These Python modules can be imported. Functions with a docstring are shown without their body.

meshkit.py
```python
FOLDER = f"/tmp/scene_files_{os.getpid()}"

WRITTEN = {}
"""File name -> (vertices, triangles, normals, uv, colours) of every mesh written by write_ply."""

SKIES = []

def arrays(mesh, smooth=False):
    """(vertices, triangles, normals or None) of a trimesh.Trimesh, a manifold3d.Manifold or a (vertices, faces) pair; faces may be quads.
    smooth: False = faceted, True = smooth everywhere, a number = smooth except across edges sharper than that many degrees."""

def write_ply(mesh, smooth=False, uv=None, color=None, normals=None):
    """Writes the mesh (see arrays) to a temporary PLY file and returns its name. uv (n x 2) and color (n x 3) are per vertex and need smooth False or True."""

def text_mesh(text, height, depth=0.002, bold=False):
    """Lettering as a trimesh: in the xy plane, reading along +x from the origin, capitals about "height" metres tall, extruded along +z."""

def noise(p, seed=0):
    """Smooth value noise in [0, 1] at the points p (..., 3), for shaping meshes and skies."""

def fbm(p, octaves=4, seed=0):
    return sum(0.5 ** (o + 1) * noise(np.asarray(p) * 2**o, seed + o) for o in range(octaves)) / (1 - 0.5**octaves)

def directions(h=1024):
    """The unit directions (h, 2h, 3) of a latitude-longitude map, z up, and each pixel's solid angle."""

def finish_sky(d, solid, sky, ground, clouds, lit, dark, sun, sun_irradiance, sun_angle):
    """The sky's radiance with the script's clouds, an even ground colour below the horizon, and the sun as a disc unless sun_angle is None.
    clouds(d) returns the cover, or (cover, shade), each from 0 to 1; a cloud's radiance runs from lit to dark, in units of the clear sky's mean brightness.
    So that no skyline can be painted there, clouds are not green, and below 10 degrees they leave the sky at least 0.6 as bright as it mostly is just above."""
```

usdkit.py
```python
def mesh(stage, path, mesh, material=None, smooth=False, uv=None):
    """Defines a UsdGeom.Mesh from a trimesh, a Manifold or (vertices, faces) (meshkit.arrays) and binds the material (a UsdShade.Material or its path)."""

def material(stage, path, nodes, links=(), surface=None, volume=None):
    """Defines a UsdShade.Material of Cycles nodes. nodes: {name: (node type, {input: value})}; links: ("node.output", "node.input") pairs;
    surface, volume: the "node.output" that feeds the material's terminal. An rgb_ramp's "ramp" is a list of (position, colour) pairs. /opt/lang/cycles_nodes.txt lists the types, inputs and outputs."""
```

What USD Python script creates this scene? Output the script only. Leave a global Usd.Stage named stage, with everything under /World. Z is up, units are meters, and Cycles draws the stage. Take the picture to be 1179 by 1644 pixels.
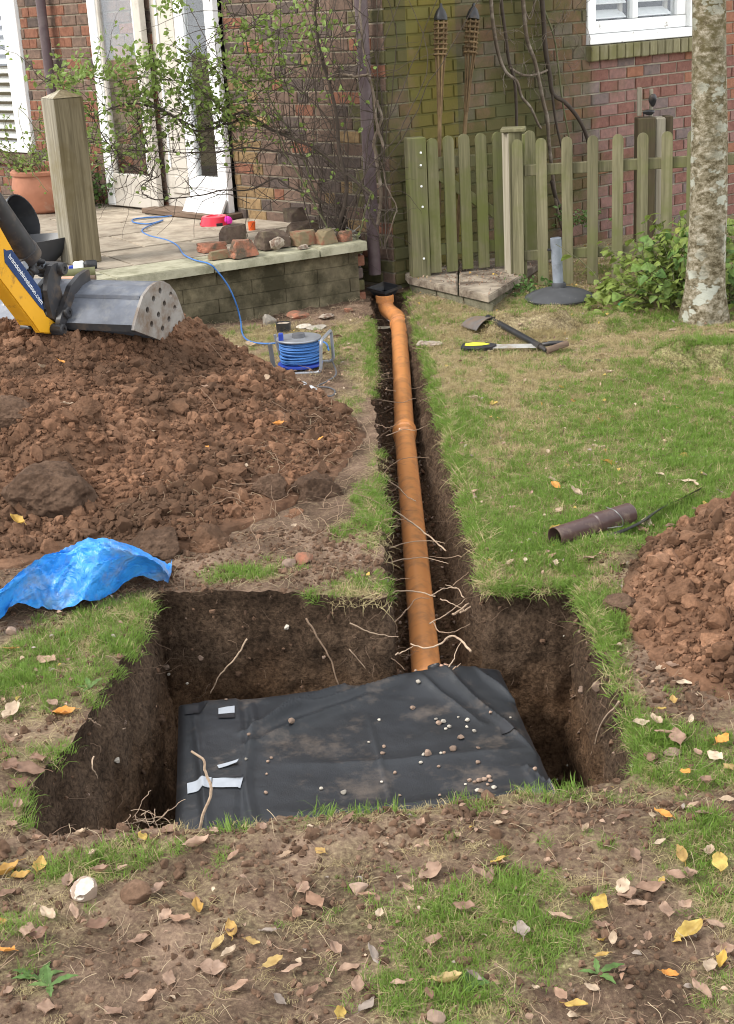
import math, random
import numpy as np, trimesh, usdkit, meshkit
import shapely
from shapely.geometry import Polygon, LineString, box as sbox
from shapely.ops import unary_union
from scipy.spatial import Delaunay
from pxr import Usd, UsdGeom, UsdLux, UsdShade, Gf, Sdf, Vt

random.seed(7); np.random.seed(7)
RNG = np.random.default_rng(11)
stage = Usd.Stage.CreateInMemory()
UsdGeom.SetStageUpAxis(stage, UsdGeom.Tokens.z); UsdGeom.SetStageMetersPerUnit(stage, 1.0)
UsdGeom.Xform.Define(stage, '/World'); UsdGeom.Scope.Define(stage, '/World/Looks')
PI = math.pi
A = np.array

# ------------------------------------------------------------------ camera, sky, sun, exposure
CAM_H, PITCH, ROLL, FPX = 1.7, math.radians(19.4), math.radians(3.27), 2300.0
cF = A([0, math.cos(PITCH), -math.sin(PITCH)]); cU0 = A([0, math.sin(PITCH), math.cos(PITCH)]); cR0 = A([1., 0, 0])
cR = math.cos(ROLL)*cR0 - math.sin(ROLL)*cU0; cU = math.sin(ROLL)*cR0 + math.cos(ROLL)*cU0
cam = UsdGeom.Camera.Define(stage, '/World/camera')
M = Gf.Matrix4d(*[*cR, 0, *cU, 0, *(-cF), 0, 0, 0, CAM_H, 1]); cam.AddTransformOp().Set(M)
cam.CreateHorizontalApertureAttr(24.0); cam.CreateVerticalApertureAttr(24.0*1644/1179)
cam.CreateFocalLengthAttr(24.0*FPX/1179); cam.CreateClippingRangeAttr(Gf.Vec2f(0.05, 1000))
cam.CreateExposureAttr(EXPO := 1.3)
SUN = A([-0.80, -0.30, 0.85]); SUN = SUN/np.linalg.norm(SUN)
usdkit.material(stage, '/World/Looks/sky_look', {
    'tc': ('texture_coordinate', {}),
    'sky': ('sky_texture', {'sky_type': 'single_scattering', 'sun_disc': False, 'sun_elevation': math.asin(SUN[2]), 'sun_rotation': math.atan2(SUN[0], SUN[1]), 'aerosol_density': 2.0}),
    'n': ('noise_texture', {'scale': 2.2, 'detail': 5.0, 'roughness': 0.55}),
    'cl': ('rgb_ramp', {'ramp': [(0.25, (7.5, 7.9, 8.6)), (0.5, (10.5, 10.8, 11.2)), (0.8, (14.5, 14.5, 14.3))]}),
    'm': ('mix_color', {'blend_type': 'mix', 'fac': 0.86, 'use_clamp': False}),
    'bg': ('background_shader', {'strength': 0.08})},
    [('tc.generated', 'n.vector'), ('n.fac', 'cl.fac'), ('sky.color', 'm.a'), ('cl.color', 'm.b'), ('m.result', 'bg.color')], surface='bg.background')
dome = UsdLux.DomeLight.Define(stage, '/World/sky'); dome.CreateIntensityAttr(1.0)
UsdShade.MaterialBindingAPI.Apply(dome.GetPrim()).Bind(UsdShade.Material.Get(stage, '/World/Looks/sky_look'))
dome.GetPrim().SetCustomDataByKey('kind', 'structure')
sun = UsdLux.DistantLight.Define(stage, '/World/sun'); sun.CreateNormalizeAttr(True)
sun.CreateIntensityAttr(0.4); sun.CreateAngleAttr(16.0); sun.CreateColorAttr(Gf.Vec3f(1.0, 0.965, 0.91))
zz = SUN; xx = np.cross([0, 0, 1.0], zz); xx /= np.linalg.norm(xx); yy = np.cross(zz, xx)
sun.AddTransformOp().Set(Gf.Matrix4d(*[*xx, 0, *yy, 0, *zz, 0, *(SUN*40), 1]))

# ------------------------------------------------------------------ where a sight line of the survey photo meets a plane
def ray(x, y): return cF + (x-589.5)/FPX*cR - (y-822)/FPX*cU
EYE = A([0, 0, CAM_H])
def G(x, y, z=0.0):
    d = ray(x, y); return EYE + d*((z-CAM_H)/d[2])
def AT(x, y, Y):
    d = ray(x, y); return EYE + d*(Y/d[1])
def ONP(x, y, O, n):
    d = ray(x, y); return EYE + d*(((O-EYE) @ n)/(d @ n))
def DEP(x, y, z=0.0): return float((G(x, y, z)-EYE) @ cF)
def proj(P):
    P = np.atleast_2d(P)-EYE; k = P @ cF
    return np.stack([589.5+FPX*(P @ cR)/k, 822-FPX*(P @ cU)/k], 1)

# ------------------------------------------------------------------ scene tree helpers
USED = {}
def path(name, parent=None):
    base = (str(parent.GetPath()) if parent is not None else '/World')+'/'+name
    k = USED.get(base, 0); USED[base] = k+1
    return base if k == 0 else f'{base}_{k:03d}'
def tag(prim, label=None, cat=None, group=None, kind=None):
    for k, v in (('label', label), ('category', cat), ('group', group), ('kind', kind)):
        if v: prim.SetCustomDataByKey(k, v)
    return prim
def thing(name, label, cat, loc=(0, 0, 0), group=None, kind=None):
    x = UsdGeom.Xform.Define(stage, path(name)); x.AddTranslateOp().Set(Gf.Vec3d(*map(float, loc)))
    return tag(x.GetPrim(), label, cat, group, kind)
ORIG = {}
def obj(name, mesh, mat, parent=None, smooth=False, label=None, cat=None, group=None, kind=None, prim=None):
    """one Mesh prim, given in world coordinates (its parent's translation is taken off)"""
    if isinstance(mesh, MB): mesh = mesh.vf()
    if isinstance(mesh, trimesh.Trimesh): mesh = (np.array(mesh.vertices), np.array(mesh.faces))
    if hasattr(mesh, 'to_mesh'):
        mm = mesh.to_mesh(); mesh = (np.array(mm.vert_properties[:, :3], float), np.array(mm.tri_verts))
    v, f = A(mesh[0], float), A(mesh[1])
    uq = np.unique(f); 
    if len(uq) < len(v):
        re_ = np.zeros(len(v), int); re_[uq] = np.arange(len(uq)); v, f = v[uq], re_[f]
        if prim: prim = {k: A(a)[uq] for k, a in prim.items()}
    if parent is not None: v = v - origin(parent)
    m = usdkit.mesh(stage, path(name, parent), (v, f), MAT[mat] if isinstance(mat, str) else mat, smooth=smooth)
    m.CreateDoubleSidedAttr(True)
    if prim:
        for k, a in prim.items():
            UsdGeom.PrimvarsAPI(m).CreatePrimvar(k, Sdf.ValueTypeNames.FloatArray, 'vertex').Set(Vt.FloatArray.FromNumpy(A(a, np.float32)))
    return tag(m.GetPrim(), label, cat, group, kind)
_org = {}
def origin(prim):
    p = prim.GetPath()
    if p not in _org: _org[p] = A(UsdGeom.XformCache().GetLocalToWorldTransform(prim).ExtractTranslation())
    return _org[p]
def copy_of(src, name, label, cat, loc, rot=None, scale=1.0, group=None):
    """another one of SRC, as an instanceable reference directly under /World; rot is a 3x3 matrix"""
    x = UsdGeom.Xform.Define(stage, path(name))
    r = np.eye(3) if rot is None else A(rot); r = (r*scale).T
    x.AddTransformOp().Set(Gf.Matrix4d(*[*r[0], 0, *r[1], 0, *r[2], 0, *map(float, loc), 1]))
    x.GetPrim().GetReferences().AddInternalReference(src.GetPath()); x.GetPrim().SetInstanceable(True)
    return tag(x.GetPrim(), label, cat, group)
def scatter(name, protos, pos, quat, scale, idx, parent=None, kind='stuff', label=None, cat=None):
    """a PointInstancer; protos = [(mesh, material, smooth)]; quat = (n,4) wxyz"""
    pi = UsdGeom.PointInstancer.Define(stage, path(name, parent)); pr = pi.GetPrim()
    rel = pi.CreatePrototypesRel()
    for k, (mesh, mat, sm) in enumerate(protos):
        m = usdkit.mesh(stage, f'{pr.GetPath()}/piece_{k:03d}', mesh.vf() if isinstance(mesh, MB) else mesh, MAT[mat], smooth=sm); m.CreateDoubleSidedAttr(True)
        rel.AddTarget(m.GetPath())
    pi.CreatePositionsAttr(Vt.Vec3fArray.FromNumpy(A(A(pos)-(origin(parent) if parent is not None else 0), np.float32)))
    q = A(quat, np.float32)
    pi.CreateOrientationsAttr(Vt.QuathArray([Gf.Quath(float(a[0]), float(a[1]), float(a[2]), float(a[3])) for a in q]))
    s = A(scale, np.float32); s = np.repeat(s[:, None], 3, 1) if s.ndim == 1 else s
    pi.CreateScalesAttr(Vt.Vec3fArray.FromNumpy(s)); pi.CreateProtoIndicesAttr(Vt.IntArray.FromNumpy(A(idx, np.int32)))
    return tag(pr, label, cat, None, kind)
def qz(a, tx=None, ty=None):
    """quaternions: turn a about z after small tilts tx, ty"""
    a = A(a); tx = np.zeros_like(a) if tx is None else tx; ty = np.zeros_like(a) if ty is None else ty
    cz, sz, cx, sx, cy, sy = np.cos(a/2), np.sin(a/2), np.cos(tx/2), np.sin(tx/2), np.cos(ty/2), np.sin(ty/2)
    w, x, y, z = cx*cy, sx*cy, cx*sy, -sx*sy
    return np.stack([cz*w-sz*z, cz*x-sz*y, cz*y+sz*x, cz*z+sz*w], 1)
def qrand(n, rng=RNG):
    q = rng.normal(size=(n, 4)); return q/np.linalg.norm(q, axis=1, keepdims=True)
def rotz(a): c, s = math.cos(a), math.sin(a); return A([[c, -s, 0], [s, c, 0], [0, 0, 1.]])
def roty(a): c, s = math.cos(a), math.sin(a); return A([[c, 0, s], [0, 1, 0], [-s, 0, c]])
def rotx(a): c, s = math.cos(a), math.sin(a); return A([[1, 0, 0], [0, c, -s], [0, s, c]])

# ------------------------------------------------------------------ mesh builder
class MB:
    def __init__(s): s.v, s.f, s.n = [], [], 0
    def add(s, v, f):
        v, f = A(v, float), A(f, int)
        if f.shape[1] == 4: f = np.vstack([f[:, [0, 1, 2]], f[:, [0, 2, 3]]])
        s.v.append(v); s.f.append(f+s.n); s.n += len(v); return s
    def mesh(s, m):
        if isinstance(m, MB): m = m.vf()
        elif isinstance(m, trimesh.Trimesh): m = (m.vertices, m.faces)
        return s.add(*m)
    def vf(s): return np.vstack(s.v), np.vstack(s.f)
def bevel_box(c, ex, ey, ez, b=0.004):
    """a box with bevelled edges: centre c, half-axis vectors ex, ey, ez"""
    c, ex, ey, ez = map(lambda q: A(q, float), (c, ex, ey, ez))
    L = [np.linalg.norm(q) for q in (ex, ey, ez)]; U = [q/l for q, l in zip((ex, ey, ez), L)]
    b = min(b, *(0.45*l for l in L)); pts = []
    for k in range(3):
        for sx in (-1, 1):
            for sy in (-1, 1):
                for sz in (-1, 1):
                    h = [l-b for l in L]; h[k] = L[k]
                    pts.append(c+U[0]*h[0]*sx+U[1]*h[1]*sy+U[2]*h[2]*sz)
    m = trimesh.convex.convex_hull(A(pts))
    return np.array(m.vertices), np.array(m.faces)
def boxm(x0, x1, y0, y1, z0, z1, b=0.003):
    return bevel_box(((x0+x1)/2, (y0+y1)/2, (z0+z1)/2), ((x1-x0)/2, 0, 0), (0, (y1-y0)/2, 0), (0, 0, (z1-z0)/2), b)
def tube(P, r, k=8, caps=True):
    P = A(P, float); n = len(P); r = np.full(n, r) if np.isscalar(r) else A(r, float)
    T = np.gradient(P, axis=0); T /= np.maximum(np.linalg.norm(T, axis=1, keepdims=True), 1e-9)
    up = A([0, 0, 1.]) if abs(T[0][2]) < 0.9 else A([1., 0, 0])
    a = np.cross(T[0], up); a /= np.linalg.norm(a); N = [a]
    for i in range(1, n):
        a = N[-1]-T[i]*(N[-1] @ T[i]); N.append(a/max(np.linalg.norm(a), 1e-9))
    N = A(N); B = np.cross(T, N); th = np.arange(k)*2*PI/k
    V = (P[:, None]+r[:, None, None]*(N[:, None]*np.cos(th)[None, :, None]+B[:, None]*np.sin(th)[None, :, None])).reshape(-1, 3)
    i, j = np.meshgrid(np.arange(n-1), np.arange(k), indexing='ij'); jj = (j+1) % k
    f = np.stack([i*k+j, i*k+jj, (i+1)*k+jj, (i+1)*k+j], -1).reshape(-1, 4)
    f = np.vstack([f[:, [0, 1, 2]], f[:, [0, 2, 3]]])
    if caps:
        V = np.vstack([V, P[0], P[-1]]); j = np.arange(k)
        f = np.vstack([f, np.stack([np.full(k, n*k), (j+1) % k, j], 1), np.stack([np.full(k, n*k+1), (n-1)*k+j, (n-1)*k+(j+1) % k], 1)])
    return V, f
def spline(P, n=24):
    """Catmull-Rom through the points"""
    P = A(P, float)
    if len(P) < 3: return np.linspace(P[0], P[-1], n)
    Q = np.vstack([2*P[0]-P[1], P, 2*P[-1]-P[-2]]); out = []
    m = len(P)-1; per = max(2, int(math.ceil(n/m)))
    for i in range(m):
        a, b, c, d = Q[i:i+4]; t = np.linspace(0, 1, per, endpoint=False)[:, None]
        out.append(0.5*((2*b)+(c-a)*t+(2*a-5*b+4*c-d)*t*t+(3*b-a-3*c+d)*t**3))
    return np.vstack(out+[P[-1:]])
def lathe(prof, c=(0, 0, 0), ax=(0, 0, 1), k=24):
    """revolve (radius, height) pairs about the axis ax through c"""
    ax = A(ax, float)/np.linalg.norm(ax); h = A([1., 0, 0]) if abs(ax[0]) < 0.9 else A([0, 1., 0])
    u = np.cross(ax, h); u /= np.linalg.norm(u); w = np.cross(ax, u); th = np.arange(k)*2*PI/k
    d = u[None]*np.cos(th)[:, None]+w[None]*np.sin(th)[:, None]
    V = np.vstack([A(c)+ax*z+d*r for r, z in prof]); n = len(prof)
    i, j = np.meshgrid(np.arange(n-1), np.arange(k), indexing='ij'); jj = (j+1) % k
    f = np.stack([i*k+j, i*k+jj, (i+1)*k+jj, (i+1)*k+j], -1).reshape(-1, 4)
    return V, np.vstack([f[:, [0, 1, 2]], f[:, [0, 2, 3]]])
def extrude(poly, O, u, w, n, d0, d1):
    """shapely polygon in the plane O+u,w pulled from d0 to d1 along n"""
    if poly.geom_type != 'Polygon': poly = max(poly.geoms, key=lambda g: g.area)
    m = trimesh.creation.extrude_polygon(poly, d1-d0, engine='earcut'); v = np.array(m.vertices)
    O, u, w, n = (A(q, float) for q in (O, u, w, n))
    V = O+v[:, :1]*u+v[:, 1:2]*w+(v[:, 2:3]+d0)*n; f = np.array(m.faces)
    if np.dot(np.cross(u, w), n) < 0: f = f[:, ::-1]
    return V, f
def fb(x, y, s=1.0, o=4, seed=0, z=0.0):
    """fractal noise about 0, in -1..1"""
    x, y = np.broadcast_arrays(A(x, float), A(y, float))
    p = np.stack([x*s, y*s, np.zeros_like(x)+z], -1).reshape(-1, 3)
    return (meshkit.fbm(p, o, seed).reshape(x.shape)-0.5)*2
def rock(seed, sub=2, rough=0.35, flat=1.0, chunky=True):
    m = trimesh.creation.icosphere(subdivisions=sub); v = np.array(m.vertices)
    r = 1+rough*fb(v[:, 0]+seed*7.3, v[:, 1]*1.0, 1.1, 3, seed, v[:, 2]*1.1)*1.6
    v = v*r[:, None]
    if chunky:
        g = np.random.default_rng(seed)
        for _ in range(9):
            n = g.normal(size=3); n /= np.linalg.norm(n); d = v @ n; lim = g.uniform(0.55, 0.85)
            v = v-np.maximum(d-lim, 0)[:, None]*n*0.9
    v[:, 2] *= flat
    return v, np.array(m.faces)

# ------------------------------------------------------------------ materials
MAT = {}
def mat(name, nodes, links, surface='p.BSDF'):
    MAT[name] = usdkit.material(stage, '/World/Looks/'+name, nodes, links, surface=surface)
def plain(name, col, rough=0.6, metal=0.0, spec=0.4, var=0.18, scale=14.0, bump=0.0, bscale=60.0, dirt=None, dscale=5.0, dlo=0.5, dhi=0.7, coat=0.0, rnd=0.0):
    """a base colour with uneven tone, optional grime of another colour, fine relief"""
    c = A(col, float)
    nodes = {'g': ('geometry', {}), 'n': ('noise_texture', {'scale': scale, 'detail': 6.0, 'roughness': 0.6}),
             'r': ('rgb_ramp', {'ramp': [(0.25, tuple(c*(1-var))), (0.75, tuple(np.minimum(c*(1+var), 1)))]}),
             'p': ('principled_bsdf', {'roughness': rough, 'metallic': metal, 'specular_ior_level': spec, 'coat_weight': coat})}
    links = [('g.position', 'n.vector'), ('n.fac', 'r.fac')]; out = 'r.color'
    if rnd:
        nodes |= {'oi': ('object_info', {}), 'mr': ('map_range', {'from_min': 0, 'from_max': 1, 'to_min': 1-rnd, 'to_max': 1+rnd}), 'hv': ('hsv', {})}
        links += [('oi.random', 'mr.value'), ('mr.result', 'hv.value'), (out, 'hv.color')]; out = 'hv.color'
    if dirt is not None:
        nodes |= {'n2': ('noise_texture', {'scale': dscale, 'detail': 8.0, 'roughness': 0.68}),
                  'dr': ('rgb_ramp', {'ramp': [(dlo, (0, 0, 0)), (dhi, (1, 1, 1))]}), 'mx': ('mix_color', {'b': tuple(dirt), 'use_clamp': False})}
        links += [('g.position', 'n2.vector'), ('n2.fac', 'dr.fac'), ('dr.color', 'mx.fac'), (out, 'mx.a')]; out = 'mx.result'
    links.append((out, 'p.base_color'))
    if bump:
        nodes |= {'nb': ('noise_texture', {'scale': bscale, 'detail': 5.0, 'roughness': 0.65}), 'b': ('bump', {'strength': 0.8, 'distance': bump})}
        links += [('g.position', 'nb.vector'), ('nb.fac', 'b.height'), ('b.normal', 'p.normal')]
    mat(name, nodes, links)
def wood(name, col, col2, algae=None, alo=0.4, ahi=0.7, along=(40, 40, 1.6), side=False):
    nodes = {'g': ('geometry', {}), 'mp': ('mapping', {'scale': along}), 'n': ('noise_texture', {'scale': 1.0, 'detail': 7.0, 'roughness': 0.65, 'distortion': 0.6}),
             'r': ('rgb_ramp', {'ramp': [(0.28, col2), (0.5, tuple((A(col)+A(col2))/2)), (0.72, col)]}),
             'oi': ('object_info', {}), 'mr': ('map_range', {'from_min': 0, 'from_max': 1, 'to_min': 0.78, 'to_max': 1.15}), 'hv': ('hsv', {}),
             'b': ('bump', {'strength': 0.7, 'distance': 0.004}), 'p': ('principled_bsdf', {'roughness': 0.85, 'specular_ior_level': 0.2})}
    links = [('g.position', 'mp.vector'), ('mp.vector', 'n.vector'), ('n.fac', 'r.fac'), ('oi.random', 'mr.value'), ('mr.result', 'hv.value'), ('r.color', 'hv.color'),
             ('n.fac', 'b.height'), ('b.normal', 'p.normal')]; out = 'hv.color'
    if algae:
        nodes |= {'n2': ('noise_texture', {'scale': 4.5, 'detail': 6.0, 'roughness': 0.6}), 'dr': ('rgb_ramp', {'ramp': [(alo, (0, 0, 0)), (ahi, (1, 1, 1))]}), 'mx': ('mix_color', {'b': algae})}
        links += [('g.position', 'n2.vector'), ('n2.fac', 'dr.fac'), ('dr.color', 'mx.fac'), (out, 'mx.a')]; out = 'mx.result'
    if side:    # painted shade: faces turned right are tinted darker olive brown than the left ones
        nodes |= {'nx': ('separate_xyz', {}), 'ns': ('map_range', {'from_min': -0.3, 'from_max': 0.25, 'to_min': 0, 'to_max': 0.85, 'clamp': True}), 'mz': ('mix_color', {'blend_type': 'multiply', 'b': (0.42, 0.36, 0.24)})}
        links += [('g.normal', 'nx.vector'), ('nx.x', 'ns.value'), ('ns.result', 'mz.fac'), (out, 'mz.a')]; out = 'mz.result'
    links.append((out, 'p.base_color')); mat(name, nodes, links)
def soil(name, c0, c1, c2, rnd=0.0, bump=0.006, bscale=70.0, big=False):
    nodes = {'g': ('geometry', {}), 'n': ('noise_texture', {'scale': 6.0, 'detail': 10.0, 'roughness': 0.7}), 'n1': ('noise_texture', {'scale': bscale, 'detail': 6.0, 'roughness': 0.7}),
             'r': ('rgb_ramp', {'ramp': [(0.3, c0), (0.5, c1), (0.72, c2)]}), 'b': ('bump', {'strength': 1.0, 'distance': bump}),
             'r1': ('rgb_ramp', {'ramp': [(0.3, (0.6, 0.6, 0.6)), (0.7, (1.25, 1.25, 1.25))]}), 'mm': ('mix_color', {'blend_type': 'multiply', 'fac': 1.0, 'use_clamp': False}),
             'oi': ('object_info', {}), 'mr': ('map_range', {'from_min': 0, 'from_max': 1, 'to_min': 1-rnd, 'to_max': 1+rnd}), 'hv': ('hsv', {}),
             'p': ('principled_bsdf', {'roughness': 0.95, 'specular_ior_level': 0.12})}
    x = [('hv.color', 'p.base_color')]
    if big:      # darker topsoil dug in with the red subsoil, in patches
        nodes |= {'n9': ('noise_texture', {'scale': 2.1, 'detail': 5.0, 'roughness': 0.6}), 'r9': ('rgb_ramp', {'ramp': [(0.42, (0, 0, 0)), (0.62, (0.8, 0.8, 0.8))]}), 'm9': ('mix_color', {'b': (0.062, 0.037, 0.023)})}
        x = [('g.position', 'n9.vector'), ('n9.fac', 'r9.fac'), ('r9.color', 'm9.fac'), ('hv.color', 'm9.a'), ('m9.result', 'p.base_color')]
    mat(name, nodes, x+[('g.position', 'n.vector'), ('g.position', 'n1.vector'), ('n.fac', 'r.fac'), ('n1.fac', 'r1.fac'), ('r.color', 'mm.a'), ('r1.color', 'mm.b'),
        ('oi.random', 'mr.value'), ('mr.result', 'hv.value'), ('mm.result', 'hv.color'), ('n1.fac', 'b.height'), ('b.normal', 'p.normal')])
def leafmat(name, cols, rnd='random', trans=0.35, rough=0.55, node='object_info'):
    n = len(cols); ramp = [(i/(n-1), c) for i, c in enumerate(cols)] if n > 1 else [(0, cols[0]), (1, cols[0])]
    mat(name, {'o': (node, {}), 'r': ('rgb_ramp', {'ramp': ramp}), 'g': ('geometry', {}), 'n': ('noise_texture', {'scale': 45.0, 'detail': 5.0}), 'nr': ('rgb_ramp', {'ramp': [(0.3, (0.62, 0.58, 0.55)), (0.65, (1.15, 1.15, 1.15))]}),
               'mm': ('mix_color', {'blend_type': 'multiply', 'fac': 1.0, 'use_clamp': False}), 'd': ('principled_bsdf', {'roughness': rough, 'specular_ior_level': 0.3}), 't': ('translucent_bsdf', {}), 'm': ('mix_closure', {'fac': trans})},
        [('o.'+rnd, 'r.fac'), ('g.position', 'n.vector'), ('n.fac', 'nr.fac'), ('r.color', 'mm.a'), ('nr.color', 'mm.b'), ('mm.result', 'd.base_color'), ('mm.result', 't.color'), ('d.BSDF', 'm.closure1'), ('t.BSDF', 'm.closure2')], surface='m.closure')

# ------------------------------------------------------------------ looks
soil('topsoil_cut', (0.022, 0.013, 0.008), (0.048, 0.030, 0.019), (0.085, 0.055, 0.036))
soil('heap_soil', (0.085, 0.044, 0.026), (0.15, 0.080, 0.047), (0.235, 0.132, 0.08), bump=0.004, big=True)
soil('clod_soil', (0.098, 0.050, 0.029), (0.175, 0.092, 0.053), (0.265, 0.15, 0.092), rnd=0.38, bump=0.005, big=True)
soil('dark_clod_soil', (0.05, 0.030, 0.019), (0.085, 0.052, 0.034), (0.13, 0.082, 0.055), rnd=0.2, bump=0.004)
soil('crumb_soil', (0.07, 0.042, 0.026), (0.125, 0.075, 0.048), (0.2, 0.125, 0.083), rnd=0.3, bump=0.003)
mat('ground_look', {'g': ('geometry', {}), 'veg': ('attribute', {'attribute': 'veg'}), 'dry': ('attribute', {'attribute': 'dry'}),
    'n': ('noise_texture', {'scale': 3.5, 'detail': 10.0, 'roughness': 0.68}), 'n1': ('noise_texture', {'scale': 85.0, 'detail': 6.0, 'roughness': 0.7}),
    'sr': ('rgb_ramp', {'ramp': [(0.34, (0.065, 0.042, 0.028)), (0.5, (0.14, 0.092, 0.063)), (0.66, (0.25, 0.17, 0.12))]}),
    'gr': ('rgb_ramp', {'ramp': [(0.3, (0.12, 0.105, 0.045)), (0.5, (0.20, 0.205, 0.075)), (0.7, (0.32, 0.31, 0.14))]}),
    'st': ('rgb_ramp', {'ramp': [(0.3, (0.16, 0.12, 0.065)), (0.7, (0.36, 0.30, 0.17))]}),
    'r1': ('rgb_ramp', {'ramp': [(0.3, (0.6, 0.6, 0.6)), (0.7, (1.3, 1.3, 1.3))]}),
    'a': ('math', {'math_type': 'multiply_add', 'value2': 0.9, 'value3': -0.45}), 'v': ('math', {'math_type': 'add', 'use_clamp': True}),
    'm1': ('mix_color', {}), 'm2': ('mix_color', {}), 'mm': ('mix_color', {'blend_type': 'multiply', 'fac': 1.0, 'use_clamp': False}),
    'b': ('bump', {'strength': 1.0, 'distance': 0.009}), 'p': ('principled_bsdf', {'roughness': 0.95, 'specular_ior_level': 0.1})},
    [('g.position', 'n.vector'), ('g.position', 'n1.vector'), ('n.fac', 'sr.fac'), ('n1.fac', 'gr.fac'), ('n1.fac', 'st.fac'), ('n1.fac', 'r1.fac'),
     ('n1.fac', 'a.value1'), ('a.value', 'v.value1'), ('veg.fac', 'v.value2'), ('gr.color', 'm1.a'), ('st.color', 'm1.b'), ('dry.fac', 'm1.fac'),
     ('sr.color', 'm2.a'), ('m1.result', 'm2.b'), ('v.value', 'm2.fac'), ('m2.result', 'mm.a'), ('r1.color', 'mm.b'), ('mm.result', 'p.base_color'), ('n1.fac', 'b.height'), ('b.normal', 'p.normal')])
# the cut bank: dark topsoil over a lighter, redder subsoil
mat('bank_soil', {'g': ('geometry', {}), 'x': ('separate_xyz', {}), 'n': ('noise_texture', {'scale': 5.0, 'detail': 9.0, 'roughness': 0.68}), 'n1': ('noise_texture', {'scale': 80.0, 'detail': 6.0, 'roughness': 0.72}),
    'top': ('rgb_ramp', {'ramp': [(0.3, (0.048, 0.030, 0.019)), (0.5, (0.082, 0.053, 0.034)), (0.7, (0.135, 0.09, 0.06))]}),
    'sub': ('rgb_ramp', {'ramp': [(0.3, (0.075, 0.042, 0.023)), (0.5, (0.125, 0.073, 0.041)), (0.7, (0.19, 0.117, 0.07))]}),
    'h': ('math', {'math_type': 'multiply_add', 'value2': 0.25, 'value3': -0.125}), 'z': ('math', {'math_type': 'add'}), 'zr': ('map_range', {'from_min': -0.22, 'from_max': -0.36, 'to_min': 0, 'to_max': 1, 'clamp': True}),
    'm': ('mix_color', {}), 'r1': ('rgb_ramp', {'ramp': [(0.34, (0.42, 0.42, 0.42)), (0.66, (1.5, 1.5, 1.5))]}), 'mm': ('mix_color', {'blend_type': 'multiply', 'fac': 1.0, 'use_clamp': False}),
    'b': ('bump', {'strength': 1.0, 'distance': 0.02}), 'p': ('principled_bsdf', {'roughness': 0.95, 'specular_ior_level': 0.1})},
    [('g.position', 'x.vector'), ('g.position', 'n.vector'), ('g.position', 'n1.vector'), ('n.fac', 'top.fac'), ('n.fac', 'sub.fac'), ('n.fac', 'h.value1'), ('h.value', 'z.value1'), ('x.z', 'z.value2'), ('z.value', 'zr.value'),
     ('zr.result', 'm.fac'), ('top.color', 'm.a'), ('sub.color', 'm.b'), ('n1.fac', 'r1.fac'), ('m.result', 'mm.a'), ('r1.color', 'mm.b'), ('mm.result', 'p.base_color'), ('n1.fac', 'b.height'), ('b.normal', 'p.normal')])
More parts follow.
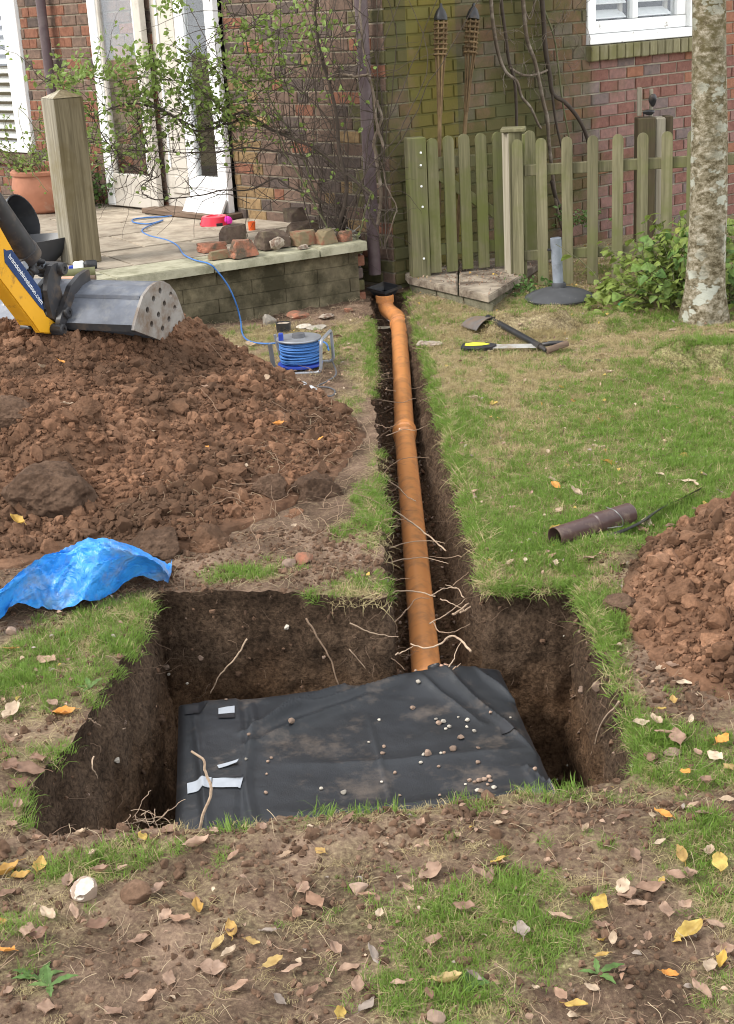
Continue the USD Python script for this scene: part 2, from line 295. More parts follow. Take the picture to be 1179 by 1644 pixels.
def brickmat(name, c0, c1, algae=0.0, pale=0.0):
    nodes = {'g': ('geometry', {}), 'oi': ('object_info', {}), 'n': ('noise_texture', {'scale': 26.0, 'detail': 7.0, 'roughness': 0.66}), 'r': ('rgb_ramp', {'ramp': [(0.3, c0), (0.68, c1)]}),
             'mr': ('map_range', {'to_min': 0.84, 'to_max': 1.16}), 'hv': ('hsv', {}), 'b': ('bump', {'strength': 0.9, 'distance': 0.004}), 'nb': ('noise_texture', {'scale': 130.0, 'detail': 4.0}),
             'p': ('principled_bsdf', {'roughness': 0.9, 'specular_ior_level': 0.2})}
    links = [('g.position', 'n.vector'), ('g.position', 'nb.vector'), ('n.fac', 'r.fac'), ('oi.random', 'mr.value'), ('mr.result', 'hv.value'), ('r.color', 'hv.color'), ('nb.fac', 'b.height'), ('b.normal', 'p.normal')]; out = 'hv.color'
    if algae:
        wall_stain(nodes, links, out); out = 'ax.result'
    links.append((out, 'p.base_color')); mat(name, nodes, links)
def wall_stain(nodes, links, out):
    """green algae on the shaded gable: strong towards the corner, gone below the window"""
    nodes |= {'sx': ('separate_xyz', {}), 'ax1': ('map_range', {'from_min': 1.25, 'from_max': 2.0, 'to_min': 0.85, 'to_max': 0.0, 'clamp': True}), 'n2': ('noise_texture', {'scale': 2.6, 'detail': 7.0, 'roughness': 0.62}),
              'nk': ('math', {'math_type': 'multiply_add', 'value2': 2.2, 'value3': -1.1}), 'sm': ('math', {'math_type': 'add'}), 'fl': ('map_range', {'from_min': 0.15, 'from_max': 0.75, 'to_min': 0, 'to_max': 0.85, 'clamp': True}),
              'yx': ('math', {'math_type': 'compare', 'value2': 0.56, 'value3': 0.16}), 'ac': ('mix_color', {'a': (0.062, 0.064, 0.016), 'b': (0.16, 0.135, 0.012)}), 'yn': ('math', {'math_type': 'multiply'}), 'ax': ('mix_color', {})}
    links += [('g.position', 'sx.vector'), ('sx.x', 'ax1.value'), ('g.position', 'n2.vector'), ('n2.fac', 'nk.value1'), ('nk.value', 'sm.value1'), ('ax1.result', 'sm.value2'), ('sm.value', 'fl.value'),
              ('sx.x', 'yx.value1'), ('yx.value', 'yn.value1'), ('n2.fac', 'yn.value2'), ('yn.value', 'ac.fac'), ('fl.result', 'ax.fac'), (out, 'ax.a'), ('ac.result', 'ax.b')]
brickmat('brick_red', (0.13, 0.06, 0.046), (0.225, 0.108, 0.084), 1)
brickmat('brick_plum', (0.13, 0.078, 0.068), (0.22, 0.118, 0.098), 1)
brickmat('brick_grey', (0.105, 0.085, 0.082), (0.19, 0.135, 0.12), 1)
brickmat('brick_orange', (0.19, 0.083, 0.05), (0.28, 0.13, 0.08), 1)
brickmat('brick_brown', (0.075, 0.052, 0.04), (0.165, 0.108, 0.08))
brickmat('brick_dark', (0.048, 0.038, 0.034), (0.115, 0.085, 0.07))
brickmat('brick_ochre', (0.15, 0.095, 0.048), (0.30, 0.205, 0.105))
brickmat('brick_rust', (0.13, 0.055, 0.035), (0.25, 0.115, 0.072))
brickmat('brick_mossy', (0.055, 0.052, 0.024), (0.12, 0.105, 0.05))
brickmat('render_block', (0.085, 0.078, 0.05), (0.19, 0.175, 0.12))
def mortarmat(name, c, algae):
    nodes = {'g': ('geometry', {}), 'n': ('noise_texture', {'scale': 9.0, 'detail': 8.0, 'roughness': 0.7}), 'r': ('rgb_ramp', {'ramp': [(0.3, tuple(A(c)*0.55)), (0.7, tuple(A(c)*1.15))]}), 'p': ('principled_bsdf', {'roughness': 0.95, 'specular_ior_level': 0.1})}
    links = [('g.position', 'n.vector'), ('n.fac', 'r.fac')]; out = 'r.color'
    if algae: wall_stain(nodes, links, out); out = 'ax.result'
    links.append((out, 'p.base_color')); mat(name, nodes, links)
mortarmat('mortar_gable', (0.30, 0.265, 0.205), True)
mortarmat('mortar_front', (0.28, 0.24, 0.18), False)
mat('brick_far', {'g': ('geometry', {}), 'mp': ('mapping', {'rotation': (PI/2, 0, 0)}), 'k': ('brick_texture', {'scale': 1.0, 'brick_width': 0.22, 'row_height': 0.079, 'mortar_size': 0.006, 'color1': (0.16, 0.07, 0.05), 'color2': (0.1, 0.06, 0.05), 'mortar': (0.28, 0.24, 0.2)}), 'p': ('principled_bsdf', {'roughness': 0.9})},
    [('g.position', 'mp.vector'), ('mp.vector', 'k.vector'), ('k.color', 'p.base_color')])
plain('white_paint', (0.78, 0.78, 0.77), 0.45, var=0.05, dirt=(0.42, 0.40, 0.35), dscale=9, dlo=0.6, dhi=0.85)
plain('peeling_paint', (0.74, 0.74, 0.72), 0.55, var=0.07, dirt=(0.22, 0.19, 0.15), dscale=14, dlo=0.62, dhi=0.7)
plain('beige_and_shade_paint', (0.50, 0.46, 0.40), 0.5, var=0.06, dirt=(0.3, 0.27, 0.22), dscale=6, dlo=0.55, dhi=0.8)  # beige of the panels, and the painted shadow tone of the left door leaf
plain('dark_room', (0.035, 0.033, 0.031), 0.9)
plain('room_plaster', (0.22, 0.2, 0.17), 0.9)
plain('roof_slab', (0.12, 0.07, 0.05), 0.9)
mat('pane_glass', {'lw': ('layer_weight', {'blend': 0.5}), 'pw': ('math', {'math_type': 'power', 'value2': 3.0}), 'fr': ('math', {'math_type': 'multiply_add', 'value2': 0.75, 'value3': 0.05}), 't': ('transparent_bsdf', {'color': (0.96, 0.97, 0.97)}), 'gl': ('glossy_bsdf', {'roughness': 0.02, 'color': (0.95, 0.97, 1)}), 'm': ('mix_closure', {})},
    [('lw.facing', 'pw.value1'), ('pw.value', 'fr.value1'), ('fr.value', 'm.fac'), ('t.BSDF', 'm.closure1'), ('gl.BSDF', 'm.closure2')], surface='m.closure')
plain('brown_plastic', (0.085, 0.058, 0.062), 0.42, var=0.15, scale=6, dirt=(0.16, 0.13, 0.12), dscale=7, dlo=0.5, dhi=0.8)
plain('offcut_plastic', (0.062, 0.034, 0.030), 0.38, var=0.15, scale=9, dirt=(0.17, 0.12, 0.085), dscale=16, dlo=0.52, dhi=0.75)
plain('orange_plastic', (0.57, 0.238, 0.083), 0.2, var=0.06, scale=5, dirt=(0.30, 0.15, 0.075), dscale=13, dlo=0.48, dhi=0.72, spec=0.5)
plain('black_plastic', (0.018, 0.018, 0.02), 0.4, var=0.3, dirt=(0.07, 0.055, 0.04), dscale=8, dlo=0.5, dhi=0.8)
plain('copper_pipe', (0.42, 0.25, 0.17), 0.5, var=0.2)
plain('slab_stone', (0.35, 0.295, 0.225), 0.88, var=0.25, scale=9, bump=0.003, bscale=45, dirt=(0.15, 0.115, 0.08), dscale=6, dlo=0.44, dhi=0.72, rnd=0.16)
plain('stained_slab', (0.32, 0.265, 0.2), 0.9, var=0.3, scale=12, bump=0.004, bscale=45, dirt=(0.085, 0.06, 0.042), dscale=5.5, dlo=0.40, dhi=0.58, rnd=0.1)
plain('coping_stone', (0.33, 0.31, 0.22), 0.88, var=0.2, scale=6, bump=0.003, bscale=45, dirt=(0.13, 0.125, 0.07), dscale=7, dlo=0.42, dhi=0.7, rnd=0.12)
wood('old_board', (0.20, 0.14, 0.10), (0.07, 0.045, 0.03), along=(3, 3, 40))
wood('sill_moss', (0.26, 0.235, 0.14), (0.12, 0.105, 0.055), (0.13, 0.12, 0.05), .42, .6, along=(30, 30, 6))
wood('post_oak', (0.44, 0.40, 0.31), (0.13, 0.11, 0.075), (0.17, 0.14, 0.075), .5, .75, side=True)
wood('gate_wood', (0.225, 0.205, 0.115), (0.085, 0.08, 0.04), (0.125, 0.135, 0.042), .42, .68)
wood('fence_wood', (0.235, 0.21, 0.125), (0.085, 0.078, 0.042), (0.14, 0.145, 0.055), .46, .7)
wood('pale_wood', (0.40, 0.36, 0.28), (0.18, 0.155, 0.11))
wood('dark_wood', (0.11, 0.085, 0.05), (0.035, 0.027, 0.017), (0.075, 0.07, 0.03), .5, .7)
wood('bamboo', (0.21, 0.14, 0.07), (0.085, 0.053, 0.028), along=(20, 20, 12))
plain('joint_soil', (0.10, 0.075, 0.05), 0.95, var=0.3)
plain('wall_render', (0.13, 0.108, 0.064), 0.92, var=0.5, scale=9, bump=0.008, bscale=35, dirt=(0.034, 0.028, 0.012), dscale=5.5, dlo=0.38, dhi=0.60)

# ------------------------------------------------------------------ the outline of the dig
def ring(pts, step):
    P = A(list(pts)+[pts[0]], float); d = np.r_[0, np.cumsum(np.linalg.norm(np.diff(P, axis=0), axis=1))]
    n = int(d[-1]/step); t = np.linspace(0, d[-1], n, endpoint=False)
    return np.stack([np.interp(t, d, P[:, 0]), np.interp(t, d, P[:, 1])], 1)
PITP = [(-0.683, 4.20), (-0.70, 3.95), (-0.70, 3.75), (-0.745, 3.48), (-0.78, 3.25), (-0.82, 3.05), (-0.83, 2.86), (-0.72, 2.775), (-0.439, 2.767), (-0.024, 2.79), (0.374, 2.852), (0.562, 2.875), (0.625, 2.98), (0.63, 3.395), (0.635, 3.87), (0.621, 4.02), (0.312, 4.06), (0.05, 4.03), (-0.3, 4.14)]
TRL = [(0.045, 3.9), (0.045, 4.64), (0.06, 5.78), (0.05, 6.87), (0.085, 8.04), (0.10, 8.6), (0.10, 8.97)]
TRR = [(0.31, 8.94), (0.33, 8.6), (0.335, 8.33), (0.345, 7.07), (0.35, 5.92), (0.365, 4.79), (0.36, 4.2), (0.345, 3.9)]
dig = Polygon(PITP).union(Polygon(TRL+TRR)).buffer(0.02).buffer(-0.02)
R0 = ring(list(dig.exterior.coords)[:-1] if dig.exterior.is_ccw else list(dig.exterior.coords)[::-1][:-1], 0.013)
tn = np.roll(R0, -1, 0)-np.roll(R0, 1, 0); tn /= np.linalg.norm(tn, axis=1, keepdims=True)
OUT = np.stack([tn[:, 1], -tn[:, 0]], 1)
wob = 0.017*fb(R0[:, 0], R0[:, 1], 9, 3, 5)+0.008*fb(R0[:, 0], R0[:, 1], 34, 2, 6)
RIM = R0+OUT*wob[:, None]
DIG = Polygon(RIM).buffer(0)
DIGW = DIG.buffer(0.01)
def trench_floor(y): return np.interp(y, [4.0, 6.4, 8.6], [-0.365, -0.285, -0.175])

# footprints of what stands on the ground
HEAP_L = Polygon([(-2.2, 4.25), (-1.5, 4.33), (-1.2, 4.42), (-0.95, 4.55), (-0.62, 4.50), (-0.45, 4.70), (-0.31, 4.83), (-0.10, 5.20), (-0.02, 5.55), (0.03, 5.80), (-0.05, 6.2), (-0.24, 6.62), (-0.50, 7.05), (-0.9, 7.45), (-2.2, 7.6), (-3.2, 7.0), (-3.2, 5.0)])
RIDGE_L = LineString([(-0.86, 6.62), (-2.3, 6.3)])
HEAP_R = Polygon([(0.74, 3.98), (0.82, 4.24), (1.0, 4.47), (1.3, 4.72), (1.9, 4.9), (2.6, 4.4), (2.6, 3.3), (1.5, 2.95), (1.1, 3.05), (0.86, 3.24), (0.74, 3.42), (0.69, 3.7)])
RIDGE_R = LineString([(1.47, 4.02), (1.75, 3.6)])
def pile(poly, ridge, hmax, ex, x, y):
    p = shapely.points(x, y); ins = shapely.contains(poly, p)
    di = np.where(ins, shapely.distance(poly.exterior, p), 0); dr = shapely.distance(ridge, p)
    u = di/(di+dr+1e-6); return hmax*u**ex
def heap_l(x, y):
    h = pile(HEAP_L, RIDGE_L, 0.45, 1.08, x, y); return np.maximum(h-.085*np.exp(-((x+.72)/.2)**2-((y-6.33)/.25)**2), 0)*(h > 0)
def heap_r(x, y): return pile(HEAP_R, RIDGE_R, 0.37, 1.1, x, y)

# how much grass grows where: (photo x, y, half-width m, half-depth m, weight), and how dry it is
SPOTS = [(130, 1400, .09, .06, .9), (190, 1378, .14, .05, .9), (60, 1590, .07, .05, .4), (20, 1480, .10, .06, .3), (760, 1470, .21, .11, 1.), (690, 1560, .12, .14, .9), (850, 1510, .13, .13, .9), (645, 1475, .08, .1, .5), (830, 1430, .12, .06, .9),
         (720, 1620, .15, .1, .9), (600, 1600, .1, .08, .3), (1135, 1360, .11, .13, .9), (1172, 1430, .09, .18, .85), (1165, 1600, .08, .12, .45), (1100, 1240, .17, .10, .85), (1050, 1180, .13, .11, .8), (1130, 1200, .2, .1, .6), (960, 1280, .16, .03, .7), (870, 1283, .14, .025, .7), (760, 1305, .12, .02, .5), (560, 1322, .2, .02, .4), (430, 1335, .2, .025, .3),
         (1003, 1120, .05, .2, .75), (975, 1010, .06, .25, .9), (960, 960, .1, .16, 1.), (820, 930, .35, .14, 1.), (870, 900, .3, .2, 1.), (220, 975, .16, .12, 1.), (170, 1000, .2, .12, 1.), (90, 1040, .22, .16, .95), (20, 1090, .2, .16, .9), (120, 1100, .16, .1, .6), (60, 1130, .2, .1, .5), (60, 1200, .18, .08, .25), (45, 1290, .12, .1, .3), (270, 1370, .12, .06, .3),
         (395, 918, .16, .09, 1.), (450, 905, .10, .10, .5), (575, 940, .11, .08, .85), (520, 950, .1, .05, .55), (590, 820, .05, .35, .9), (570, 850, .10, .12, .6), (580, 930, .1, .1, .6), (600, 740, .02, .3, .4), (585, 590, .09, .5, .9), (560, 650, .06, .25, .9), (500, 560, .35, .5, .75), (420, 540, .35, .35, .95), (560, 540, .12, .5, .8), (30, 1540, .1, .05, .25), (400, 1350, .2, .02, .2)]
SP = A([[*G(a, b)[:2], w, d, k] for a, b, w, d, k in SPOTS])
def veg(x, y):
    x, y = A(x, float), A(y, float); g = np.zeros_like(x)
    for cx, cy, w, d, k in SP:
        q = np.sqrt(((x-cx)/w)**2+((y-cy)/d)**2); g = np.maximum(g, k*np.clip(1.3-q, 0, 1)**0.9)
    lawn = np.clip((x-0.345)/0.04, 0, 1)*np.clip((y-4.02)/0.1, 0, 1)
    lawn = lawn*(1-0.75*np.clip(1-np.hypot((x-0.82)/0.22, (y-4.12)/0.16), 0, 1)*1.4)
    lawn = lawn*np.where(y > 6.0, 0.85, 1.0)
    g = np.maximum(g, np.clip(lawn, 0, 1))
    far = (y > 9.6)*0.0+((x < -3.2) & (y > 7.8))*0.8; g = np.maximum(g, far); g = np.maximum(g, ((y < 3.4) & (y > 1.9))*0.09)
    g = np.maximum(g, ((np.abs(x) > 2.6) | (y < 1.6))*0.85)
    n = fb(x, y, 4.0, 4, 21)*0.5+fb(x, y, 17.0, 3, 22)*0.3
    return np.clip(g+n*(g > 0.02)*(0.75-0.4*g)-0.02, 0, 1)
def veg_hint(x, y):
    g = np.zeros_like(A(x, float))
    for cx, cy, w, d, k in SP: g = np.maximum(g, k*np.clip(1.3-np.sqrt(((x-cx)/w)**2+((y-cy)/d)**2), 0, 1))
    return np.maximum(g, (y > 4.0)*1.0)
def dryness(x, y):
    d = np.clip(1-np.hypot((x-0.75)/0.8, (y-7.2)/1.25), 0, 1)*1.7+np.clip((y-7.6)/1.0, 0, 1)*0.55+np.clip((0.05-x)/0.3, 0, 1)*np.clip((y-6.2)/0.8, 0, 1)*0.75
    d = d+0.30*np.clip((y-4.6)/1.2, 0, 1)+0.31+0.4*np.clip((0.3-veg_hint(x, y))/0.3, 0, 1)+0.55*np.exp(-((y-2.76)/.09)**2)*(np.abs(x) < .8)
    d = d+np.clip(1-np.hypot((x-0.9)/1.2, (y-4.1)/0.35), 0, 1)*0.3
    return np.clip(d*0.85+fb(x, y, 3.0, 4, 31)*0.62+0.08, 0, 1)
def gh(x, y):
    """height of the lawn"""
    x, y = A(x, float), A(y, float)
    return 0.014*fb(x, y, 1.6, 3, 1)+0.009*fb(x, y, 7, 3, 2)+0.045*np.clip((y-8.2)/0.8, 0, 1)*np.clip((x-0.35)/0.25, 0, 1)
PATIO_A, PATIO_B = A([-1.435, 7.906]), A([0.058, 8.738])
pdir = (PATIO_B-PATIO_A)/np.linalg.norm(PATIO_B-PATIO_A); pnor = A([-pdir[1], pdir[0]])
PZ = 0.36

# ------------------------------------------------------------------ the ground: one sheet with the dig cut out of it
g1 = np.stack(np.meshgrid(np.arange(-1.5, 1.5, 0.0165), np.arange(1.9, 4.9, 0.0165)), -1).reshape(-1, 2)
g2 = np.stack(np.meshgrid(np.arange(-3.2, 3.6, 0.045), np.arange(1.2, 10.6, 0.045)), -1).reshape(-1, 2)
g2 = g2[~((np.abs(g2[:, 0]) < 1.5) & (g2[:, 1] > 1.9) & (g2[:, 1] < 4.9))]
g3 = np.stack(np.meshgrid(np.linspace(-60, 60, 61), np.linspace(-50, 70, 61)), -1).reshape(-1, 2)
g3 = g3[(np.abs(g3[:, 0]) > 3.6) | (g3[:, 1] < 1.0) | (g3[:, 1] > 10.8)]
gp = np.vstack([g1, g2]); gp = gp+RNG.uniform(-0.005, 0.005, gp.shape); gp = np.vstack([gp, g3])
gp = gp[~shapely.contains(DIGW, shapely.points(gp))]
gp = np.vstack([RIM, gp]); tri = Delaunay(gp).simplices
cen = gp[tri].mean(1); tri = tri[~shapely.contains(DIG, shapely.points(cen))]
e1, e2 = gp[tri[:, 1]]-gp[tri[:, 0]], gp[tri[:, 2]]-gp[tri[:, 0]]
flip = e1[:, 0]*e2[:, 1]-e1[:, 1]*e2[:, 0] < 0; tri[flip] = tri[flip][:, ::-1]
gveg = veg(gp[:, 0], gp[:, 1]); gdry = dryness(gp[:, 0], gp[:, 1])
near = (np.abs(gp[:, 0]) < 3.6) & (gp[:, 1] > 1) & (gp[:, 1] < 10.8)
gz = np.where(near, gh(gp[:, 0], gp[:, 1]), 0.0)
bare = np.clip(1-gveg*1.3, 0, 1)*near
gz = gz+bare*(0.013*fb(gp[:, 0], gp[:, 1], 9, 4, 41)+0.011*fb(gp[:, 0], gp[:, 1], 30, 3, 42))
# a low crumbled lip along the front of the pit, and the turned sods beside the spade and behind the far lawn
lip = np.exp(-((gp[:, 1]-2.70+0.05*gp[:, 0])/0.075)**2)*(np.abs(gp[:, 0]) < 0.75); gz = gz+lip*(0.018+0.014*fb(gp[:, 0], gp[:, 1], 20, 3, 44))
for (px, py, w, d, h) in [(850, 532, .22, .11, .10), (1150, 583, .30, .13, .12), (800, 515, .2, .1, .03), (960, 520, .3, .15, .035), (980, 900, .1, .08, .04)]:
    c = G(px, py); q = np.hypot((gp[:, 0]-c[0])/w, (gp[:, 1]-c[1])/d); gz = gz+h*np.clip((1.2-q)*2.2, 0, 1)*(1+0.5*fb(gp[:, 0], gp[:, 1], 9, 3, 45))
from scipy.interpolate import LinearNDInterpolator
gmask = near
_gi = LinearNDInterpolator(gp[gmask], gz[gmask], fill_value=0.0)
def gz_at(x, y): return _gi(A(x, float), A(y, float))
obj('ground', (np.column_stack([gp, gz]), tri), 'ground_look', smooth=True, kind='structure', prim={'veg': gveg, 'dry': gdry})

# ------------------------------------------------------------------ the pit and the trench: banks and floors
n = len(RIM); K = 46
rz = gz[:n]
in_pit = RIM[:, 1] < np.interp(RIM[:, 0], [-0.7, 0.05, 0.31, 0.65], [4.5, 4.045, 4.07, 4.5])
bot = np.where(in_pit, -0.76, trench_floor(RIM[:, 1])-0.03)
for _ in range(2): bot = 0.25*np.roll(bot, 1)+0.5*bot+0.25*np.roll(bot, -1)
s = np.linspace(0, 1, K); V = []
lean = np.where(in_pit, 0.07, 0.03)
lean = np.where(in_pit & (RIM[:, 1] > 4.02), 0.05, lean); lean = np.where(~in_pit & (RIM[:, 0] > .25), 0.095, lean)
for k in range(K):
    z = rz+(bot-rz)*s[k]; q = s[k]
    amp = min(1.0, q*7)
    d = -lean*q+amp*(0.020*fb(RIM[:, 0], RIM[:, 1], 6, 3, 51, z*6)+0.012*fb(RIM[:, 0], RIM[:, 1], 24, 3, 52, z*24)+0.017*fb(RIM[:, 0], RIM[:, 1], 17, 3, 53, z*1.6)+0.012*np.abs(fb(RIM[:, 0], RIM[:, 1], 8, 2, 57, z*5))+0.006*fb(RIM[:, 0], RIM[:, 1], 60, 2, 54, z*60))+0.016*math.exp(-((q-0.1)/0.09)**2)*min(1, q*20)
    V.append(np.column_stack([RIM+OUT*d[:, None], z]))
V = np.vstack(V); i, j = np.meshgrid(np.arange(K-1), np.arange(n), indexing='ij'); jj = (j+1) % n
f = np.stack([i*n+j, i*n+jj, (i+1)*n+jj, (i+1)*n+j], -1).reshape(-1, 4)
obj('soil_bank', (V, f), 'bank_soil', smooth=True, kind='structure')
fx, fy = np.meshgrid(np.arange(-0.95, 0.80, 0.02), np.arange(2.65, 4.35, 0.02))
fz = -0.735+0.02*fb(fx, fy, 5, 3, 61)+0.01*fb(fx, fy, 30, 2, 62); a, b = fx.shape
def gridf(a, b):
    i, j = np.meshgrid(np.arange(a-1), np.arange(b-1), indexing='ij')
    return np.stack([i*b+j, i*b+j+1, (i+1)*b+j+1, (i+1)*b+j], -1).reshape(-1, 4)
obj('pit_floor', (np.column_stack([fx.ravel(), fy.ravel(), fz.ravel()]), gridf(a, b)), 'bank_soil', smooth=True, kind='structure')
fx, fy = np.meshgrid(np.arange(-0.04, 0.44, 0.02), np.arange(4.02, 8.75, 0.02))
fz = trench_floor(fy)+0.022*fb(fx, fy, 7, 3, 63)+0.012*fb(fx, fy, 30, 2, 64); a, b = fx.shape
tv = np.column_stack([fx.ravel(), fy.ravel(), fz.ravel()]); tv[:b, 2] = -0.8
obj('trench_floor', (tv, gridf(a, b)), 'bank_soil', smooth=True, kind='structure')

# ------------------------------------------------------------------ the house
OC = A([0.26, 9.0, 0.0])
a48, a39 = math.radians(48), math.radians(39)
dL, nL = A([-math.cos(a48), math.sin(a48), 0]), A([-math.sin(a48), -math.cos(a48), 0])
dR, nR = A([math.cos(a39), math.sin(a39), 0]), A([math.sin(a39), -math.cos(a39), 0])
ZU = A([0, 0, 1.])
def onL(x, y, off=0.0):
    P = ONP(x, y, OC+nL*off, nL); return float((P-OC) @ dL), float(P[2])
def onR(x, y, off=0.0):
    P = ONP(x, y, OC+nR*off, nR); return float((P-OC) @ dR), float(P[2])
def L(t, z, off=0.0): return OC+dL*t+ZU*z+nL*off
def Rr(t, z, off=0.0): return OC+dR*t+ZU*z+nR*off
house = thing('brick_house', 'weathered brick house with white doors, a white window and an algae stained gable', 'house', OC)
WIN = (1.80, 2.99, 1.375, 2.5); DOOR = (1.56, 2.38, 0.36, 2.5); WINL = (4.19, 5.4, 0.72, 2.5)
WTOP = 2.6
def wallpanel(d, nn, s0, s1, holes, m, nm):
    p = sbox(s0, -0.3, s1, WTOP)
    for h in holes: p = p.difference(sbox(h[0], h[2], h[1], h[3]))
    return obj(nm, extrude(p, OC, d, ZU, nn, -0.22, -0.0055), m, house)
wl = wallpanel(dL, nL, 0.012, 7.0, [DOOR, WINL], 'mortar_front', 'wall')
wr = wallpanel(dR, nR, 0.025, 6.0, [WIN], 'mortar_gable', 'wall')
CO, BL = 0.0788, 0.2315
def brick_geo(O, d, nn, s0, s1, z0, z1, g):
    p = g.uniform(-0.0035, 0.0035); j = lambda: g.uniform(-0.0022, 0.0022); q = 0.004
    pts = []
    for off, e in ((-0.03, 0), (-0.0015+p, 0), (0.0025+p, q)):
        for (a, b) in ((s0+e, z0+e), (s1-e, z0+e), (s1-e, z1-e), (s0+e, z1-e)):
            pts.append(O+d*(a+(j() if off > -0.02 else 0))+ZU*(b+(j() if off > -0.02 else 0))+nn*off)
    f = [[0, 1, 5, 4], [1, 2, 6, 5], [2, 3, 7, 6], [3, 0, 4, 7], [4, 5, 9, 8], [5, 6, 10, 9], [6, 7, 11, 10], [7, 4, 8, 11], [8, 9, 10, 11]]
    return A(pts), A(f)
def courses(d, nn, s0, s1, z0, z1, holes, pick, g, flemish, parent):
    BL = 0.205 if flemish else 0.184
    out = []; r = 0; z = z0
    while z < z1:
        x = s0 if r % 2 == 0 else s0-(0.092 if not flemish else 0.06)
        k = 0
        while x < s1:
            w = BL if not flemish or (k+r) % 3 else 0.106
            a, b = max(x, s0)+0.0045, min(x+w, s1)-0.0045; x += w; k += 1
            segs = [(a, b)]
            for h in holes:
                if z+CO*0.7 > h[2] and z+0.2*CO < h[3]:
                    segs = [(p, q) for (u, v) in segs for (p, q) in ((u, min(v, h[0]-0.003)), (max(u, h[1]+0.003), v)) if q-p > 0.02 and (q <= h[0] or p >= h[1])]
            for (u, v) in segs:
                if v-u < 0.02: continue
                out.append((brick_geo(OC, d, nn, u, v, z+0.005, z+CO-0.005, g), pick((u+v)/2, z, g), OC+d*(u+v)/2+ZU*(z+CO/2), parent))
        z += CO; r += 1
    return out
def pickR(s, z, g):
    if s > 3.0: return g.choice(['brick_orange', 'brick_red', 'brick_plum'], p=[0.6, 0.3, 0.1])
    if s < 1.5: return g.choice(['brick_plum', 'brick_red', 'brick_grey'], p=[0.5, 0.25, 0.25])
    return g.choice(['brick_red', 'brick_plum', 'brick_grey', 'brick_orange'], p=[0.45, 0.32, 0.19, 0.04])
def pickL(s, z, g):
    if s < 0.30: return g.choice(['brick_mossy', 'brick_brown', 'brick_rust'], p=[0.6, 0.3, 0.1])
    if 1.2 < s < 1.62 and z < 1.25: return g.choice(['brick_ochre', 'brick_rust', 'brick_brown', 'brick_dark'], p=[0.42, 0.2, 0.25, 0.13])
    if s > 2.3: return g.choice(['brick_rust', 'brick_brown', 'brick_dark'], p=[0.42, 0.43, 0.15])
    return g.choice(['brick_dark', 'brick_brown', 'brick_ochre', 'brick_rust'], p=[0.38, 0.47, 0.09, 0.06])
gB = np.random.default_rng(5)
BR = courses(dR, nR, 0.004, 5.4, 0.03, 2.3, [WIN, (1.78, 3.01, 1.27, 1.372)], pickR, gB, False, wr)+courses(dL, nL, 0.004, 5.6, 0.03, 2.3, [DOOR, WINL], pickL, gB, True, wl)
area = []
for (v, f), m, c, pa in BR:
    q = proj(v[8:12]); x0, y0 = q.min(0); x1, y1 = q.max(0); out = x1 < 0 or x0 > 1179 or y1 < 2 or y0 > 500
    low = c[2] < 0.33 and pa is wl and c[0] < 0.12
    area.append(-1 if out or low else (x1-x0)*(y1-y0))
order = np.argsort(-A(area)); single = set(int(k) for k in order[:296] if area[int(k)] > 0)
rest = {}
for k, ((v, f), m, c, pa) in enumerate(BR):
    if k in single: obj('brick', (v, f), m, pa)
    else: rest.setdefault((m, pa is wl), (MB(), pa))[0].add(v, f)
for (m, _), (b, pa) in rest.items(): obj('brickwork', b, m, pa, kind='stuff')
# upper storey, roof and the far sides, out of the picture
up = MB()
for d, nn, s1 in ((dL, nL, 7.0), (dR, nR, 6.0)): up.mesh(extrude(sbox(-0.008, WTOP+0.002, s1, 5.2), OC, d, ZU, nn, -0.22, 0.0))
obj('upper_wall', up, 'brick_far', house)
cor = [OC-(nL+nR)*0.1, OC+dR*6, OC+dR*6+dL*7, OC+dL*7]
obj('roof', extrude(Polygon([c[:2] for c in cor]), (0, 0, 0), (1, 0, 0), (0, 1, 0), ZU, 5.203, 5.4), 'roof_slab', house)
for (Q0, Q1) in ((cor[1], cor[2]), (cor[2], cor[3])):
    e = (Q1-Q0)/np.linalg.norm(Q1-Q0); obj('far_wall', extrude(sbox(0.25, -0.2, np.linalg.norm(Q1-Q0)-0.25, 5.2), Q0, e, ZU, np.cross(e, ZU), 0, 0.2), 'brick_far', house)
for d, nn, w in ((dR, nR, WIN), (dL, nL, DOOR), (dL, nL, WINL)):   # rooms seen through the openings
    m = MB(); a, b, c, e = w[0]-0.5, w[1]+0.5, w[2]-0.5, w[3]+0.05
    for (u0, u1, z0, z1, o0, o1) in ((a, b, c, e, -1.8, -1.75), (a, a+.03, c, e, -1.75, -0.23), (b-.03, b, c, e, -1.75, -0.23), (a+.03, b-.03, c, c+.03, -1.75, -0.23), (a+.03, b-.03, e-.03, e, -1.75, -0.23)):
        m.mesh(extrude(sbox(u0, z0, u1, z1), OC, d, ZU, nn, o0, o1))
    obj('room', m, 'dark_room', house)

def pane(parent, d, nn, a, b, c, e, off, th=0.006, m='pane_glass', name='pane'): return obj(name, extrude(sbox(a, c, b, e), OC, d, ZU, nn, off-th/2, off+th/2), m, parent)
def bar(parent, d, nn, a, b, c, e, o0, o1, m='white_paint', name='frame', bv=0.004):
    return obj(name, bevel_box(OC+d*(a+b)/2+ZU*(c+e)/2+nn*(o0+o1)/2, d*(b-a)/2, ZU*(e-c)/2, nn*(o1-o0)/2, bv), m, parent)
def group_part(name, parent): 
    x = UsdGeom.Xform.Define(stage, path(name, parent)); return x.GetPrim()
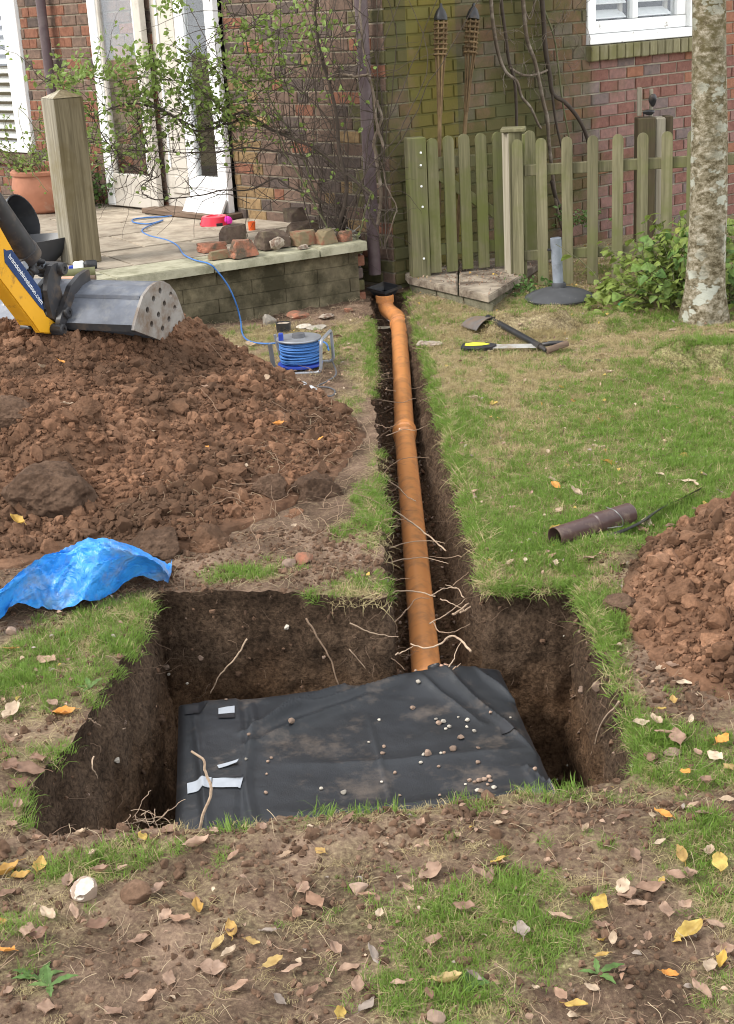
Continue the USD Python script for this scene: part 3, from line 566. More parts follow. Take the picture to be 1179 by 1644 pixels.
# gable window: frame, two casements with glass, shutters inside
w = group_part('window', house); s0, s1, z0, z1 = WIN
bar(w, dR, nR, s0+.002, s0+.085, z0+.07, z1, -.10, .012, 'peeling_paint'); bar(w, dR, nR, s1-.10, s1-.002, z0+.07, z1, -.10, .012, 'peeling_paint')
bar(w, dR, nR, s0+.002, s1-.002, z0+.002, z0+.067, -.10, .03, 'peeling_paint', 'sill_board')
bar(w, dR, nR, s0+.088, s1-.104, z0+.07, z0+.15, -.075, -.02, 'peeling_paint'); sm = s0+.53
bar(w, dR, nR, sm-.03, sm+.03, z0+.153, z1, -.075, -.022); bar(w, dR, nR, s1-.2, s1-.104, z0+.153, z1, -.09, -.024); bar(w, dR, nR, s0+.088, s0+.125, z0+.153, z1, -.075, -.024)
for (a, b) in ((s0+.128, sm-.033), (sm+.033, s1-.203)):
    pane(w, dR, nR, a, b, z0+.153, z1, -.05)
    z = z0+.19
    while z < z1-.1:
        c = OC+dR*(a+b)/2+ZU*z+nR*(-.10); up_ = (ZU*0.62-nR*0.78); up_ /= np.linalg.norm(up_)
        obj('slat', bevel_box(c, dR*((b-a)/2-.012), up_*.042, np.cross(dR, up_)*.005, .003), 'white_paint', w); z += .094
    bar(w, dR, nR, b-.035, b-.002, z0+.153, z1, -.135, -.105, 'beige_and_shade_paint')
k = 0; a = s0-.005
while a < s1-.02:
    b = min(a+.0865, s1+.012); bar(house, dR, nR, a+.003, b-.003, 1.272+gB.uniform(-.003, .003), z0-.004, -.02, .05+gB.uniform(-.004, .004), 'sill_moss' if 'sill_moss' in MAT else 'brick_mossy', 'sill_brick', .006); a = b
# the window at the left edge of the view
w = group_part('window', house); s0, s1, z0, z1 = WINL
bar(w, dL, nL, s0+.002, s0+.23, z0+.07, z1, -.08, .03, 'peeling_paint'); bar(w, dL, nL, s0+.002, s1, z0+.002, z0+.067, -.08, .06, 'peeling_paint', 'sill_board')
bar(w, dL, nL, s0+.233, s0+.29, z0+.07, z1, -.08, -.02, 'peeling_paint'); pane(w, dL, nL, s0+.293, s1, z0+.07, z1, -.05)
z = z0+.12
while z < z1-.1:
    obj('slat', bevel_box(L((s0+.29+s1)/2, z, -.1), dL*(s1-s0-.3)/2, (ZU*.5-nL*.85)*.04, np.cross(dL, ZU*.5-nL*.85)*.005, .003), 'white_paint', w); z += .075
for q in range(6): bar(house, dL, nL, s0+q*.2-.004, s0+q*.2+.19, z0-.10, z0-.004, -.02, .045, 'brick_brown', 'sill_brick', .006)
# french doors
d1 = group_part('door', house); t0, t1, z0, z1 = 2.39, 3.06, 0.375, 2.45
for (a, b, c, e, m) in ((t1-.10, t1, z0, z1, 'peeling_paint'), (t0, t0+.09, z0, z1, 'beige_and_shade_paint'), (t0+.093, t1-.103, z0, z0+.24, 'beige_and_shade_paint')): bar(d1, dL, nL, a, b, c, e, .035, .085, m, 'door_frame')  # left leaf stands in shadow: the beige on its frame is painted shade
bar(d1, dL, nL, t1-.128, t1-.103, z0+.243, z1, .04, .075, 'beige_and_shade_paint', 'glazing_bead'); bar(d1, dL, nL, t0+.093, t0+.112, z0+.243, z1, .04, .078, 'white_paint', 'glazing_bead')
pane(d1, dL, nL, t0+.114, t1-.13, z0+.243, z1, .055)
d2 = group_part('door', house); t0, t1 = 1.563, 2.01
for (a, b, c, e) in ((t1-.10, t1, z0+.02, z1), (t0, t0+.10, z0+.02, z1), (t0+.103, t1-.103, z0+.02, z0+.26)): bar(d2, dL, nL, a, b, c, e, .02, .07, 'white_paint', 'door_frame')
pane(d2, dL, nL, t0+.103, t1-.103, z0+.263, z1, .045)
bd = ZU*.085-nL*.05; obj('drip_board', bevel_box(L((t0+t1)/2, z0+.06, .115), dL*(t1-t0)/2, bd*.5*1.3, np.cross(dL, bd)/np.linalg.norm(bd)*.012, .004), 'white_paint', d2)
bar(house, dL, nL, 2.015, 2.385, z0+.0, z1, -.06, .0, 'beige_and_shade_paint', 'door_panel'); bar(house, dL, nL, 2.10, 2.30, z0+.12, z0+.24, .0005, .014, 'beige_and_shade_paint', 'door_moulding')
bar(house, dL, nL, 2.10, 2.3, z0+.30, z1, .0005, .010, 'beige_and_shade_paint', 'door_moulding')
bar(house, dL, nL, 2.28, 2.30, z0+.3, z1, .0105, .022, 'white_paint', 'door_moulding')
bar(house, dL, nL, 1.5, 2.45, .362, .398, -.05, .20, 'old_board' if 'old_board' in MAT else 'brick_brown', 'threshold')
# downpipes
def downpipe(nm, label, P0, P1, r, joints):
    t = thing(nm, label, 'downpipe', P0); obj('pipe', tube(np.linspace(P0, P1, 6), r, 20), 'brown_plastic', t, smooth=40)
    ax = (A(P1)-P0)/np.linalg.norm(A(P1)-P0)
    for q in joints: c = A(P0)+(A(P1)-P0)*q; obj('collar', lathe([(r, -.045), (r+.008, -.043), (r+.008, .035), (r+.003, .043), (r, .045)], c, ax, 20), 'brown_plastic', t, smooth=40)
    return t
ta, za = onL(583, 60, .09); tb, zb = onL(602, 440, .09)
downpipe('downpipe', 'purple brown plastic downpipe running into the black gully beside the bare creeper', L((ta+tb)/2, zb, .09), L((ta+tb)/2, 2.5, .09), .039, (.165, .87))
tc, _ = onL(72, 60, .08); downpipe('downpipe', 'purple brown downpipe between the white shuttered window and the open door leaf', L(tc, .37, .08), L(tc, 2.5, .08), .037, (.9,))

# ------------------------------------------------------------------ the raised terrace
terrace = thing('patio', 'raised stone terrace', None, (*PATIO_B, 0), kind='structure')
T0 = PATIO_A-pdir*3.2; T1 = PATIO_B
hl = [L(0.33, 0)[:2], L(7, 0)[:2]]
area_p = Polygon([T0, T1, T1+pnor*0.16, hl[0]-nL[:2]*0.0, hl[1], T0+pnor*2.0]).buffer(0)
P3 = lambda p: A([p[0], p[1], 0.0])
obj('core', extrude(area_p.buffer(-0.035), (0, 0, 0), (1, 0, 0), (0, 1, 0), ZU, -0.1, PZ-0.022), 'joint_soil', terrace)
gS = np.random.default_rng(9)
x = -1.9; slabs = []
rows = [(0.0, 0.30)]+[(0.30+0.62*k, 0.30+0.62*(k+1)) for k in range(6)]
base = T1
for r, (a, b) in enumerate(rows):
    e = -6.0+(0.31 if r % 2 else 0.0) if r else -5.97
    wds = 0.62 if r else 0.66
    while e < 0.6:
        w_ = wds*(1 if r else gS.uniform(.9, 1.2))
        q = [base+pdir*u+pnor*v for u, v in ((e, a-(.035 if r == 0 else 0)), (e+w_, a-(.035 if r == 0 else 0)), (e+w_, b), (e, b))]
        pg = Polygon(q).buffer(-0.005).intersection(area_p.buffer(0.035 if r == 0 else 0)); e += w_
        if pg.is_empty or pg.area < 0.01: continue
        c = pg.centroid; 
        if proj([c.x, c.y, PZ])[0][0] < -300: continue
        h = gS.uniform(-.003, .004)
        m = MB().mesh(extrude(pg, (0, 0, 0), (1, 0, 0), (0, 1, 0), ZU, PZ-0.05, PZ+h-.005)).mesh(extrude(pg.buffer(-.006), (0, 0, 0), (1, 0, 0), (0, 1, 0), ZU, PZ+h-.0055, PZ+h))
        obj('coping_stone' if r == 0 else 'paving_slab', m, 'coping_stone' if r == 0 else 'slab_stone', terrace)
# retaining wall: rendered blockwork under the coping
rw = obj('retaining_wall', extrude(sbox(-6, -.1, -.012, PZ-.052), P3(T1)+P3(pnor)*.03, P3(pdir), ZU, P3(-pnor), -.06, 0), 'wall_render', terrace)
gW = np.random.default_rng(15)
for r in range(4):
    e = -4.7+(.22 if r % 2 else 0); zc = 0.0+r*.083-.02
    while e < -.02:
        w_ = .44; u0, u1 = e+.002, min(e+w_-.002, -.014); e += w_
        if u1-u0 < .04: continue
        o = gW.uniform(.0015, .004); obj('block', bevel_box(P3(T1)+P3(pnor)*.03+P3(pdir)*(u0+u1)/2+ZU*(zc+.039)+P3(-pnor)*(o/2), P3(pdir)*(u1-u0)/2, ZU*.0402, P3(pnor)*(o/2+.002), .0025), 'wall_render', rw)
# end of the terrace: raw brick ends by the downpipe
for r in range(5):
    o = gW.uniform(0, .02); obj('brick', bevel_box(P3(T1)+P3(pnor)*.09+P3(pdir)*(-.02+o)+ZU*(-.02+r*.075+.033), P3(pdir)*.045, ZU*.032, P3(pnor)*.052, .006), ['brick_rust', 'brick_mossy', 'brick_dark', 'brick_rust', 'brick_mossy'][r], terrace)
# slab step at the gate
gs = thing('path_step', 'low stone slab step in front of the picket gate', None, (0.6, 8.7, 0), kind='structure')
cs = [G(648, 447, .1)[:2], G(785, 475, .1)[:2], G(822, 453, .1)[:2], A([1.45, 9.75]), A([0.32, 9.06])]
cs[0] = A([0.335, 8.88])
for (q, z0, z1, nm, m) in ((Polygon(cs).buffer(-.03), -.05, .058, 'block_course', 'render_block'),): obj(nm, extrude(q, (0, 0, 0), (1, 0, 0), (0, 1, 0), ZU, z0, z1), m, gs)
pg = Polygon(cs); cut = LineString([(0.50, 7), (0.74, 10)]); parts = shapely.ops.split(pg, cut)
for q in parts.geoms:
    m = MB().mesh(extrude(q.buffer(-.005), (0, 0, 0), (1, 0, 0), (0, 1, 0), ZU, .06, .096)).mesh(extrude(q.buffer(-.012), (0, 0, 0), (1, 0, 0), (0, 1, 0), ZU, .0955, .101)); obj('paving_slab', m, 'stained_slab', gs)
for k in range(3):
    a = cs[0]+(cs[1]-cs[0])*k/3; b = cs[0]+(cs[1]-cs[0])*(k+1)/3; e = (b-a)/np.linalg.norm(b-a); nn = A([e[1], -e[0]])
    obj('block', bevel_box(P3((a+b)/2)-P3(nn)*.028+ZU*.01, P3(e)*(np.linalg.norm(b-a)/2-.006), ZU*.044, P3(nn)*.008, .004), 'render_block', gs)

# ------------------------------------------------------------------ more looks
plain('terracotta', (0.34, 0.145, 0.085), 0.8, var=0.22, scale=7, dirt=(0.40, 0.30, 0.22), dscale=6, dlo=0.55, dhi=0.8)
plain('galvanised', (0.22, 0.24, 0.27), 0.6, metal=0.2, var=0.35, scale=9, dirt=(0.09, 0.095, 0.10), dscale=8, dlo=0.5, dhi=0.7)
plain('base_grey', (0.05, 0.051, 0.054), 0.75, var=0.2, dirt=(0.12, 0.12, 0.11), dscale=14, dlo=0.6, dhi=0.75)
plain('bucket_steel', (0.115, 0.125, 0.148), 0.5, metal=0.2, var=0.3, scale=14, dirt=(0.20, 0.20, 0.20), dscale=16, dlo=0.5, dhi=0.75, bump=0.001)
plain('worn_steel', (0.24, 0.22, 0.20), 0.55, metal=0.35, var=0.25, scale=9, dirt=(0.13, 0.085, 0.055), dscale=11, dlo=0.45, dhi=0.68)
plain('black_steel', (0.022, 0.021, 0.022), 0.42, var=0.4, scale=12, dirt=(0.085, 0.062, 0.045), dscale=11, dlo=0.52, dhi=0.72)
plain('yellow_paint', (0.62, 0.31, 0.018), 0.36, var=0.08, scale=7, dirt=(0.16, 0.085, 0.03), dscale=13, dlo=0.56, dhi=0.7)
plain('navy_decal', (0.012, 0.028, 0.085), 0.4, var=0.1, dirt=(0.10, 0.09, 0.07), dscale=17, dlo=0.62, dhi=0.75)
plain('white_print', (0.78, 0.78, 0.76), 0.5, var=0.05)
plain('tub_black', (0.022, 0.023, 0.026), 0.38, var=0.25, dirt=(0.075, 0.07, 0.06), dscale=7, dlo=0.55, dhi=0.8)
plain('blue_cable', (0.045, 0.15, 0.40), 0.4, var=0.15)
plain('reel_blue', (0.022, 0.05, 0.30), 0.4, var=0.15)
plain('frame_grey', (0.26, 0.27, 0.29), 0.4, metal=0.5, var=0.2)
plain('rubber_grey', (0.08, 0.08, 0.085), 0.6, var=0.2)
plain('tool_grey', (0.46, 0.48, 0.50), 0.5, var=0.15, dirt=(0.25, 0.2, 0.16), dscale=20, dlo=0.5, dhi=0.7)
plain('bowl_red', (0.66, 0.03, 0.055), 0.35, var=0.08)
plain('toy_pink', (0.76, 0.035, 0.44), 0.4, var=0.1)
plain('can_orange', (0.72, 0.115, 0.02), 0.4, var=0.05)
plain('spade_steel', (0.15, 0.135, 0.125), 0.5, metal=0.3, var=0.35, scale=20, dirt=(0.20, 0.14, 0.10), dscale=14, dlo=0.45, dhi=0.65)
plain('saw_blade', (0.42, 0.41, 0.38), 0.4, metal=0.5, var=0.2, scale=20, dirt=(0.3, 0.22, 0.14), dscale=14, dlo=0.5, dhi=0.7)
plain('saw_yellow', (0.68, 0.66, 0.045), 0.4, var=0.05)
plain('bark_tree', (0.27, 0.245, 0.195), 0.9, var=0.3, scale=18, bump=0.01, bscale=50, dirt=(0.10, 0.085, 0.055), dscale=9, dlo=0.42, dhi=0.62)
mat('bark_lichen', {'g': ('geometry', {}), 'mp': ('mapping', {'scale': (1, 1, 1.5)}), 'n': ('noise_texture', {'scale': 24.0, 'detail': 9.0, 'roughness': 0.75}), 'r': ('rgb_ramp', {'ramp': [(0.40, (0.07, 0.055, 0.03)), (0.52, (0.20, 0.17, 0.115)), (0.63, (0.36, 0.32, 0.25))]}),
    'v': ('voronoi_texture', {'scale': 11.0, 'randomness': 1.0}), 'nd': ('noise_texture', {'scale': 26.0, 'detail': 5.0}), 'ms': ('mix_color', {'fac': 0.09, 'use_clamp': False}), 'lr': ('rgb_ramp', {'ramp': [(0.36, (1, 1, 1)), (0.42, (0, 0, 0))]}),
    'x': ('separate_xyz', {}), 'zr': ('map_range', {'from_min': 1.6, 'from_max': 0.2, 'to_min': 0.45, 'to_max': 0.85, 'clamp': True}), 'lf': ('math', {'math_type': 'multiply'}), 'n3': ('noise_texture', {'scale': 3.3, 'detail': 4.0}), 'n3r': ('rgb_ramp', {'ramp': [(0.44, (0.08, 0.08, 0.08)), (0.58, (1, 1, 1))]}), 'lf2': ('math', {'math_type': 'multiply'}),
    'hi': ('map_range', {'from_min': 0.7, 'from_max': 1.5, 'to_min': 0.0, 'to_max': 0.8, 'clamp': True}), 'mo': ('mix_color', {'b': (0.085, 0.07, 0.03)}), 'n4r': ('rgb_ramp', {'ramp': [(0.42, (0, 0, 0)), (0.6, (1, 1, 1))]}), 'mf': ('math', {'math_type': 'multiply'}),
    'm': ('mix_color', {'b': (0.40, 0.41, 0.35)}), 'b': ('bump', {'strength': 1.0, 'distance': 0.008}), 'p': ('principled_bsdf', {'roughness': 0.95, 'specular_ior_level': 0.1})},
    [('g.position', 'mp.vector'), ('mp.vector', 'n.vector'), ('n.fac', 'r.fac'), ('mp.vector', 'nd.vector'), ('mp.vector', 'ms.a'), ('nd.color', 'ms.b'), ('ms.result', 'v.vector'), ('v.distance', 'lr.fac'), ('g.position', 'x.vector'), ('x.z', 'zr.value'), ('zr.result', 'lf.value1'), ('lr.color', 'lf.value2'),
     ('g.position', 'n3.vector'), ('n3.fac', 'n3r.fac'), ('lf.value', 'lf2.value1'), ('n3r.color', 'lf2.value2'), ('x.z', 'hi.value'), ('nd.fac', 'n4r.fac'), ('hi.result', 'mf.value1'), ('n4r.color', 'mf.value2'), ('mf.value', 'mo.fac'), ('r.color', 'mo.a'),
     ('mo.result', 'm.a'), ('lf2.value', 'm.fac'), ('m.result', 'p.base_color'), ('n.fac', 'b.height'), ('b.normal', 'p.normal')])
plain('stem_bark', (0.105, 0.078, 0.055), 0.9, var=0.35, scale=30, dirt=(0.24, 0.20, 0.155), dscale=11, dlo=0.5, dhi=0.68)
plain('stem_dark', (0.05, 0.036, 0.026), 0.9, var=0.35, scale=30)
plain('stem_green', (0.10, 0.10, 0.045), 0.8, var=0.3, scale=20)
plain('root_pale', (0.40, 0.29, 0.20), 0.85, var=0.25, scale=40, dirt=(0.20, 0.13, 0.085), dscale=25, dlo=0.5, dhi=0.7)
plain('root_tan', (0.26, 0.175, 0.115), 0.9, var=0.35, scale=40)
plain('root_fine', (0.17, 0.11, 0.072), 0.9, var=0.35, scale=40)
plain('straw', (0.34, 0.265, 0.165), 0.8, var=0.35, scale=30)
mat('tarp_blue', {'g': ('geometry', {}), 'n': ('noise_texture', {'scale': 16.0, 'detail': 8.0, 'roughness': 0.68}), 'r': ('rgb_ramp', {'ramp': [(0.34, (0.013, 0.155, 0.50)), (0.52, (0.028, 0.235, 0.64)), (0.68, (0.055, 0.27, 0.60))]}), 'n2': ('noise_texture', {'scale': 4.2, 'detail': 8.0, 'roughness': 0.7}), 'dr': ('rgb_ramp', {'ramp': [(0.48, (0, 0, 0)), (0.62, (0.8, 0.8, 0.8))]}), 'm': ('mix_color', {'b': (0.17, 0.185, 0.20)}),
    'n3': ('noise_texture', {'scale': 24.0, 'detail': 6.0, 'distortion': 1.2}), 'b': ('bump', {'strength': 0.9, 'distance': 0.012}), 'p': ('principled_bsdf', {'roughness': 0.38, 'specular_ior_level': 0.5})},
    [('g.position', 'n.vector'), ('g.position', 'n2.vector'), ('g.position', 'n3.vector'), ('n.fac', 'r.fac'), ('n2.fac', 'dr.fac'), ('dr.color', 'm.fac'), ('r.color', 'm.a'), ('m.result', 'p.base_color'), ('n3.fac', 'b.height'), ('b.normal', 'p.normal')])
mat('membrane', {'g': ('geometry', {}), 'n': ('noise_texture', {'scale': 4.0, 'detail': 7.0, 'roughness': 0.6}), 'r': ('rgb_ramp', {'ramp': [(0.3, (0.006, 0.007, 0.0085)), (0.7, (0.0135, 0.0155, 0.019))]}), 'n2': ('noise_texture', {'scale': 5.5, 'detail': 10.0, 'roughness': 0.75}), 'dr': ('rgb_ramp', {'ramp': [(0.52, (0, 0, 0)), (0.74, (0.75, 0.75, 0.75))]}), 'm': ('mix_color', {'b': (0.13, 0.10, 0.078)}),
    'n3': ('noise_texture', {'scale': 230.0, 'detail': 3.0}), 'b': ('bump', {'strength': 0.5, 'distance': 0.0015}), 'p': ('principled_bsdf', {'roughness': 0.46, 'specular_ior_level': 0.42})},
    [('g.position', 'n.vector'), ('g.position', 'n2.vector'), ('g.position', 'n3.vector'), ('n.fac', 'r.fac'), ('n2.fac', 'dr.fac'), ('dr.color', 'm.fac'), ('r.color', 'm.a'), ('m.result', 'p.base_color'), ('n3.fac', 'b.height'), ('b.normal', 'p.normal')])
plain('silver_tape', (0.30, 0.32, 0.35), 0.42, var=0.1, scale=30, dirt=(0.3, 0.3, 0.3), dscale=25, dlo=0.6, dhi=0.75)
plain('black_tape', (0.010, 0.010, 0.012), 0.4, var=0.2)
plain('stone_pale', (0.36, 0.32, 0.265), 0.8, var=0.3, scale=60, rnd=0.4)
plain('stone_brown', (0.24, 0.165, 0.12), 0.85, var=0.3, scale=60, rnd=0.4)
plain('flint', (0.27, 0.20, 0.15), 0.8, var=0.35, scale=24, dirt=(0.62, 0.59, 0.54), dscale=22, dlo=0.56, dhi=0.62)
plain('rubble_brick', (0.30, 0.12, 0.07), 0.92, var=0.35, scale=12, bump=0.006, bscale=40, dirt=(0.10, 0.075, 0.05), dscale=13, dlo=0.42, dhi=0.6)
plain('rubble_dark', (0.085, 0.058, 0.042), 0.92, var=0.4, scale=14, bump=0.006, bscale=40, dirt=(0.15, 0.12, 0.075), dscale=12, dlo=0.5, dhi=0.7)
plain('rubble_mortar', (0.34, 0.285, 0.225), 0.92, var=0.3, scale=12, bump=0.006, bscale=40, dirt=(0.13, 0.08, 0.055), dscale=14, dlo=0.48, dhi=0.62)
plain('rubble_moss', (0.175, 0.135, 0.075), 0.92, var=0.3, scale=12, bump=0.004, bscale=40, dirt=(0.21, 0.085, 0.05), dscale=12, dlo=0.5, dhi=0.66)
plain('bottle_green', (0.01, 0.18, 0.075), 0.25, var=0.1)
plain('wire_metal', (0.20, 0.20, 0.19), 0.5, metal=0.4, var=0.2)
leafmat('leaf_brown', [(0.28, 0.165, 0.105), (0.40, 0.275, 0.195), (0.15, 0.08, 0.05), (0.34, 0.235, 0.17), (0.22, 0.13, 0.085)], trans=0.15)
leafmat('leaf_tan', [(0.42, 0.31, 0.21), (0.50, 0.40, 0.29), (0.34, 0.24, 0.16)], trans=0.15)
leafmat('leaf_yellow', [(0.47, 0.30, 0.06), (0.52, 0.39, 0.11), (0.38, 0.22, 0.055), (0.45, 0.34, 0.15)], trans=0.2)
leafmat('leaf_orange', [(0.55, 0.225, 0.05), (0.62, 0.30, 0.07)], trans=0.2)
leafmat('leaf_grey', [(0.20, 0.16, 0.13), (0.30, 0.25, 0.21)], trans=0.1)
leafmat('shrub_leaf', [(0.12, 0.21, 0.045), (0.08, 0.16, 0.04), (0.17, 0.26, 0.055), (0.11, 0.20, 0.05), (0.30, 0.33, 0.07)], trans=0.35)
leafmat('rose_leaf', [(0.20, 0.28, 0.07), (0.12, 0.19, 0.065), (0.30, 0.36, 0.09), (0.42, 0.42, 0.13), (0.18, 0.27, 0.11), (0.34, 0.28, 0.10)], trans=0.35, rnd='random_per_island', node='geometry')
leafmat('weed_leaf', [(0.085, 0.16, 0.04), (0.13, 0.21, 0.06)], trans=0.3)
leafmat('grass_blade', [(0.165, 0.265, 0.045), (0.22, 0.325, 0.06), (0.28, 0.365, 0.085), (0.35, 0.38, 0.13), (0.48, 0.42, 0.21)], trans=0.45, rnd='random_per_island', node='geometry')
leafmat('dry_blade', [(0.40, 0.33, 0.17), (0.50, 0.42, 0.24), (0.30, 0.31, 0.12), (0.56, 0.48, 0.31)], trans=0.3, rnd='random_per_island', node='geometry')

# ------------------------------------------------------------------ on the terrace: post, pot, tub, cable, bowl, rubble
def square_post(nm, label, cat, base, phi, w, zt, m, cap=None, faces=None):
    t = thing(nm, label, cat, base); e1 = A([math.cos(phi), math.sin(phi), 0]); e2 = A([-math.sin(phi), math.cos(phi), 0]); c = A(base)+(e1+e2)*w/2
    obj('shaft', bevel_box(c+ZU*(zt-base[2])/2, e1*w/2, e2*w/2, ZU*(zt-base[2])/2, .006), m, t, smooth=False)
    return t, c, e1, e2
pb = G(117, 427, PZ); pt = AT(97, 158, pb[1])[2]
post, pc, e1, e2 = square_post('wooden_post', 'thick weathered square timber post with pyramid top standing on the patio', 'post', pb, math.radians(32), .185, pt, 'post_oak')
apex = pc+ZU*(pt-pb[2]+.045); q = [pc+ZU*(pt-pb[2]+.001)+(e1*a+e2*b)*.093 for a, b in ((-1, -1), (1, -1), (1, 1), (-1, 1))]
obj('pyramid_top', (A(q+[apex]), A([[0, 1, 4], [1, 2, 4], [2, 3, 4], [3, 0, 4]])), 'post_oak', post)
cp = G(70, 345, PZ)+A([0, .22, 0])
pot = thing('terracotta_pot', 'large round terracotta pot under the left window beside the timber post', 'plant pot', cp)
obj('body', lathe([(.0, 0), (.15, 0), (.19, .03), (.245, .14), (.255, .2), (.235, .285), (.225, .29), (.21, .28), (.2, .25), (0, .25)], cp, k=36), 'terracotta', pot, smooth=50)
obj('rim', lathe([(.232, .284), (.252, .288), (.255, .31), (.24, .32), (.215, .317), (.215, .284)], cp, k=36), 'terracotta', pot, smooth=50)
obj('potting_soil', lathe([(0, .285), (.21, .28)], cp, k=24), 'topsoil_cut', pot)
def leafv(l, w, bend=0.25, fold=0.2, n=5):
    """a pointed leaf blade along +x"""
    t = np.linspace(0, 1, n); wd = w/2*np.sin(PI*t**0.8)**0.9; V = []
    for a, b in zip(t, wd): z = -bend*l*(a-0.4)**2; V += [(a*l, -b, z+fold*b), (a*l, 0, z), (a*l, b, z+fold*b)]
    f = []
    for i in range(n-1):
        o = 3*i; f += [[o, o+3, o+4, o+1], [o+1, o+4, o+5, o+2]]
    return A(V), A(f)
def rand_rot(g, up=0.6):
    """leaf frame: mostly facing up"""
    return rotz(g.uniform(0, 2*PI)) @ roty(g.normal(0, up)) @ rotx(g.normal(0, up))
def foliage(b, pts, g, l0, l1, w=0.6, up=0.6):
    for p in pts:
        l = g.uniform(l0, l1); v, f = leafv(l, l*w, g.uniform(.1, .5), .25, 4); b.add(v @ rand_rot(g, up).T+p, f)
def wander(p, d, n, step, g, jit=.25, pull=None):
    """an irregular twig"""
    P = [A(p, float)]; d = A(d, float)/np.linalg.norm(d)
    for _ in range(n):
        d = d+g.normal(0, jit, 3)+(0 if pull is None else A(pull)); d /= np.linalg.norm(d); P.append(P[-1]+d*step)
    return A(P)
gP = np.random.default_rng(31)
pp = thing('trailing_plant', 'straggly leafy trailing plant growing in the terracotta pot', 'plant', cp+ZU*.285); stems, lv = MB(), MB()
for k in range(52):
    a = gP.uniform(0, 2*PI); W = wander(cp+A([.14*math.cos(a), .14*math.sin(a), .28]), (math.cos(a)*.7, math.sin(a)*.7, 1.0), 11, .052, gP, .22, (0, 0, -.07)); stems.mesh(tube(W, .0025, 4))
    foliage(lv, W[2:]+gP.normal(0, .02, W[2:].shape), gP, .025, .05)
obj('stem', stems, 'stem_green', pp, kind='stuff'); obj('leaves', lv, 'rose_leaf', pp, kind='stuff')
# ivy at the foot of the door jamb
iv = G(160, 335, PZ); iv = L(3.25, PZ, .1); ivy = thing('ivy', 'dark green ivy clump at the foot of the wall left of the doors', 'ivy', iv); lv, stems = MB(), MB()
for k in range(16):
    W = wander(iv+gP.normal(0, .06, 3)*A([1, 1, 0])+ZU*.0, (gP.normal(0, .4), gP.normal(0, .4), 1), 8, .045, gP, .2); stems.mesh(tube(W, .003, 4)); foliage(lv, np.repeat(W, 2, 0)+gP.normal(0, .03, (len(W)*2, 3)), gP, .035, .06, .8)
obj('stem', stems, 'stem_dark', ivy, kind='stuff'); obj('leaves', lv, 'weed_leaf', ivy, kind='stuff')
# the black scoop-shaped tubs behind the digger arm
tb_ = G(62, 424, PZ)
tub = thing('black_tub', 'black rubber tub with pointed lip standing behind the yellow digger arm', 'tub', tb_)
v, f = lathe([(.0, .0), (.09, .0), (.10, .01), (.155, .085), (.185, .155), (.178, .156), (.148, .09), (.09, .018), (0, .016)], (0, 0, 0), k=30); v = v.copy(); lipk = np.clip(v[:, 0]/.185, 0, 1)**2*(v[:, 2]/.155); v[:, 0] += lipk*.1; v[:, 1] *= 1-.35*lipk; v[:, 2] += lipk*.01
obj('bowl', (v @ rotz(.15).T+tb_, f), 'tub_black', tub, smooth=45)
tb2 = G(40, 395, PZ)
tub2 = thing('black_tub', 'black rubber tub lying on its side with its dark mouth turned right', 'tub', tb2)
v, f = lathe([(.0, .0), (.09, .0), (.10, .01), (.14, .09), (.16, .18), (.153, .18), (.13, .09), (.09, .018), (0, .016)], (0, 0, 0), k=30)
obj('bowl', (v @ (rotz(-.35) @ roty(1.22)).T+tb2+A([-.13, 0, .125]), f), 'tub_black', tub2, smooth=45)
# cable
cable = thing('extension_cable', 'thin blue cable snaking from the doorway over the patio edge down to the reel', 'cable', G(260, 360, PZ))
pts = [(313, 322), (308, 332), (297, 341), (270, 347), (235, 349), (214, 352), (216, 357), (240, 359), (262, 353), (240, 362), (228, 370), (240, 378), (268, 385), (285, 394), (295, 408), (312, 417)]
P = [G(x, y, PZ+.006) for x, y in pts]; P[0] = L(1.9, .42, .02)
ed = lambda x, y, off: ONP(x, y, P3(T1)+P3(-pnor)*off, P3(pnor))
P += [G(335, 423, PZ+.008)]+[ed(x, y, .05) for x, y in ((348, 434), (366, 458), (378, 484), (386, 512))]+[G(390, 537, .012), G(405, 549, .012), G(440, 551, .012), G(478, 541, .03), G(520, 549, .06), G(528, 562, .12)]
obj('cable', tube(spline(P, 140), .0048, 6), 'blue_cable', cable, smooth=True)
# dog bowl, toy, beaker
bp = G(346, 361, PZ); bowl = thing('dog_bowl', 'red plastic dog bowl upside down on the patio near the white door', 'bowl', bp)
obj('bowl', lathe([(.10, 0), (.103, .004), (.088, .058), (.082, .062), (.06, .062), (.056, .055), (.0, .05)], bp, k=32), 'bowl_red', bowl, smooth=40)
for k in range(3): a = k*2*PI/3+.9; obj('foot_notch', bevel_box(bp+A([math.cos(a)*.099, math.sin(a)*.099, .012]), A([-math.sin(a), math.cos(a), 0])*.022, A([math.cos(a), math.sin(a), 0])*.005, ZU*.011, .003), 'black_plastic', bowl)
tp = G(364, 361, PZ); v, f = rock(3, 3, .12, .75, False); v2, f2 = rock(8, 2, .1, .8, False)
obj('dog_toy', MB().add(v*A([.045, .033, .04])+tp+ZU*.03, f), 'toy_pink', None, smooth=True, label='bright pink rubber dog toy beside the red bowl', cat='dog toy')
kp = G(405, 370, PZ); obj('beaker', lathe([(0, 0), (.022, 0), (.025, .058), (.022, .058), (.02, .006), (0, .006)], kp, k=20), 'can_orange', None, smooth=40, label='small orange plastic beaker behind the rubble on the patio edge', cat='beaker')
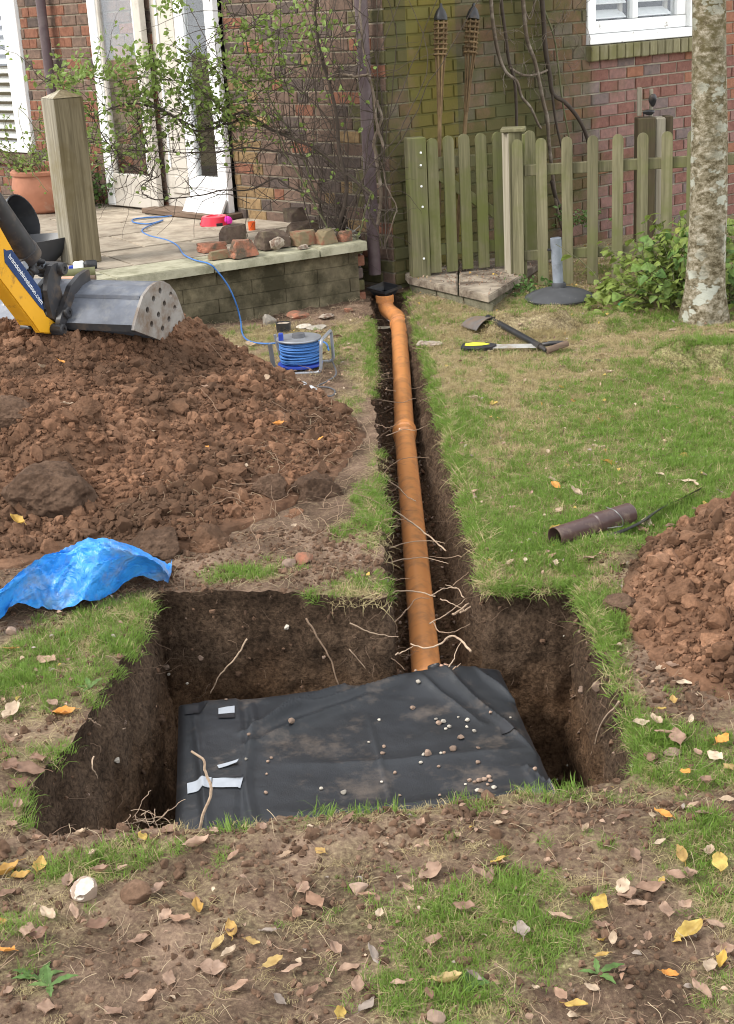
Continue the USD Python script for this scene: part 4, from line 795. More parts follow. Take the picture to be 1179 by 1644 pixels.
# rubble on the patio edge
def lump(seed, size, base, rot, m, nm, label, cat, group=None, brick=0.0):
    if brick:
        bx = trimesh.creation.box((2, 2, 2)).subdivide().subdivide().subdivide().subdivide(); v, f = np.array(bx.vertices), np.array(bx.faces); g = np.random.default_rng(seed)
        rr = np.linalg.norm(np.maximum(np.abs(v)-.8, 0), axis=1, keepdims=True); v = v*(1-.12*np.clip(rr, 0, .5)); v = v+(.05+.10*(1-brick))*np.stack([fb(v[:, 0]*1.0+seed, v[:, 1], 2.5, 4, k+seed, v[:, 2]*2.5) for k in range(3)], 1)
        for _ in range(3):
            nn_ = A([g.choice([-1, 1])*g.uniform(.4, 1), g.choice([-1, 1])*g.uniform(.3, 1), g.uniform(.0, 1)]); nn_ /= np.linalg.norm(nn_); d_ = v @ nn_; lim = g.uniform(.95, 1.25)*(1.0 if brick > .6 else .85); v = v-np.maximum(d_-lim-.08*fb(v[:, 0], v[:, 1], 4, 3, seed, v[:, 2]*4), 0)[:, None]*nn_
    else: v, f = rock(seed, 4, .22, 1.0); v = v+.10*np.stack([fb(v[:, 0]+seed, v[:, 1], 3, 4, k, v[:, 2]*3) for k in range(3)], 1)
    v = v*(A(size)/2)/np.max(np.abs(v), 0); v = v @ rotz(rot).T; v[:, 2] -= v[:, 2].min(); 
    return obj(nm, (v+A(base), f), m, None, smooth=25, label=label, cat=cat, group=group)
pa = math.atan2(pdir[1], pdir[0])
RUB = [(376, 388, .165, .10, .105, .25, 'rubble_dark', .8, 0, 'blackened brick end with a mossy side, leftmost upright piece on the patio edge'), (341, 403, .17, .10, .055, .1, 'rubble_brick', .35, 0, 'broken orange brick slab lying flattest at the left end of the rubble'),
       (352, 415, .125, .06, .048, .05, 'rubble_moss', .92, 0, 'small greenish cut block on the coping in front of the broken slab'), (390, 412, .175, .12, .105, .3, 'rubble_brick', .1, 0, 'round brick lump with orange top and clinging mortar on the coping'),
       (438, 398, .20, .13, .115, .2, 'rubble_dark', .6, 0, 'large mortar covered brick chunk in the middle of the rubble'), (446, 402, .11, .09, .088, 1.0, 'rubble_mortar', .0, 0, 'pale jagged mortar lump leaning on the large brick chunk'),
       (489, 393, .145, .10, .088, .35, 'rubble_moss', .75, 0, 'greenish brick half with a sloping broken top on the coping'), (486, 376, .2, .105, .085, .3, 'rubble_dark', .88, 0, 'whole mossy brick lying behind the rubble under another brick'),
       (473, 356, .125, .10, .085, .2, 'rubble_dark', .7, .083, 'broken dark brick perched on top of the mossy brick'), (524, 391, .12, .10, .085, .2, 'rubble_moss', .8, 0, 'red and green brick half near the right end of the patio edge'),
       (552, 387, .085, .08, .065, .6, 'rubble_brick', .5, 0, 'small reddish brick fragment at the right end of the rubble'), (487, 399, .07, .04, .022, .3, 'rubble_mortar', .1, 0, 'small white mortar flake on the coping')]
for k, (x, y, sx, sy, sz, r, m, br, dz, lb) in enumerate(RUB):
    b = G(x, y, PZ+.002)
    if dz: b = G(486, 376, PZ)+A([-.04, .03, dz])
    lump(40+k, (sx, sy, sz), b, pa+r*.5, m, 'brick_rubble' if 'mortar' not in lb else 'mortar_lump', lb, 'rubble', None, br)
# bits at the foot of the post
b0 = G(142, 433, PZ); bt = thing('spray_bottle', 'clear trigger bottle with dark label lying at the foot of the timber post', 'bottle', b0)
obj('bottle_body', lathe([(0, 0), (.022, 0), (.026, .01), (.026, .06), (.012, .075), (.01, .085)], b0+ZU*.028+A([.05, .01, 0]), (-1, -.25, .05), 16), 'black_plastic', bt, smooth=40); obj('bottle_head', bevel_box(b0+A([-.05, -.015, .03]), A([.028, .008, 0]), (0, .02, 0), (0, 0, .024), .006), 'white_print', bt); obj('trigger', bevel_box(b0+A([-.09, -.02, .018]), A([.016, .004, 0]), (0, .014, 0), (0, 0, .014), .004), 'reel_blue', bt)
h0, h1 = G(88, 448, PZ+.02), G(153, 446, PZ+.02); hm = thing('pipe_offcut', 'short copper coloured tube lying on the patio above the digger bucket', 'pipe', h0); obj('tube', tube([h0, h0*.7+h1*.3, h1], .014, 12), 'copper_pipe', hm, smooth=40); obj('tube_end', tube([h1-(h1-h0)*.2, h1+(h1-h0)*.01], .0165, 12), 'rubble_dark', hm, smooth=40)
t0_ = G(95, 440, PZ+.025); obj('timber_offcut', lathe([(0, 0), (.024, 0), (.026, .2), (0, .2)], t0_, (1, .15, 0), 14), 'stem_green', None, smooth=40, label='greenish round pole offcut behind the digger linkage on the patio', cat='pole')

# ------------------------------------------------------------------ gate, fence, post behind, torches
def picket(d, nn, c0, w, z0, z1, th, g, round_=True):
    """round-topped board standing at c0 (on the ground plane), facing nn"""
    r = w/2; n = 7; top = [(r*math.cos(a), z1-r+r*math.sin(a)) for a in np.linspace(0, PI, n)] if round_ else [(r, z1), (-r, z1)]
    sh = g.uniform(-.006, .006); p = Polygon([(-r, z0), (r, z0)]+[(x+sh, y) for x, y in top])
    C = A([c0[0], c0[1], 0.]); m = MB().mesh(extrude(p.buffer(-.0015), C, d, ZU, nn, 0, th)).mesh(extrude(p, C, d, ZU, nn, .002, th-.002)); return m
gF = np.random.default_rng(77)
A0, A1 = G(697, 437, .115), G(800, 427, .115); gd = A1-A0; gd[2] = 0; gd /= np.linalg.norm(gd); gn = A([gd[1], -gd[0], 0])
gate = thing('picket_gate', 'mossy green picket gate with diagonal brace beside the brick corner', 'gate', A0); opl = lambda x, y: ONP(x, y, A0, gn)
for x, yt, yb in ((697, 221, 437), (723, 217, 435), (748, 214, 431), (774, 213, 429), (800.5, 211, 427), (850, 209, 405)):
    b, t = opl(x+2 if x < 820 else x, yb), opl(x-3, yt); b = opl(x+3, yb); obj('picket', picket(gd, gn, b, .070, max(b[2], .105), t[2], .018, gF), 'gate_wood', gate)
def rail(parent, d, nn, P, Q, h, o0, o1, m): 
    e = Q-P; l = np.linalg.norm(e); e = e/l; up_ = np.cross(nn, e); up_ = up_ if up_[2] > 0 else -up_
    obj('rail' if abs(e[2]) < .2 else 'brace', bevel_box((P+Q)/2+nn*(o0+o1)/2, e*l/2, up_*h/2, nn*(o1-o0)/2, .004), m, parent)
for ya, yb in ((263, 254), (402, 393)): rail(gate, gd, gn, opl(690, ya), opl(815, yb), .07, -.034, -.002, 'gate_wood')
rail(gate, gd, gn, opl(703, 279), opl(800, 345), .06, -.034, -.003, 'gate_wood')
gp0 = opl(675, 441); gp0[2] = .095; gt = opl(668, 220)[2]
gpost = thing('gate_post', 'mossy square gate hanging post against the brick corner with white fixing heads', 'gate post', gp0)
obj('shaft', bevel_box(A([gp0[0]+.0, gp0[1], (gt+.09)/2]), gd*.056, gn*.05, ZU*(gt-.09)/2, .005), 'gate_wood', gpost)
for x, y in ((676, 245), (676, 265), (677, 299), (679, 332), (681, 415)): c = ONP(x, y, A([gp0[0], gp0[1], 0])+gn*.05, gn); obj('fixing_head', lathe([(0, .006), (.006, .004), (.008, -.002)], c, gn, 10), 'white_print', gpost)
B0, B1 = G(836, 459, .03), G(951, 456, .03); fd = B1-B0; fd[2] = 0; fd /= np.linalg.norm(fd); fn = A([fd[1], -fd[0], 0]); ofl = lambda x, y: ONP(x, y, B0, fn)
fence = thing('picket_fence', 'mossy round topped picket fence between the gate and the pale tree', 'fence', B0)
for k in range(13):
    x = 834+39.2*k; yt = 223-2.1*k; b = ofl(x, 459-.3*k); t = ofl(x-1.2 if k < 3 else x, yt); w = .0655*1.0
    obj('picket', picket(fd, fn, b, w, max(.02, .035), t[2], .018, gF), 'fence_wood', fence)
for ya, h in ((274, .066), (411, .062)):
    P, Q = ofl(842, ya), ofl(1150, ya-17); Q2 = P+(Q-P)*1.7; rail(fence, fd, fn, P, Q2, h, -.034, -.002, 'fence_wood')
fb0 = ofl(828, 452); fb0 = fb0-fn*.09; fb0[2] = .02; ftp = AT(825, 211, fb0[1])[2]
fpost = thing('fence_post', 'square fence post with flat cap and one bleached side between gate and fence', 'fence post', fb0)
obj('shaft', bevel_box(A([fb0[0], fb0[1], ftp/2+.01]), rotz(.42) @ fd*.052, rotz(.42) @ fn*.052, ZU*(ftp/2-.01), .004), 'fence_wood', fpost); obj('bleached_face', bevel_box(A([fb0[0], fb0[1], ftp/2+.008])-rotz(.42) @ fd*.0535, rotz(.42) @ fd*.0025, rotz(.42) @ fn*.0505, ZU*(ftp/2-.014), .001), 'pale_wood', fpost, label='bleached side of the fence post')
obj('cap', bevel_box(A([fb0[0], fb0[1], ftp+.013]), fd*.074, fn*.072, ZU*.012, .005), 'fence_wood', fpost); obj('mossy_board', bevel_box(A([fb0[0], fb0[1], ftp/2+.01])+fd*.055+fn*.03, rotz(.2) @ fd*.008, rotz(.2) @ fn*.05, ZU*(ftp/2-.02), .003), 'gate_wood', fpost)
# the old post by the wall
ob = AT(1047, 392, 9.72); ob[2] = .1; ot = AT(1047, 187, 9.72)[2]; op = thing('old_post', 'split brown timber post with black hinge ironwork on top, behind the fence', 'post', ob)
obj('dark_half', bevel_box(A([ob[0]-.055, ob[1], (ot+.1)/2]), (.058, 0, 0), (0, .07, 0), ZU*(ot-.1)/2, .006), 'dark_wood', op); obj('pale_half', bevel_box(A([ob[0]+.038, ob[1]+.01, (ot+.1)/2-.004]), (.033, 0, 0), (0, .068, 0), ZU*(ot-.1)/2, .008), 'pale_wood', op, label='bleached half of the post')
obj('side_board', bevel_box(A([ob[0]+.098, ob[1]+.02, (ot+.1)/2]), (.024, 0, 0), (0, .065, 0), ZU*(ot-.1)/2, .004), 'dark_wood', op)
obj('upright', bevel_box(AT(1027, 163, ob[1]-.02), (.014, 0, 0), (0, .014, 0), ZU*.09, .003), 'pale_wood', op); obj('upright', bevel_box(AT(1046, 165, ob[1]+.05), (.011, 0, 0), (0, .012, 0), ZU*.09, .003), 'pale_wood', op)
hb = MB(); c = AT(1048, 162, ob[1]); v, f = rock(5, 2, .2); hb.add(v*A([.03, .03, .05])+c, f); c = AT(1042, 181, ob[1]-.03); hb.add(v*A([.045, .03, .022])+c, f); obj('hinge', hb, 'black_steel', op, smooth=30)
# bamboo torches
def torch(x0, y0, x1, y1, label):
    P, Q = ONP(x0, y0, OC+nR*.08, nR), ONP(x1, y1, OC+nR*.13, nR); ax = P-Q; ax /= np.linalg.norm(ax); t = thing('garden_torch', label, 'torch', Q); u = np.cross(ax, nR); u /= np.linalg.norm(u); w = np.cross(ax, u)
    obj('pole', tube([Q-ax*.75, Q, P-ax*.60], .0125, 9), 'bamboo', t, smooth=40)
    for k in range(7): a = k*2*PI/7; d = u*math.cos(a)+w*math.sin(a); obj('splint', tube([P-ax*.62+d*.011, P-ax*.42+d*.018, P-ax*.24+d*.033, P-ax*.07+d*.037], .0055, 5), 'bamboo', t)
    for k in range(7): 
        z = -.085-.03*k; b = tube([P+ax*z+(u*math.cos(a)+w*math.sin(a))*(.038+.004*math.sin(a*7+k*PI)) for a in np.linspace(0, 2*PI, 29)], .0065, 5, False); obj('weave_band', b, 'bamboo', t)
    obj('cap', lathe([(0, .035), (.008, .03), (.010, .012), (.028, -.01), (.041, -.045), (.041, -.065), (.036, -.065), (0, -.065)], P, ax, 20), 'black_steel', t, smooth=35)
    return t
torch(708, 14, 706, 215, 'bamboo garden torch leaning on the green stained wall, the nearer one to the brick corner'); torch(760.5, 13, 746, 215, 'bamboo garden torch leaning on the wall, the one nearer the climbing stems')

# ------------------------------------------------------------------ tree, shrub, parasol base
gT = np.random.default_rng(3)
tb = G(1130, 517); TT = AT(1141, 2, tb[1]+.05)
tree = thing('tree', 'pale barked tree with lichen patches standing at the right edge by the shrub', 'tree', (tb[0], tb[1], 0))
zs = np.r_[np.linspace(-.05, .45, 12), np.linspace(.5, 3.4, 30)]; k = 40; th = np.arange(k)*2*PI/k; V = []
for z in zs:
    q = (z-0)/(TT[2]); cx = tb[0]+(TT[0]-tb[0])*q+.012*math.sin(z*2.3); cy = tb[1]+.05*q
    r = np.interp(z, [-.05, .05, .15, .35, 1.7, 3.4], [.128, .116, .107, .101, .083, .07])
    rr = r*(1+.05*fb(np.cos(th)*1.6+z*2, np.sin(th)*1.6, 1.4, 3, 71, z*2.2))+.02*np.clip(.2-z, 0, .2)/.2*np.maximum(0, np.cos(th*4+1))
    V.append(np.column_stack([cx+rr*np.cos(th), cy+rr*np.sin(th), np.full(k, z)]))
n_ = len(zs); i, j = np.meshgrid(np.arange(n_-1), np.arange(k), indexing='ij'); jj = (j+1) % k
obj('trunk', (np.vstack(V), np.stack([i*k+j, i*k+jj, (i+1)*k+jj, (i+1)*k+j], -1).reshape(-1, 4)), 'bark_lichen', tree, smooth=True)
top = V[-1].mean(0); crown = MB()
for b in range(7):
    a = b*0.9; W = wander(top-ZU*.25*b*.6, (math.cos(a), math.sin(a), .9), 12, .16, gT, .14); obj('limb', tube(W, np.linspace(.045, .008, len(W)), 7), 'bark_tree', tree, smooth=True)
    pts = np.repeat(W[4:], 9, 0)+gT.normal(0, .22, (9*len(W[4:]), 3)); foliage(crown, pts[pts[:, 2] > 2.75], gT, .06, .11, .6)
obj('crown', crown, 'rose_leaf', tree, kind='stuff')
sc = A([tb[0]+.10, tb[1]+.50, 0])
shrub = thing('shrub', 'low leafy shrub with broad yellow green leaves around the pale tree trunk', 'shrub', sc)
stems = MB(); tips = []
for q in range(95):
    a = gT.uniform(0, 2*PI); el = gT.uniform(.3, 1.35); W = wander(sc+A([gT.normal(0, .13), gT.normal(0, .1), 0]), (math.cos(a)*math.cos(el)*1.1, math.sin(a)*math.cos(el)*.8, math.sin(el)*1.15), 10, .055, gT, .2, (0, 0, -.02)); stems.mesh(tube(W, np.linspace(.004, .0015, len(W)), 4)); tips += [w for w in W[3:]]
obj('stem', stems, 'stem_green', shrub, kind='stuff')
broad = []
def ivyleaf(l, w):
    t = A([0, .15, .4, .7, 1.]); wd = A([.12, .5, .46, .3, .0])*w
    V = []
    for a, b in zip(t, wd): z = -.35*l*(a-.3)**2; V += [(a*l-.12*b, -b, z-.12*b), (a*l, 0, z), (a*l-.12*b, b, z-.12*b)]
    f = []
    for i in range(4): o = 3*i; f += [[o, o+3, o+4, o+1], [o+1, o+4, o+5, o+2]]
    return A(V), A(f)
tips = A(tips); tips[:, 2] = np.maximum(tips[:, 2], .03); sel = gT.permutation(len(tips))
dome = lambda P: P[np.hypot((P[:, 0]-sc[0])/.72, (P[:, 1]-sc[1])/.5) < 1.05]
tips = dome(tips[sel]); fill = MB()
vis = -(tips[:, 1])+tips[:, 2]*.8; order = np.argsort(-vis); rim = set(order[:240].tolist())
for q, p in enumerate(tips):
    l = gT.uniform(.036, .068); v, f = ivyleaf(l, l*.95); away = (p-sc)*A([1, 1, .3]); ya = math.atan2(away[1], away[0])+gT.normal(0, .7); v = v @ (rotz(ya) @ roty(gT.normal(.45, .35)) @ rotx(gT.normal(0, .4))).T+p+gT.normal(0, .012, 3)
    if q in rim: obj('leaf', (v, f), 'shrub_leaf', shrub)
    else: fill.add(v, f)
for q in range(800):
    p = sc+A([gT.uniform(-.66, .7), gT.uniform(-.48, .45), 0]); p[2] = max(.02, gT.uniform(.1, 1)*.50*max(0, 1-((p[0]-sc[0])/.68)**2-((p[1]-sc[1])/.6)**2)); l = gT.uniform(.035, .065); v, f = ivyleaf(l, l*.95); fill.add(v @ (rotz(gT.uniform(0, 2*PI)) @ roty(gT.normal(.4, .4)) @ rotx(gT.normal(0, .4))).T+p, f)
obj('inner_leaves', fill, 'shrub_leaf', shrub, kind='stuff')
ub = G(898, 483)+A([0, 0, .012])
umb = thing('parasol_base', 'grey dome shaped parasol base with a short galvanised tube on the lawn', 'parasol base', ub)
obj('dome', lathe([(.0, 0), (.198, 0), (.203, .01), (.197, .022), (.16, .042), (.10, .06), (.048, .07), (0, .072)], ub, k=48), 'base_grey', umb, smooth=40)
obj('socket', lathe([(.0, .068), (.042, .068), (.042, .09), (.034, .1)], ub, k=24), 'base_grey', umb, smooth=40)
obj('tube', lathe([(.031, .09), (.033, .36), (.028, .362), (.027, .2)], ub, (-.045, 0, 1), 24), 'galvanised', umb, smooth=40)
obj('clamp_screw', tube([ub+A([-.03, 0, .29]), ub+A([-.065, -.01, .295])], .008, 8), 'black_steel', umb)

# ------------------------------------------------------------------ spade, saw, pipe offcut, strap on the lawn
sb, se = G(790, 516, .06), G(868, 556, .035); spade = thing('spade', 'muddy spade lying blade up on the lawn with black shaft and D handle', 'spade', sb)
ax = (se-sb)/np.linalg.norm(se-sb); sd = np.cross(ax, ZU); sd /= np.linalg.norm(sd); nb = np.cross(sd, ax)
u, v = np.meshgrid(np.linspace(-1, 1, 17), np.linspace(0, 1, 14)); arch = .04*(1-u**2)-.02*np.abs(u)**3
Pb = sb[None, None]+(-ax)*(v[..., None]*.24-.02)+sd*(u[..., None]*.10*(1-.12*v[..., None]**3))+nb*((arch*(1-.35*v)-.01-.035*v)[..., None])
m = MB(); q = Pb.reshape(-1, 3); gfc = gridf(14, 17); m.add(q, gfc).add(q-nb*.004, gfc[:, ::-1]); obj('blade', m, 'spade_steel', spade, smooth=40)
obj('shaft', tube(np.linspace(sb-ax*.05+ZU*.012, se, 6), .0165, 14), 'black_plastic', spade, smooth=40)
gq0, gq1 = G(878, 563, .025), G(911, 551, .045); obj('grip', tube([gq0, gq1], .0165, 12), 'old_board', spade, smooth=40)
obj('yoke', tube(spline([se-ax*.01, se*.55+gq0*.45-ZU*.0, gq0], 8), .012, 10), 'black_plastic', spade, smooth=40); obj('yoke', tube(spline([se-ax*.02, se*.5+gq1*.5+ZU*.01, gq1], 8), .012, 10), 'black_plastic', spade, smooth=40)
w0, w1, w2 = G(744, 557, .02), G(782, 555, .025), G(868, 556, .03); saw = thing('pruning_saw', 'hand saw with lime yellow and black handle lying under the spade', 'saw', w0)
e = (w2-w0)/np.linalg.norm(w2-w0); s_ = np.cross(ZU, e)
obj('blade', bevel_box((w1+w2)/2, e*np.linalg.norm(w2-w1)/2, (s_*.8+ZU*.3)*.022, (ZU*.8-s_*.3)*.0012, .0005), 'saw_blade', saw)
ho = Polygon([(-.005, -.018), (.03, -.03), (.09, -.026), (.15, -.014), (.17, .012), (.12, .026), (.05, .03), (.0, .02)]).buffer(.004); obj('handle', extrude(ho, w0, e, (s_*.8+ZU*.35), np.cross(e, s_*.8+ZU*.35), -.011, .011), 'black_plastic', saw)
obj('handle_inlay', extrude(Polygon([(.01, .0), (.03, -.004), (.10, .0), (.14, .012), (.11, .024), (.05, .028), (.01, .018)]), w0, e, (s_*.8+ZU*.35), np.cross(e, s_*.8+ZU*.35), -.0125, .0125), 'saw_yellow', saw)
o0, o1 = G(891, 863, .036), G(1012, 824, .036); off = thing('brown_pipe_offcut', 'brown plastic downpipe offcut with socket lying on the lawn beside the right soil heap', 'pipe', o0); e = (o1-o0)/np.linalg.norm(o1-o0); ln = np.linalg.norm(o1-o0)
obj('pipe', lathe([(.0315, .0), (.034, 0), (.034, ln*.56), (.0315, ln*.56), (.0315, 0.0)], o0, e, 32), 'offcut_plastic', off, smooth=40); obj('socket', lathe([(.034, ln*.50), (.0385, ln*.51), (.0385, ln*.60), (.037, ln*.62), (.037, ln*.985), (.0345, ln), (.033, ln), (.033, ln*.5)], o0, e, 32), 'offcut_plastic', off, smooth=40)
sp = spline([G(x, y, .03) for x, y in ((977, 861), (1000, 854), (1030, 840), (1062, 818), (1095, 802), (1126, 786))], 40); tn_ = np.gradient(sp, axis=0); tn_ /= np.linalg.norm(tn_, axis=1, keepdims=True); sd = np.cross(tn_, ZU); tw = np.linspace(.2, 1.1, len(sp))[:, None]; ww = np.linspace(.018, .007, len(sp))[:, None]
m = MB(); a_, b_ = sp+sd*ww*np.cos(tw)+ZU*ww*np.sin(tw), sp-sd*ww*np.cos(tw)-ZU*ww*np.sin(tw)*.2; q = np.stack([a_, b_], 1).reshape(-1, 3); m.add(q, gridf(len(sp), 2)).add(q+ZU*.003, gridf(len(sp), 2)[:, ::-1]); obj('black_strip', m, 'black_plastic', None, smooth=40, label='long black rubber strip lying beside the brown pipe offcut', cat='strip')
c0, c1 = G(972, 865, .025), G(1001, 868, .02); obj('wood_scrap', bevel_box((c0+c1)/2, (c1-c0)/2, A([0, .012, 0]), ZU*.008, .003), 'rubble_mortar', None, label='small grey batten scrap at the near end of the black strip', cat='scrap')
wr_ = spline([G(x, y, z) for x, y, z in ((976, 848, .03), (990, 846, .07), (1000, 844, .04), (1000, 834, .09), (988, 820, .12), (975, 815, .085))], 40); obj('wire_loop', tube(wr_, .0018, 5), 'wire_metal', None, label='thin bent wire looped over the brown pipe offcut', cat='wire')
bc = G(998, 498, .03); obj('bottle_cap_green', lathe([(0, .0), (.03, .004), (.036, .02), (.03, .04), (.012, .05), (0, .05)], bc, (.5, -.3, .8), 18), 'bottle_green', None, smooth=40, label='green glass lump glinting in the grass under the shrub', cat='glass')

# ------------------------------------------------------------------ soil heaps
CL = [rock(100+k, 2, .62, .8) for k in range(9)]
def soil_heap(nm, label, hf, box_, step, seed, nclod, lumps, org):
    t = thing(nm, label, 'soil heap', org); x, y = np.meshgrid(np.arange(box_[0], box_[1], step), np.arange(box_[2], box_[3], step)); h = hf(x.ravel(), y.ravel()).reshape(x.shape)
    e = np.clip(h/.05, 0, 1); z = h+e*(.035*fb(x, y, 4, 3, seed)+.022*fb(x, y, 14, 3, seed+1)+.014*fb(x, y, 40, 3, seed+2))
    for (lx, ly, r, hh) in lumps: q = np.hypot(x-lx, (y-ly)*1.3)/r; z = z+hh*np.clip(1.15-q, 0, 1)**.8*e
    z = np.where(h > .003, z+.006, -.03); fc = gridf(*x.shape); fc = fc[(h.ravel()[fc] > .003).any(1)]; obj('mound', (np.column_stack([x.ravel(), y.ravel(), z.ravel()]), fc), 'heap_soil', t, smooth=True)
    interp = LinearNDInterpolator(np.column_stack([x.ravel(), y.ravel()])[::1], z.ravel(), fill_value=0)
    g = np.random.default_rng(seed); px = g.uniform(box_[0], box_[1], nclod*4); py = g.uniform(box_[2], box_[3], nclod*4); hh = hf(px, py); k = (hh > .012) & (g.uniform(0, 1, len(px)) < .45+.55*np.clip(fb(px, py, 3, 3, seed+5)+.5, 0, 1)); px, py = px[k][:nclod], py[k][:nclod]
    s = np.exp(g.normal(math.log(.0052), .72, len(px))); s = np.clip(s, .0024, .036); pz = interp(px, py)+s*.25
    scatter('clods', [(c, 'clod_soil', 22) for c in CL], np.column_stack([px, py, pz]), qrand(len(px), g), s[:, None]*g.uniform(.75, 1.25, (len(px), 3)), g.integers(0, len(CL), len(px)), t)
    return t, interp
gl = lambda x, y, z=.1: G(x, y, z)
LUMP_L = [(gl(90, 740)[0], gl(90, 740)[1], .22, .12), (gl(330, 840)[0], gl(330, 840)[1], .12, .05), (gl(480, 770)[0], gl(480, 770)[1], .17, .10), (gl(250, 850)[0], gl(250, 850)[1], .12, .06), (gl(545, 665)[0], gl(545, 665)[1], .08, .05)]
HL, hl_z = soil_heap('soil_heap', 'large heap of freshly dug red brown soil left of the trench under the digger bucket', heap_l, (-2.6, .1, 4.2, 7.6), .0145, 200, 46000, LUMP_L, (-1.0, 6.0, 0))
HR, hr_z = soil_heap('soil_heap', 'smaller heap of crumbly red brown soil at the right edge beside the pit', heap_r, (.6, 2.65, 2.9, 4.95), .0155, 300, 17000, [(.83, 3.92, .1, .05), (.80, 4.05, .08, .03)], (1.2, 3.8, 0))
def big_clod(x, y, z, s, seed, m, label, hz=None, flat=.8, group=None, cat='soil clod'):
    p = G(x, y, z); v, f = rock(seed, 5, .38, flat); nv = v/np.linalg.norm(v, axis=1, keepdims=True); v = v+nv*(.12*fb(v[:, 0], v[:, 1], 3.5, 5, seed, v[:, 2]*3.5)+.05*fb(v[:, 0], v[:, 1], 14, 3, seed, v[:, 2]*14))[:, None]; v = v*s
    if hz is not None: p[2] = float(np.nan_to_num(hz(p[0], p[1])))
    p = p+ZU*s*flat*.06; return obj('soil_clod', (v+p, f), m, None, smooth=35, label=label, cat=cat, group=group)
for a in [(70, 745, .22, .16, 401, 'dark_clod_soil', 'huge dark block of topsoil on the left flank of the large heap'), (505, 745, .12, .125, 402, 'dark_clod_soil', 'dark rooty clod at the right foot of the large heap beside the trench'), (255, 860, .06, .10, 403, 'dark_clod_soil', 'dark clod low on the large heap behind the tip of the blue tarp'), (335, 845, .07, .10, 404, 'clod_soil', 'reddish clod low on the large heap right of the dark one'),
          (545, 660, .04, .055, 405, 'clod_soil', 'orange brown clod at the edge of the large heap nearest the cable plug'), (370, 715, .2, .06, 406, 'clod_soil', 'reddish clod on the middle of the large heap'), (20, 660, .3, .10, 407, 'dark_clod_soil', 'dark clod near the left edge of the photo below the bucket'), (130, 650, .3, .09, 408, 'clod_soil', 'brown clod on the heap under the digger arm'),
          (430, 745, .15, .07, 409, 'dark_clod_soil', 'dark clod on the large heap left of the rooty clod'), (468, 805, .05, .055, 410, 'clod_soil', 'round clod at the front right foot of the large heap')]:
    big_clod(*a[:6], a[6], hl_z)
for a in [(1000, 955, .05, .055, 420, 'dark_clod_soil', 'dark clod at the left foot of the right heap'), (1040, 985, .06, .045, 421, 'clod_soil', 'brown clod on the left flank of the right heap'), (1100, 935, .12, .05, 422, 'clod_soil', 'large reddish clod in the middle of the right heap'), (1150, 1000, .12, .045, 423, 'clod_soil', 'reddish clod near the right edge on the right heap')]:
    big_clod(*a[:6], a[6], hr_z)
# stones and small lumps lying about: (x, y, size, material, flat, label)
for k, (x, y, s, m, fl, lb) in enumerate([(222, 1437, .036, 'crumb_soil', .6, 'soil lump beside the white topped flint'), (432, 519, .045, 'stone_pale', 1.0, 'pale stone at the foot of the patio wall'),
        (478, 509, .075, 'rubble_brick', .35, 'red brick piece at the foot of the patio wall'), (560, 500, .03, 'rubble_brick', .8, 'small red brick fragment below the right end of the patio wall'), (525, 512, .05, 'rubble_mortar', .3, 'flat mortar piece below the patio wall'), (488, 524, .05, 'stone_pale', .2, 'thin pale flake in front of the red brick piece'),
        (510, 526, .06, 'stone_pale', .18, 'flat pale stone on the grass behind the cable reel'), (487, 900, .032, 'rubble_brick', .8, 'orange brick fragment on the turf between large heap and pit'), (465, 905, .026, 'stone_brown', .7, 'tan stone beside the orange brick fragment'), (688, 553, .075, 'rubble_mortar', .22, 'flat pinkish slate on the lawn beside the trench'),
        (1080, 1205, .022, 'stone_brown', .4, 'grey flat stone half sunk in the turf right of the pit'), (700, 1638, .018, 'stone_brown', .7, 'small round stone at the bottom edge of the photo'), (18, 1020, .02, 'stone_brown', .8, 'small tan stone at the left edge below the tarp'), (575, 1430, .02, 'stone_brown', .7, 'grey stone on bare soil in front of the membrane')]):
    p = G(x, y); v, f = rock(500+k, 3, .2, fl); z = float(np.nan_to_num(gz_at(p[0], p[1]))); obj('stone' if 'brick' not in lb else 'brick_fragment', (v*s+p+ZU*(z+s*fl*.45), f), m, None, smooth=35, label=lb, cat='stone' if 'brick' not in lb else 'brick fragment')
rc = G(456, 533); cap = thing('black_pipe_collar', 'short black pipe collar standing by the patio wall', 'pipe collar', rc); obj('ring', lathe([(.04, 0), (.043, .055), (.039, .055), (.036, .004), (0, .004)], rc, k=28), 'black_plastic', cap, smooth=40); obj('soil_plug', lathe([(0, .046), (.038, .05)], rc, k=20), 'rubble_mortar', cap)

